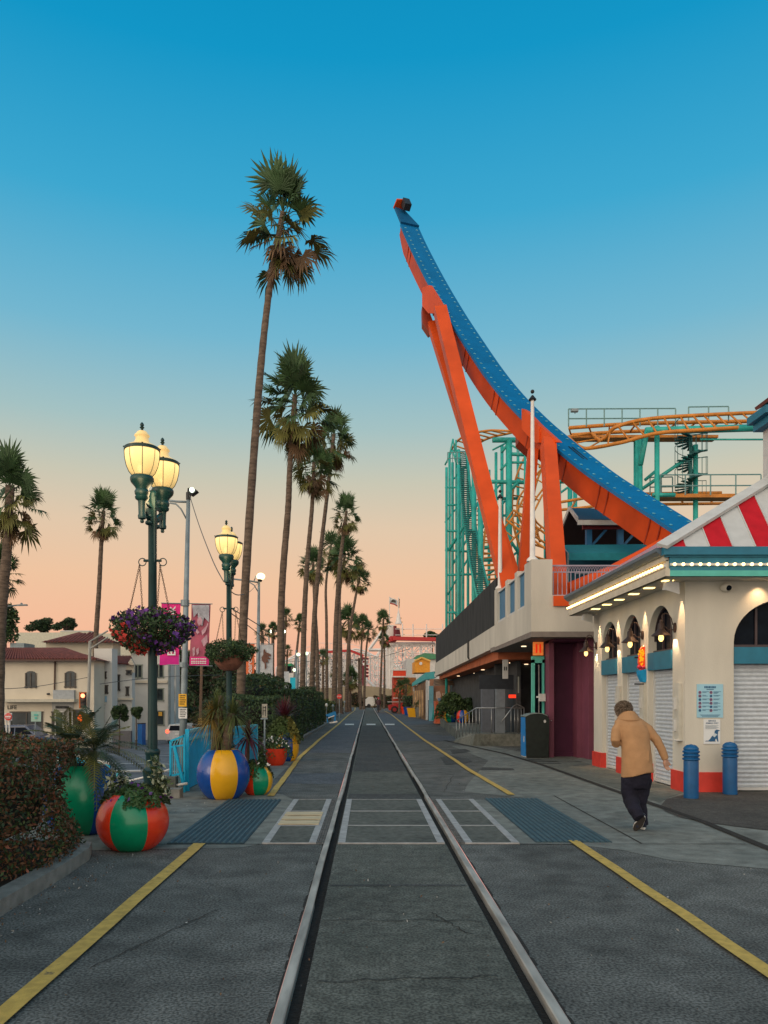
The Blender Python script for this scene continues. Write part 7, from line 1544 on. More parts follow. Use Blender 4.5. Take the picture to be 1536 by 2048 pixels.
win(t, 52, 1342, 72, 1374, YB, True); win(t, 131, 1342, 151, 1374, YB, True)
s = MB(); pb(s, 0, 1398, 148, 1404, YB - .8, .8); s.build('ledge', M('ledge', alb=(.5, .47, .38)), t); s = MB(); pb(s, 106, 1380, 148, 1398, YB - .3, .3); s.build('grey_awning_box', M('box_grey', alb=(.33, .36, .38)), t)
s = MB(); pb(s, 104, 1404, 147, 1480, YB - .04, .04); s.build('entry_bay', M('bay_grey', alb=(.38, .38, .36)), t); win(t, 111, 1424, 127, 1475, YB - .1, name='door', cols=1, fr=STUW); win(t, 137, 1424, 145, 1475, YB - .1, name='door', cols=1, fr=STUW); win(t, 105, 1424, 109, 1475, YB - .1, name='window', cols=1); win(t, 149, 1420, 170, 1450, YB - .02, cols=1)
win(t, 22, 1424, 85, 1466, YB, cols=2); s = MB(); T(s, [(94, 1388, YB - .1), (99, 1388, YB - .1)], .08, 6); s.build('wall_lamp', DARK, t)
q = P(14, 1415, YB); letters("LIFE", (q.x + .38, YB - .03, q.z), (1, 0, 0), (0, 0, 1), .40, DARK, t, 1.05, 'shop_lettering')
s = MB(); x_ = P(112, 1415, YB).x
for k in range(10): s.box(x_ + k * .10, x_ + k * .1 + .07, YB - .09, YB - .06, P(0, 1417, YB).z, P(0, 1412, YB).z)
s.build('shop_lettering', DARK, t)
t = thing('upper_block', 'cream upper block with a hipped red tiled roof rising behind the corner building', 'building', (P(155, 0, 66).x, 66, zg))
s = MB(); s.box(P(92, 0, 66).x, P(226, 0, 66).x, 66, 68, zg, P(0, 1284, 66).z); s.build('wall', STUC, t)
s = MB(); e0 = P(82, 1284, 65.2); e1 = P(232, 1284, 65.2); ap = P(158, 1264, 68.5); s.add([e0, e1, ap, (e1.x, 70, e1.z), (e0.x, 70, e0.z)], [(0, 1, 2), (1, 3, 2), (3, 4, 2), (4, 0, 2)])
for k in range(22): f = k / 21; a = e0.lerp(e1, f); b = a.lerp(Vector((a.x, ap.y, ap.z)), 1 - abs(f - .5) * 2); s.bar(a, b, .16, .1)
s.build('roof', TILE, t)
t = thing('flat_block', 'plain pale flat roofed block behind the red roofs', 'building', (P(110, 0, 78).x, 78, zg))
s = MB(); s.box(P(32, 0, 78).x, P(120, 0, 78).x, 78, 80, zg, P(0, 1265, 78).z); s.box(P(120, 0, 78).x, P(180, 0, 78).x, 78, 80, zg, P(0, 1261.5, 78).z); s.box(P(180, 0, 78).x, P(262, 0, 78).x, 78.5, 80, zg, P(0, 1266, 78).z); s.build('wall', M('stucco_greyish', alb=(.56, .54, .43), rough=.9, var=.1), t)
s = MB(); s.box(P(123, 0, 78).x, P(179, 0, 78).x, 77.95, 80.05, P(0, 1263, 78).z, P(0, 1261, 78).z); s.build('coping', STUW, t); s = MB(); s.box(P(20, 0, 62).x, P(48, 0, 62).x, 62, 64, P(0, 1297, 62).z, P(0, 1286, 62).z); s.build('roof_unit', GREY, t)
t = thing('arched_entry_block', 'white block with a small arched entry and square windows, right of the traffic light', 'building', (P(205, 0, 60).x, 60, zg))
s = MB(); s.box(P(188, 0, 59.5).x, P(224, 0, 59.5).x, 59.5, 60.8, zg, P(0, 1297, 59.5).z); s.build('wall', STUW, t); win(t, 206, 1371, 215, 1386, 59.5); win(t, 207, 1344, 212, 1356, 59.5, cols=1)
win(t, 198, 1408, 211, 1475, 59.5, True, name='doorway', cols=1, fr=STUW); s = MB(); s.ball(P(202, 1427, 59.2), .13, 8, 6, (1, 1, .7)); s.build('entry_lamp', M('glow_white', (255, 250, 230), emit=(255, 250, 230), es=1.5), t, True); s = MB(); pb(s, 200, 1392, 213, 1404, 59.4, .1); s.build('blue_notice', M('notice_blue', alb=(.25, .42, .55)), t)
t = thing('wing_building', 'white wing with a red tiled gable roof between the entry block and the tall house', 'building', (P(245, 0, 62).x, 62, zg))
s = MB(); s.box(P(222, 0, 62).x, P(264, 0, 62).x, 62, 62.8, zg, P(0, 1326, 62).z); s.build('wall', STUW, t); s = MB(); a, b, c_, d_ = P(222, 1327, 61.6), P(255, 1329, 61.6), P(262, 1312, 64), P(222, 1312, 64); tiled(s, a, b, c_, d_, 14); s.quad(b, c_, P(271, 1330, 62.5), P(268, 1331, 61.5)); s.build('roof', TILE, t)
s = MB(); s.prism([P(253, 1329, 61.9), P(262, 1317, 61.9), P(268, 1330, 61.9), P(268, 1345, 61.9), P(253, 1345, 61.9)], (0, .3, 0)); s.build('gable', STUC, t); win(t, 254, 1341, 262, 1348, 61.85, cols=1); win(t, 235, 1350, 239, 1380, 61.95, cols=1); win(t, 226, 1350, 230, 1375, 61.95, cols=1); win(t, 253, 1374, 257, 1390, 61.95, cols=1); s = MB(); pb(s, 222, 1396, 266, 1400, 61.7, .3); s.build('ledge', STUC, t)
t = thing('three_storey_house', 'white three storey house with large grey framed windows and a corner shop', 'building', (P(310, 0, 70).x, 70, zg))
s = MB(); s.box(P(262, 0, 68).x, P(338, 0, 68).x, 68, 69.8, zg, P(0, 1303, 68).z); s.build('wall', STUW, t); s = MB(); s.box(P(338, 0, 74).x, P(352, 0, 74).x, 74, 75.5, zg, P(0, 1308, 74).z); s.build('rear_wall', STUW, t)
s = MB(); s.box(P(262, 0, 68).x, P(336, 0, 68).x, 67.8, 68.0, P(0, 1366, 68).z, P(0, 1361, 68).z); s.box(P(262, 0, 68).x, P(340, 0, 68).x, 67.7, 68, P(0, 1305, 68).z, P(0, 1301, 68).z); s.build('cornice', STUC, t)
FRG_ = M('frame_sage', alb=(.22, .25, .21)); win(t, 300, 1329, 327, 1355, 68, fr=FRG_, cols=3); win(t, 301, 1377, 327, 1401, 68, fr=FRG_); win(t, 298, 1422, 328, 1450, 68, fr=FRG_, cols=1); win(t, 268, 1330, 284, 1355, 68, fr=FRG_)
for y0, y1 in ((1330, 1356), (1374, 1400), (1424, 1450)): win(t, 342, y0, 347, y1, 73.95, cols=1)
s = MB(); pb(s, 317, 1424, 324, 1432, 67.8, .05); s.build('yellow_poster', M('poster_yellow', alb=(.7, .38, .05)), t)
s = MB(); T(s, [(339, 1320, 67.8), (338, 1475, 67.8)], .12, 6); s.build('corner_pipe', GREY, t)
s = MB(); s.box(P(275, 0, 60).x, P(284, 0, 60).x, 60, 61, zg, P(0, 1448, 60).z); t = thing('dumpster', 'blue upright bin at the foot of the white house', 'bin', (P(280, 0, 60).x, 60, zg)); s.build('body', M('dumpster_blue', alb=(.01, .13, .42)), t); s = MB(); s.box(P(274.5, 0, 60).x, P(284.5, 0, 60).x, 59.97, 61.03, P(0, 1448, 60).z, P(0, 1446.5, 60).z); s.build('lid', DARK, t)
s = MB(); s.box(P(225, 0, 56).x, P(262, 0, 56).x, 56, 56.3, zg, P(0, 1462, 56).z); prop(s.build('garden_wall', M('grey_wall', alb=(.10, .10, .11)), org=(P(240, 0, 56).x, 56, zg)), 'low dark grey wall under the small round topped trees', 'wall')
# trees
def broad_tree(label, px, pyt, pyb_crown, rad, Y, zb, seed, n=2600, size=.35, mats=None, w=(.6, .3, .1), trunk=.25, flat=1.0, gap=True):
    c = P(px, (pyt + pyb_crown) / 2, Y); rz = (P(0, pyt, Y).z - P(0, pyb_crown, Y).z) / 2; rx = rad / F * Y; g = np.random.default_rng(seed); t = thing('tree', label, 'tree', (c.x, Y, zb))
    pts = []; k = 11
    for i in range(k):
        a = g.uniform(0, 6.28); rr_ = g.uniform(.25, .8); cc = np.array([c.x + rx * rr_ * math.cos(a), Y + rx * rr_ * math.sin(a), c.z + rz * g.uniform(-.5, .6)]); d = g.normal(size=(n // k, 3)); d /= np.linalg.norm(d, axis=1)[:, None]; pts.append(cc + d * np.array([rx * .42, rx * .42, rz * .42]) * g.uniform(.6, 1.05, (n // k, 1)))
    pts = np.concatenate(pts); leafmesh('crown', pts, size, mats or [LG, FRG, LG2], t, seed=seed, mi=g.choice(3, len(pts), p=w))
    s = MB(); s.tube([(c.x, Y, zb), (c.x + .05, Y, (zb + c.z) / 2), (c.x, Y, c.z)], [trunk, trunk * .7, trunk * .4], 8)
    for i in range(6): a = i * 1.05; s.tube([(c.x, Y, c.z - rz * .7), (c.x + rx * .5 * math.cos(a), Y + rx * .5 * math.sin(a), c.z + rz * .1)], [trunk * .4, trunk * .15], 5)
    s.build('trunk', WOODD, t); return t
broad_tree('umbrella shaped dark tree, left one of the pair on the skyline', 82, 1234, 1267, 27, 150, 0, 1, n=4200, size=.38, trunk=.4, w=(.8, .2, 0)); broad_tree('umbrella shaped dark tree, right one of the pair on the skyline', 132, 1235, 1264, 25, 150, 0, 2, n=4200, size=.38, trunk=.4, w=(.8, .2, 0))
broad_tree('thin leaved tree at the left edge beside the long arm street light', 10, 1202, 1292, 24, 62, zg, 3, n=2200, size=.28)
broad_tree('round topped street tree by the garden wall', 238, 1408, 1444, 18, 52, zg, 4, size=.2, trunk=.06); broad_tree('smaller round topped street tree behind the lamp post', 272, 1412, 1440, 12, 55, zg, 5, n=1600, size=.2, trunk=.06)
broad_tree('small tree top far behind the deck building screen', 865, 1262, 1280, 16, 190, 0, 6, n=1500, size=.6, w=(.6, .3, .1))
for i, (px, pt_, pb_, r_, Y, lab) in enumerate(((372, 1290, 1400, 24, 95, 'tall dark tree between the banners and the three storey house'), (415, 1300, 1420, 38, 100, 'wide dark tree behind the brown utility pole'), (455, 1320, 1430, 30, 92, 'dark tree behind the second lamp post'), (395, 1400, 1470, 30, 82, 'low olive tree beneath the dark wooded slope'), (440, 1400, 1460, 28, 78, 'low green tree behind the turquoise panels'), (490, 1340, 1420, 26, 88, 'dark tree behind the tallest palm trunk'))): broad_tree(lab, px, pt_, pb_, r_, Y, zg, 20 + i, n=3600, size=.45, w=(.75, .2, .05), mats=[LG, WOODD, LG2])
g = np.random.default_rng(77); n = 9000; a = P(350, 1300, 125); b = P(500, 1440, 125); q = np.stack([g.uniform(a.x, b.x, n), g.uniform(125, 130, n), zg + (g.uniform(0, 1, n) ** .7) * (a.z - zg) * (.85 + .15 * np.sin(g.uniform(0, 30, n)))], 1)
prop(leafmesh('wooded_slope', q, 1.1, [LG, WOODD, FRG], org=(a.x, 125, zg), seed=5), 'far off dark wooded slope behind the street', 'woodland', kind='stuff')

# ---------------------------------------------------------------- vehicles
def wheel(t, x, y, z, r, axis, w_=.22):
    s = MB(); d = Vector(axis) * w_; s.tube([Vector((x, y, z)), Vector((x, y, z)) + d], r, 20); wo = s.build('wheel', DARK, t, 40); s = MB(); s.tube([Vector((x, y, z)) - Vector(axis) * .012, Vector((x, y, z)) + Vector(axis) * .05], r * .6, 14); s.build('rim', M('alloy', alb=(.4, .42, .44), metal=.6, rough=.35), wo, 40)
def prof_y(s, poly, y0, y1): s.prism([(a, y0, b) for a, b in poly], (0, y1 - y0, 0))
Y = 50; x0 = P(-62, 0, Y).x; t = thing('pickup_truck', 'dark blue pickup truck with silver lower body parked across the street at left', 'pickup', (x0 + 2.9, Y, zg))
z = zg; BLU = M('truck_blue', alb=(.04, .07, .14), rough=.25, coat=.6, metal=.2)
s = MB(); prof_y(s, [(x0, z + .95), (x0 + 5.7, z + .75), (x0 + 5.72, z + .98), (x0 + 5.4, z + 1.10), (x0 + 4.35, z + 1.22), (x0, z + 1.22)], Y, Y + 1.9); s.build('body', BLU, t)
s = MB(); prof_y(s, [(x0, z + .45), (x0 + 5.6, z + .45), (x0 + 5.72, z + .60), (x0 + 5.70, z + .745), (x0, z + .94)], Y + .005, Y + 1.895); s.build('lower_body', M('truck_silver', alb=(.42, .43, .42), rough=.35, metal=.3), t)
s = MB(); cab = [(x0 + 1.75, z + 1.22), (x0 + 2.0, z + 1.86), (x0 + 2.2, z + 1.92), (x0 + 3.5, z + 1.92), (x0 + 3.65, z + 1.88), (x0 + 4.4, z + 1.22)]; s.add([(a, Y + (.0 if b < z + 1.5 else .14), b) for a, b in cab] + [(a, Y + 1.9 - (.0 if b < z + 1.5 else .14), b) for a, b in cab], [(0, 5, 4, 3, 2, 1), (6, 7, 8, 9, 10, 11)] + [(i, (i + 1) % 6, 6 + (i + 1) % 6, 6 + i) for i in range(6)]); s.build('cab', BLU, t)
def cabpt(a, b): return (a, Y + .14 * (b - (z + 1.22)) / .66 - .012, b)
for pol in (((x0 + 2.05, z + 1.30), (x0 + 2.9, z + 1.30), (x0 + 2.9, z + 1.76), (x0 + 2.2, z + 1.76)), ((x0 + 2.97, z + 1.30), (x0 + 4.15, z + 1.30), (x0 + 3.6, z + 1.76), (x0 + 2.97, z + 1.76))): s = MB(); s.add([cabpt(*p) for p in pol], [tuple(range(4))]); s.build('window', GLASS, t)
s = MB(); [s.bar(cabpt(*a), cabpt(*b), .03) for a, b in (((x0 + 2.0, z + 1.28), (x0 + 4.2, z + 1.28)), ((x0 + 2.15, z + 1.79), (x0 + 3.6, z + 1.79)))]; s.build('chrome_trim', BORDER, t)
wheel(t, x0 + 1.0, Y - .02, z + .40, .40, (0, 1, 0)); wheel(t, x0 + 4.7, Y - .02, z + .40, .40, (0, 1, 0))
Y = 62; xc = P(354, 0, Y).x; t = thing('estate_car', 'white estate car seen from behind with lit red tail lights on the lower street', 'car', (xc, Y, zg))
WCAR = M('car_white', alb=(.55, .56, .56), rough=.3, coat=.5); s = MB(); w_ = .86
s.add([(xc + a, Y + d, z + b) for d in (0, .0) for a, b in ()], []); rg_ = [(0.0, .28, .9), (0.0, 1.0, .9), (.15, 1.55, .68), (2.6, 1.6, .66), (3.4, 1.05, .85), (4.3, .9, .82), (4.35, .3, .82)]
V = [(xc + sx * hw, Y + d, z + b) for d, b, hw in rg_ for sx in (-1, 1)]; n = len(rg_); s.add(V, [(2 * i, 2 * i + 1, 2 * i + 3, 2 * i + 2) for i in range(n - 1)] + [(2 * n - 2, 2 * n - 1, 1, 0), tuple(2 * i for i in range(n)), tuple(2 * i + 1 for i in range(n - 1, -1, -1))]); s.build('body', WCAR, t)
s = MB(); s.quad((xc - .66, Y + .0, z + 1.06), (xc + .66, Y + .0, z + 1.06), (xc + .56, Y + .11, z + 1.46), (xc - .56, Y + .11, z + 1.46)); s.build('rear_window', GLASS, t)
for sx in (-1, 1): s = MB(); s.box(xc + sx * .78 - .11, xc + sx * .78 + .11, Y - .04, Y + .03, z + .88, z + 1.12); s.build('tail_light', M('tail_red', (255, 40, 20), emit=(255, 70, 45), es=5), t)
s = MB(); s.box(xc - .86, xc + .86, Y - .06, Y + .05, z + .34, z + .56); s.build('bumper', WCAR, t); s = MB(); s.box(xc - .16, xc + .16, Y - .035, Y + .0, z + .72, z + .84); s.build('number_plate', SW, t)
for sx in (-1, 1): wheel(t, xc + sx * .84 - (.1 if sx > 0 else -.1), Y + .7, z + .32, .32, (sx * 1.0, 0, 0), .12)
s = MB(); s.box(xc - .75, xc + .75, Y + .02, Y + 4, z + .16, z + .30); s.build('underbody', DARK, t)
Y = 66; xc = P(404, 0, Y).x; t = thing('dark_car', 'dark car mostly hidden behind the turquoise panels on the lower street', 'car', (xc, Y, zg)); s = MB(); prof_y(s, [(xc - 2.2, z + .3), (xc + 2.2, z + .3), (xc + 2.2, z + .8), (xc + 1.3, z + .95), (xc + .6, z + 1.42), (xc - 1.0, z + 1.42), (xc - 1.8, z + .95), (xc - 2.2, z + .85)], Y, Y + 1.7); s.build('body', M('car_dark', alb=(.05, .06, .07), rough=.3, coat=.5), t); s = MB(); s.add([(xc + a, Y - .02, z + b) for a, b in ((-1.55, .97), (1.1, .97), (.5, 1.36), (-.95, 1.36))], [(0, 1, 2, 3)]); s.build('window', GLASS, t); wheel(t, xc - 1.4, Y - .02, z + .32, .32, (0, 1, 0)); wheel(t, xc + 1.4, Y - .02, z + .32, .32, (0, 1, 0))
# ================================================================ people
SKIN = M('skin', alb=(.45, .25, .17), rough=.6, var=.06); COATM = M('camel_coat', alb=(.40, .225, .11), rough=.95, var=.10, scale=7, bump=.35, bscale=160)
NAVY = M('dark_trousers', alb=(.007, .007, .018), rough=.9, var=.4, scale=6, bump=.3); HAIRM = M('hair_grey_brown', alb=(.11, .075, .05), rough=.9, var=.45, scale=30)
def fuse(mb, name, mat, parent, vox, smooth=3, extra=None):
    o = mb.build(name, mat, parent, True); r = o.modifiers.new('fuse', 'REMESH'); r.mode = 'VOXEL'; r.voxel_size = vox; r.use_smooth_shade = True
    s_ = o.modifiers.new('soft', 'SMOOTH'); s_.factor = .5; s_.iterations = smooth
    if extra:
        tx = bpy.data.textures.new('folds', 'CLOUDS'); tx.noise_scale = extra[1]; tx.noise_depth = 3; d_ = o.modifiers.new('folds', 'DISPLACE'); d_.texture = tx; d_.strength = extra[0]; d_.mid_level = .5
    return o
def ring(c, rx, ry, n=28, off=None): return [Vector((c[0] + rx * math.copysign(abs(math.cos(2 * math.pi * j / n)) ** .9, math.cos(2 * math.pi * j / n)), c[1] + ry * math.sin(2 * math.pi * j / n), c[2] + (off(2 * math.pi * j / n) if off else 0))) for j in range(n)]
def loft(mb, rings):
    n = len(rings[0]); vs = [v for r in rings for v in r]
    mb.add(vs, [(i * n + j, i * n + (j + 1) % n, (i + 1) * n + (j + 1) % n, (i + 1) * n + j) for i in range(len(rings) - 1) for j in range(n)] + [tuple(range(n - 1, -1, -1)), tuple((len(rings) - 1) * n + j for j in range(n))]); return mb
YP = 9.95
def q(px, py, dy=0.0): return P(px, py, YP + dy) if False else Vector(((px - CX) / F * YP, YP + dy, H - (py - HY) / F * YP))
pr = thing('person', 'elderly person in a camel coat and dark trousers walking away, head bent, right arm trailing', 'person', q(1278, 1660))
b = MB()
hc = q(1257, 1423, .20)
b.ball(hc, .092, 20, 14, (.95, 1.12, 1.2)); b.ball(hc + Vector((0, .09, -.05)), .055, 12, 8, (1, 1, 1)); b.tube([hc + Vector((-.0, .10, -.0)), hc + Vector((0, .135, -.025))], [.012, .016], 8)
for sx in (-1, 1): b.ball(hc + Vector((sx * .088, .0, -.02)), .026, 10, 8, (.4, .8, 1.3)); b.ball(hc + Vector((sx * .032, .095, .01)), .012, 8, 6)
b.tube([hc + Vector((0, -.02, -.06)), q(1264, 1440, .12)], [.052, .06], 14)
loft(b, [ring(q(1267, y, dy), rx, ry) for y, dy, rx, ry in ((1440, .11, .08, .06), (1450, .09, .12, .08), (1480, .05, .14, .10), (1510, .02, .14, .10), (1540, 0, .15, .11), (1552, 0, .14, .10))])
b.tube([q(1244, 1452, .09), q(1233, 1480, .03), q(1238, 1484, .22)], [.028, .030, .026], 12); b.tube([q(1290, 1452, .08), q(1318, 1479, .02), q(1331, 1522, .0)], [.028, .030, .024], 12)
b.tube([q(1262, 1545), q(1261, 1592, .02), q(1266, 1630, -.18)], [.08, .055, .036], 12); b.tube([q(1284, 1545), q(1279, 1595, .05), q(1286, 1652, .03)], [.08, .055, .036], 12)
# hands: right hangs slightly curled, left held before the chest
def hand(b, w_, d, side, thumb, L=1.0):
    d = Vector(d).normalized(); side = Vector(side).normalized(); pn = d.cross(side).normalized(); palm = w_ + d * .045
    for k in range(4): b.tube([w_ + side * (-.024 + k * .016) * .6, w_ + d * .045 + side * (-.027 + k * .018), w_ + d * .082 + side * (-.028 + k * .0185)], [.018 * L, .018 * L, .014 * L], 8)
    for k, fl in enumerate((.062, .072, .068, .052)):
        r0 = w_ + d * .080 + side * (-.028 + k * .0187); b.tube([r0, r0 + d * fl * .45 + pn * .006, r0 + d * fl * .75 + pn * .022, r0 + d * fl * .85 + pn * .040], [.0098 * L, .0094 * L, .0088 * L, .0076 * L], 8)
    t0 = w_ + d * .02 + side * thumb * .022; b.tube([t0, t0 + side * thumb * .028 + d * .028 + pn * .01, t0 + side * thumb * .034 + d * .060 + pn * .02], [.013, .0115, .009], 8)
hand(b, q(1331, 1519, .0), (.14, .05, -1), (.85, .5, 0), 1, 1.22); hand(b, q(1238, 1484, .22), (.8, .6, .2), (0, .2, 1), 1)
fuse(b, 'body', SKIN, pr, .0055, 2)
c = MB()
def hem(a): return .032 * math.cos(a) + .035 * math.exp(-((a - 5.1) / .6) ** 2)
rows = [(1431, .15, .075, .065), (1434, .14, .11, .085), (1438, .13, .155, .105), (1443, .12, .195, .12), (1450, .10, .208, .135), (1462, .08, .202, .15), (1478, .06, .192, .155), (1495, .03, .186, .16), (1515, .01, .190, .165), (1535, 0, .198, .17), (1550, 0, .204, .175)]
cx = {1431: 1264, 1434: 1264.5, 1438: 1265, 1443: 1265.5, 1450: 1267, 1462: 1270, 1478: 1272, 1495: 1273.5, 1515: 1274, 1535: 1274.5, 1550: 1274.5}
loft(c, [ring(q(cx[y], y, dy), rx, ry, 40, hem if y == 1550 else None) for y, dy, rx, ry in rows])
c.tube([q(1245, 1450, .10), q(1236, 1462, .07), q(1231, 1482, .02), q(1235, 1488, .06), q(1243, 1484, .20)], [.066, .066, .060, .056, .050], 16)
c.tube([q(1287, 1450, .10), q(1300, 1460, .07), q(1315, 1480, .03), q(1324, 1499, .01), q(1331, 1519, .0)], [.072, .070, .060, .052, .046], 16)
# fold ridges
for (x0, y0, x1, y1) in ((1262, 1512, 1258, 1545), (1290, 1500, 1288, 1535)): c.tube([q(x0, y0, -.10), q((x0 + x1) / 2, (y0 + y1) / 2, -.125), q(x1, y1, -.11)], .022, 8)
c.v = [(1.0 * x_ + .0, y_, z_) for x_, y_, z_ in c.v]
fuse(c, 'coat', COATM, pr, .009, 3, (.016, .13))
c = MB(); k = 26; inner = []; outer = []
for i in range(k):
    a = 2 * math.pi * i / (k - 1); ce = q(1262.5, 1428, .13); r = .092; inner.append(ce + Vector((r * math.cos(a), r * .75 * math.sin(a), .020 - .02 * math.sin(a)))); outer.append(q(1264, 1437.5, .12) + Vector((.150 * math.cos(a), .128 * math.sin(a), .012 * math.sin(a))))
for i in range(k - 1): c.quad(inner[i], inner[i + 1], outer[i + 1], outer[i]); c.quad(inner[i] + Vector((0, 0, -.012)), inner[i + 1] + Vector((0, 0, -.012)), outer[i + 1] + Vector((0, 0, -.014)), outer[i] + Vector((0, 0, -.014))); c.quad(outer[i], outer[i + 1], outer[i + 1] + Vector((0, 0, -.014)), outer[i] + Vector((0, 0, -.014)))
c.build('collar', COATM, pr, True)
c = MB(); loft(c, [ring(q(1273, y), rx, ry) for y, rx, ry in ((1538, .17, .13), (1552, .188, .15), (1566, .165, .14), (1576, .13, .12))])
c.tube([q(1262, 1556), q(1261, 1580, .03), q(1262, 1600, .0), q(1263, 1618, -.14), q(1267, 1632, -.22)], [.125, .115, .098, .082, .070], 16)
c.tube([q(1285, 1556), q(1284, 1585, .05), q(1282, 1610, .06), q(1284, 1636, .04), q(1286, 1652, .02)], [.12, .110, .092, .082, .078], 16)
fuse(c, 'trousers', NAVY, pr, .010, 2, (.024, .09))
def shoe(name_, heel, toe, upd, w_=.045):
    heel = Vector(heel); toe = Vector(toe); d = (toe - heel); L = d.length; d /= L; u = Vector(upd); u = (u - d * u.dot(d)).normalized(); sd = d.cross(u).normalized()
    def pad(h0, h1, gw, nm, m, par):
        s = MB(); n = 20; vs = []
        for hh in (h0, h1):
            for i in range(n): a = 2 * math.pi * i / n; x_ = math.cos(a); wv = w_ * gw * (1.0 if x_ > 0 else .82); vs.append(heel + d * (L * .5 + L * .5 * x_) + sd * wv * math.sin(a) + u * hh)
        s.add(vs, [tuple(range(n - 1, -1, -1)), tuple(range(n, 2 * n))] + [(i, (i + 1) % n, n + (i + 1) % n, n + i) for i in range(n)]); return s.build(nm, m, par, 50)
    s = MB(); s.ball(heel + d * L * .68 + u * .035, .052, 14, 10, (1, 1, 1)); s.tube([heel + d * L * .12 + u * .04, heel + d * L * .45 + u * .05, heel + d * L * .8 + u * .035, toe - d * .02 + u * .02], [.042, .044, .038, .022], 12); s.tube([heel + d * L * .15 + u * .03, heel + d * L * .2 + u * .10], [.040, .038], 12)
    sh = s.build('shoe', M('shoe_navy', alb=(.02, .025, .045), rough=.8), pr, True); pad(-.005, .022, 1.1, 'rubber_sidewall', M('rubber_white', alb=(.6, .58, .54), rough=.7), sh); pad(-.012, -.0055, 1.0, 'sole', M('sole_brown', alb=(.035, .03, .028), rough=.9), sh)
shoe('l', q(1277, 1628, -.22), q(1263, 1658, -.10), (.3, .9, .35), .048); shoe('r', q(1284, 1657, -.06), (q(1291, 1657, .20) + Vector((0, 0, .0))), (0, 0, 1), .046)
hcen = hc + Vector((0, -.012, .025)); c = MB(); c.ball(hcen, .104, 20, 14, (1.02, 1.1, 1.02)); c.build('hair', HAIRM, pr, True)
g = np.random.default_rng(3); n = 5200; d = g.normal(size=(n, 3)); d /= np.linalg.norm(d, axis=1)[:, None]; d = d[(d[:, 2] > -.75) & ((d[:, 1] < .45) | (d[:, 2] > .35))]
pts = np.array(hcen) + d * np.array([.108, .117, .108]) * (1 + .05 * np.sin(d[:, :1] * 22) * np.sin(d[:, 2:] * 19)); leafmesh('hair_curls', pts, .030, [HAIRM, M('hair_grey', alb=(.24, .19, .145), rough=.9)], pr, seed=4, aspect=.22, nrm=d, upb=0)
g = np.random.default_rng(12); n = 420; xx = np.where(g.uniform(0, 1, n) < .6, g.uniform(-2.86, -2.5, n), g.uniform(-2.8, 5.4, n)); yy = np.where(g.uniform(0, 1, n) < .6, g.uniform(4, 8.4, n), g.uniform(4, 22, n))
prop(leafmesh('fallen_leaves', np.stack([xx, yy, np.full(n, .022)], 1), .022, [LB, FRB, M('litter_pale', alb=(.4, .4, .38))], org=(0, 8, 0), seed=3, upb=0), 'scattered tiny dry leaves and litter on the paving', 'leaves', kind='stuff')
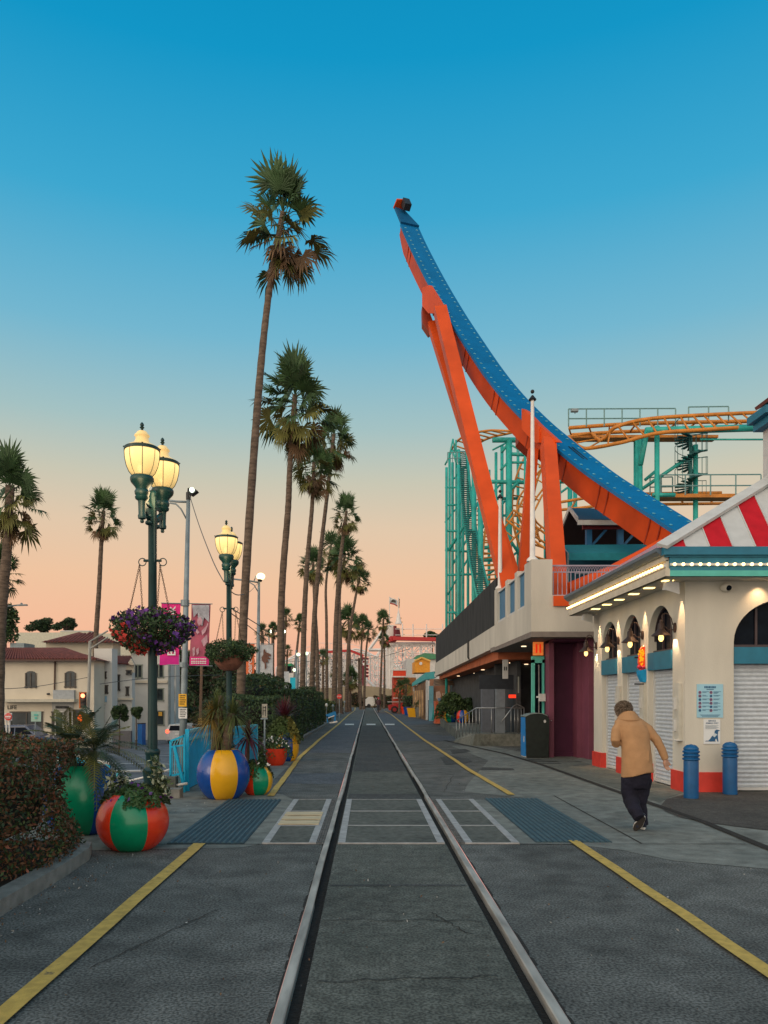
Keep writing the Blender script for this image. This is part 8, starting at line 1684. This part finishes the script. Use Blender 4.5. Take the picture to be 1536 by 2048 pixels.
# small far figures
def small_person(px, py_head, py_foot, Y, zb, label, top, bottom, headm, ride=False):
    x = (px - CX) / F * Y; hgt = 1.68; t = thing('person', label, 'person', (x, Y, zb)); s = MB(); zz = zb
    s.ball((x, Y + .02, zz + 1.56), .10, 12, 8, (.9, 1, 1.15)); s.tube([(x, Y, zz + 1.5), (x, Y, zz + 1.36)], .05, 8); loft(s, [ring((x, Y, zz + h_), rx, ry, 16) for h_, rx, ry in ((1.42, .08, .07), (1.37, .18, .10), (1.2, .18, .11), (.95, .15, .10), (.85, .16, .11))])
    for sx in (-1, 1):
        s.tube([(x + sx * .19, Y, zz + 1.34), (x + sx * .25, Y + .03, zz + 1.08), (x + sx * .22, Y + .15, zz + .88)], [.055, .045, .03], 8); hand(s, Vector((x + sx * .22, Y + .15, zz + .88)), (0, .5, -.8), (1, 0, 0), sx); s.tube([(x + sx * .09, Y, zz + .9), (x + sx * .1, Y + .05 * sx, zz + .48), (x + sx * .09, Y - .06 * sx, zz + .06)], [.085, .06, .04], 8); s.tube([(x + sx * .09, Y - .06 * sx, zz + .04), (x + sx * .09, Y + .12 - .06 * sx, zz + .03)], [.045, .035], 8)
    fuse(s, 'body', SKIN, t, .02, 1)
    s = MB(); loft(s, [ring((x, Y, zz + h_), rx, ry, 16) for h_, rx, ry in ((1.44, .09, .08), (1.38, .21, .13), (1.2, .22, .15), (.95, .20, .15), (.80, .20, .14))])
    for sx in (-1, 1): s.tube([(x + sx * .2, Y, zz + 1.35), (x + sx * .27, Y + .03, zz + 1.08), (x + sx * .23, Y + .14, zz + .92)], [.085, .07, .055], 8)
    fuse(s, 'jacket', top, t, .03, 1)
    s = MB()
    for sx in (-1, 1): s.tube([(x + sx * .08, Y, zz + .92), (x + sx * .1, Y + .05 * sx, zz + .48), (x + sx * .09, Y - .06 * sx, zz + .10)], [.12, .085, .065], 8)
    fuse(s, 'trousers', bottom, t, .03, 1); s = MB(); s.ball((x, Y, zz + 1.62), .118, 12, 8, (1, 1.1, .8)); s.build('hat', headm, t, True); return t
small_person(387, 1452, 1494, 58, -1.95, 'person in a black jacket and cap behind the turquoise panels', M('jacket_black', alb=(.02, .018, .022)), NAVY, M('cap_black', alb=(.02, .02, .02)))
t = small_person(757, 1396, 1425, 93, 0.12, 'rider in a pink helmet on a small scooter far down the track', M('jacket_maroon', alb=(.08, .04, .05)), M('trousers_grey', alb=(.06, .07, .09)), M('helmet_pink', alb=(.75, .08, .12)))
x = (757 - CX) / F * 93; t = thing('kick_scooter', 'small dark kick scooter under the pink helmeted rider', 'scooter', (x, 93, 0)); s = MB(); s.box(x - .08, x + .08, 92.5, 93.4, .10, .13); s.build('deck', DARK, t); s = MB(); s.tube([(x, 93.4, .13), (x, 93.45, 1.0)], .02, 6); s.tube([(x - .25, 93.45, 1.0), (x + .25, 93.45, 1.0)], .018, 6); s.build('handlebar', DARK, t)
for yy in (92.45, 93.45): s = MB(); s.tube([(x - .02, yy, .10), (x + .02, yy, .10)], .10, 12); s.build('wheel', DARK, t)
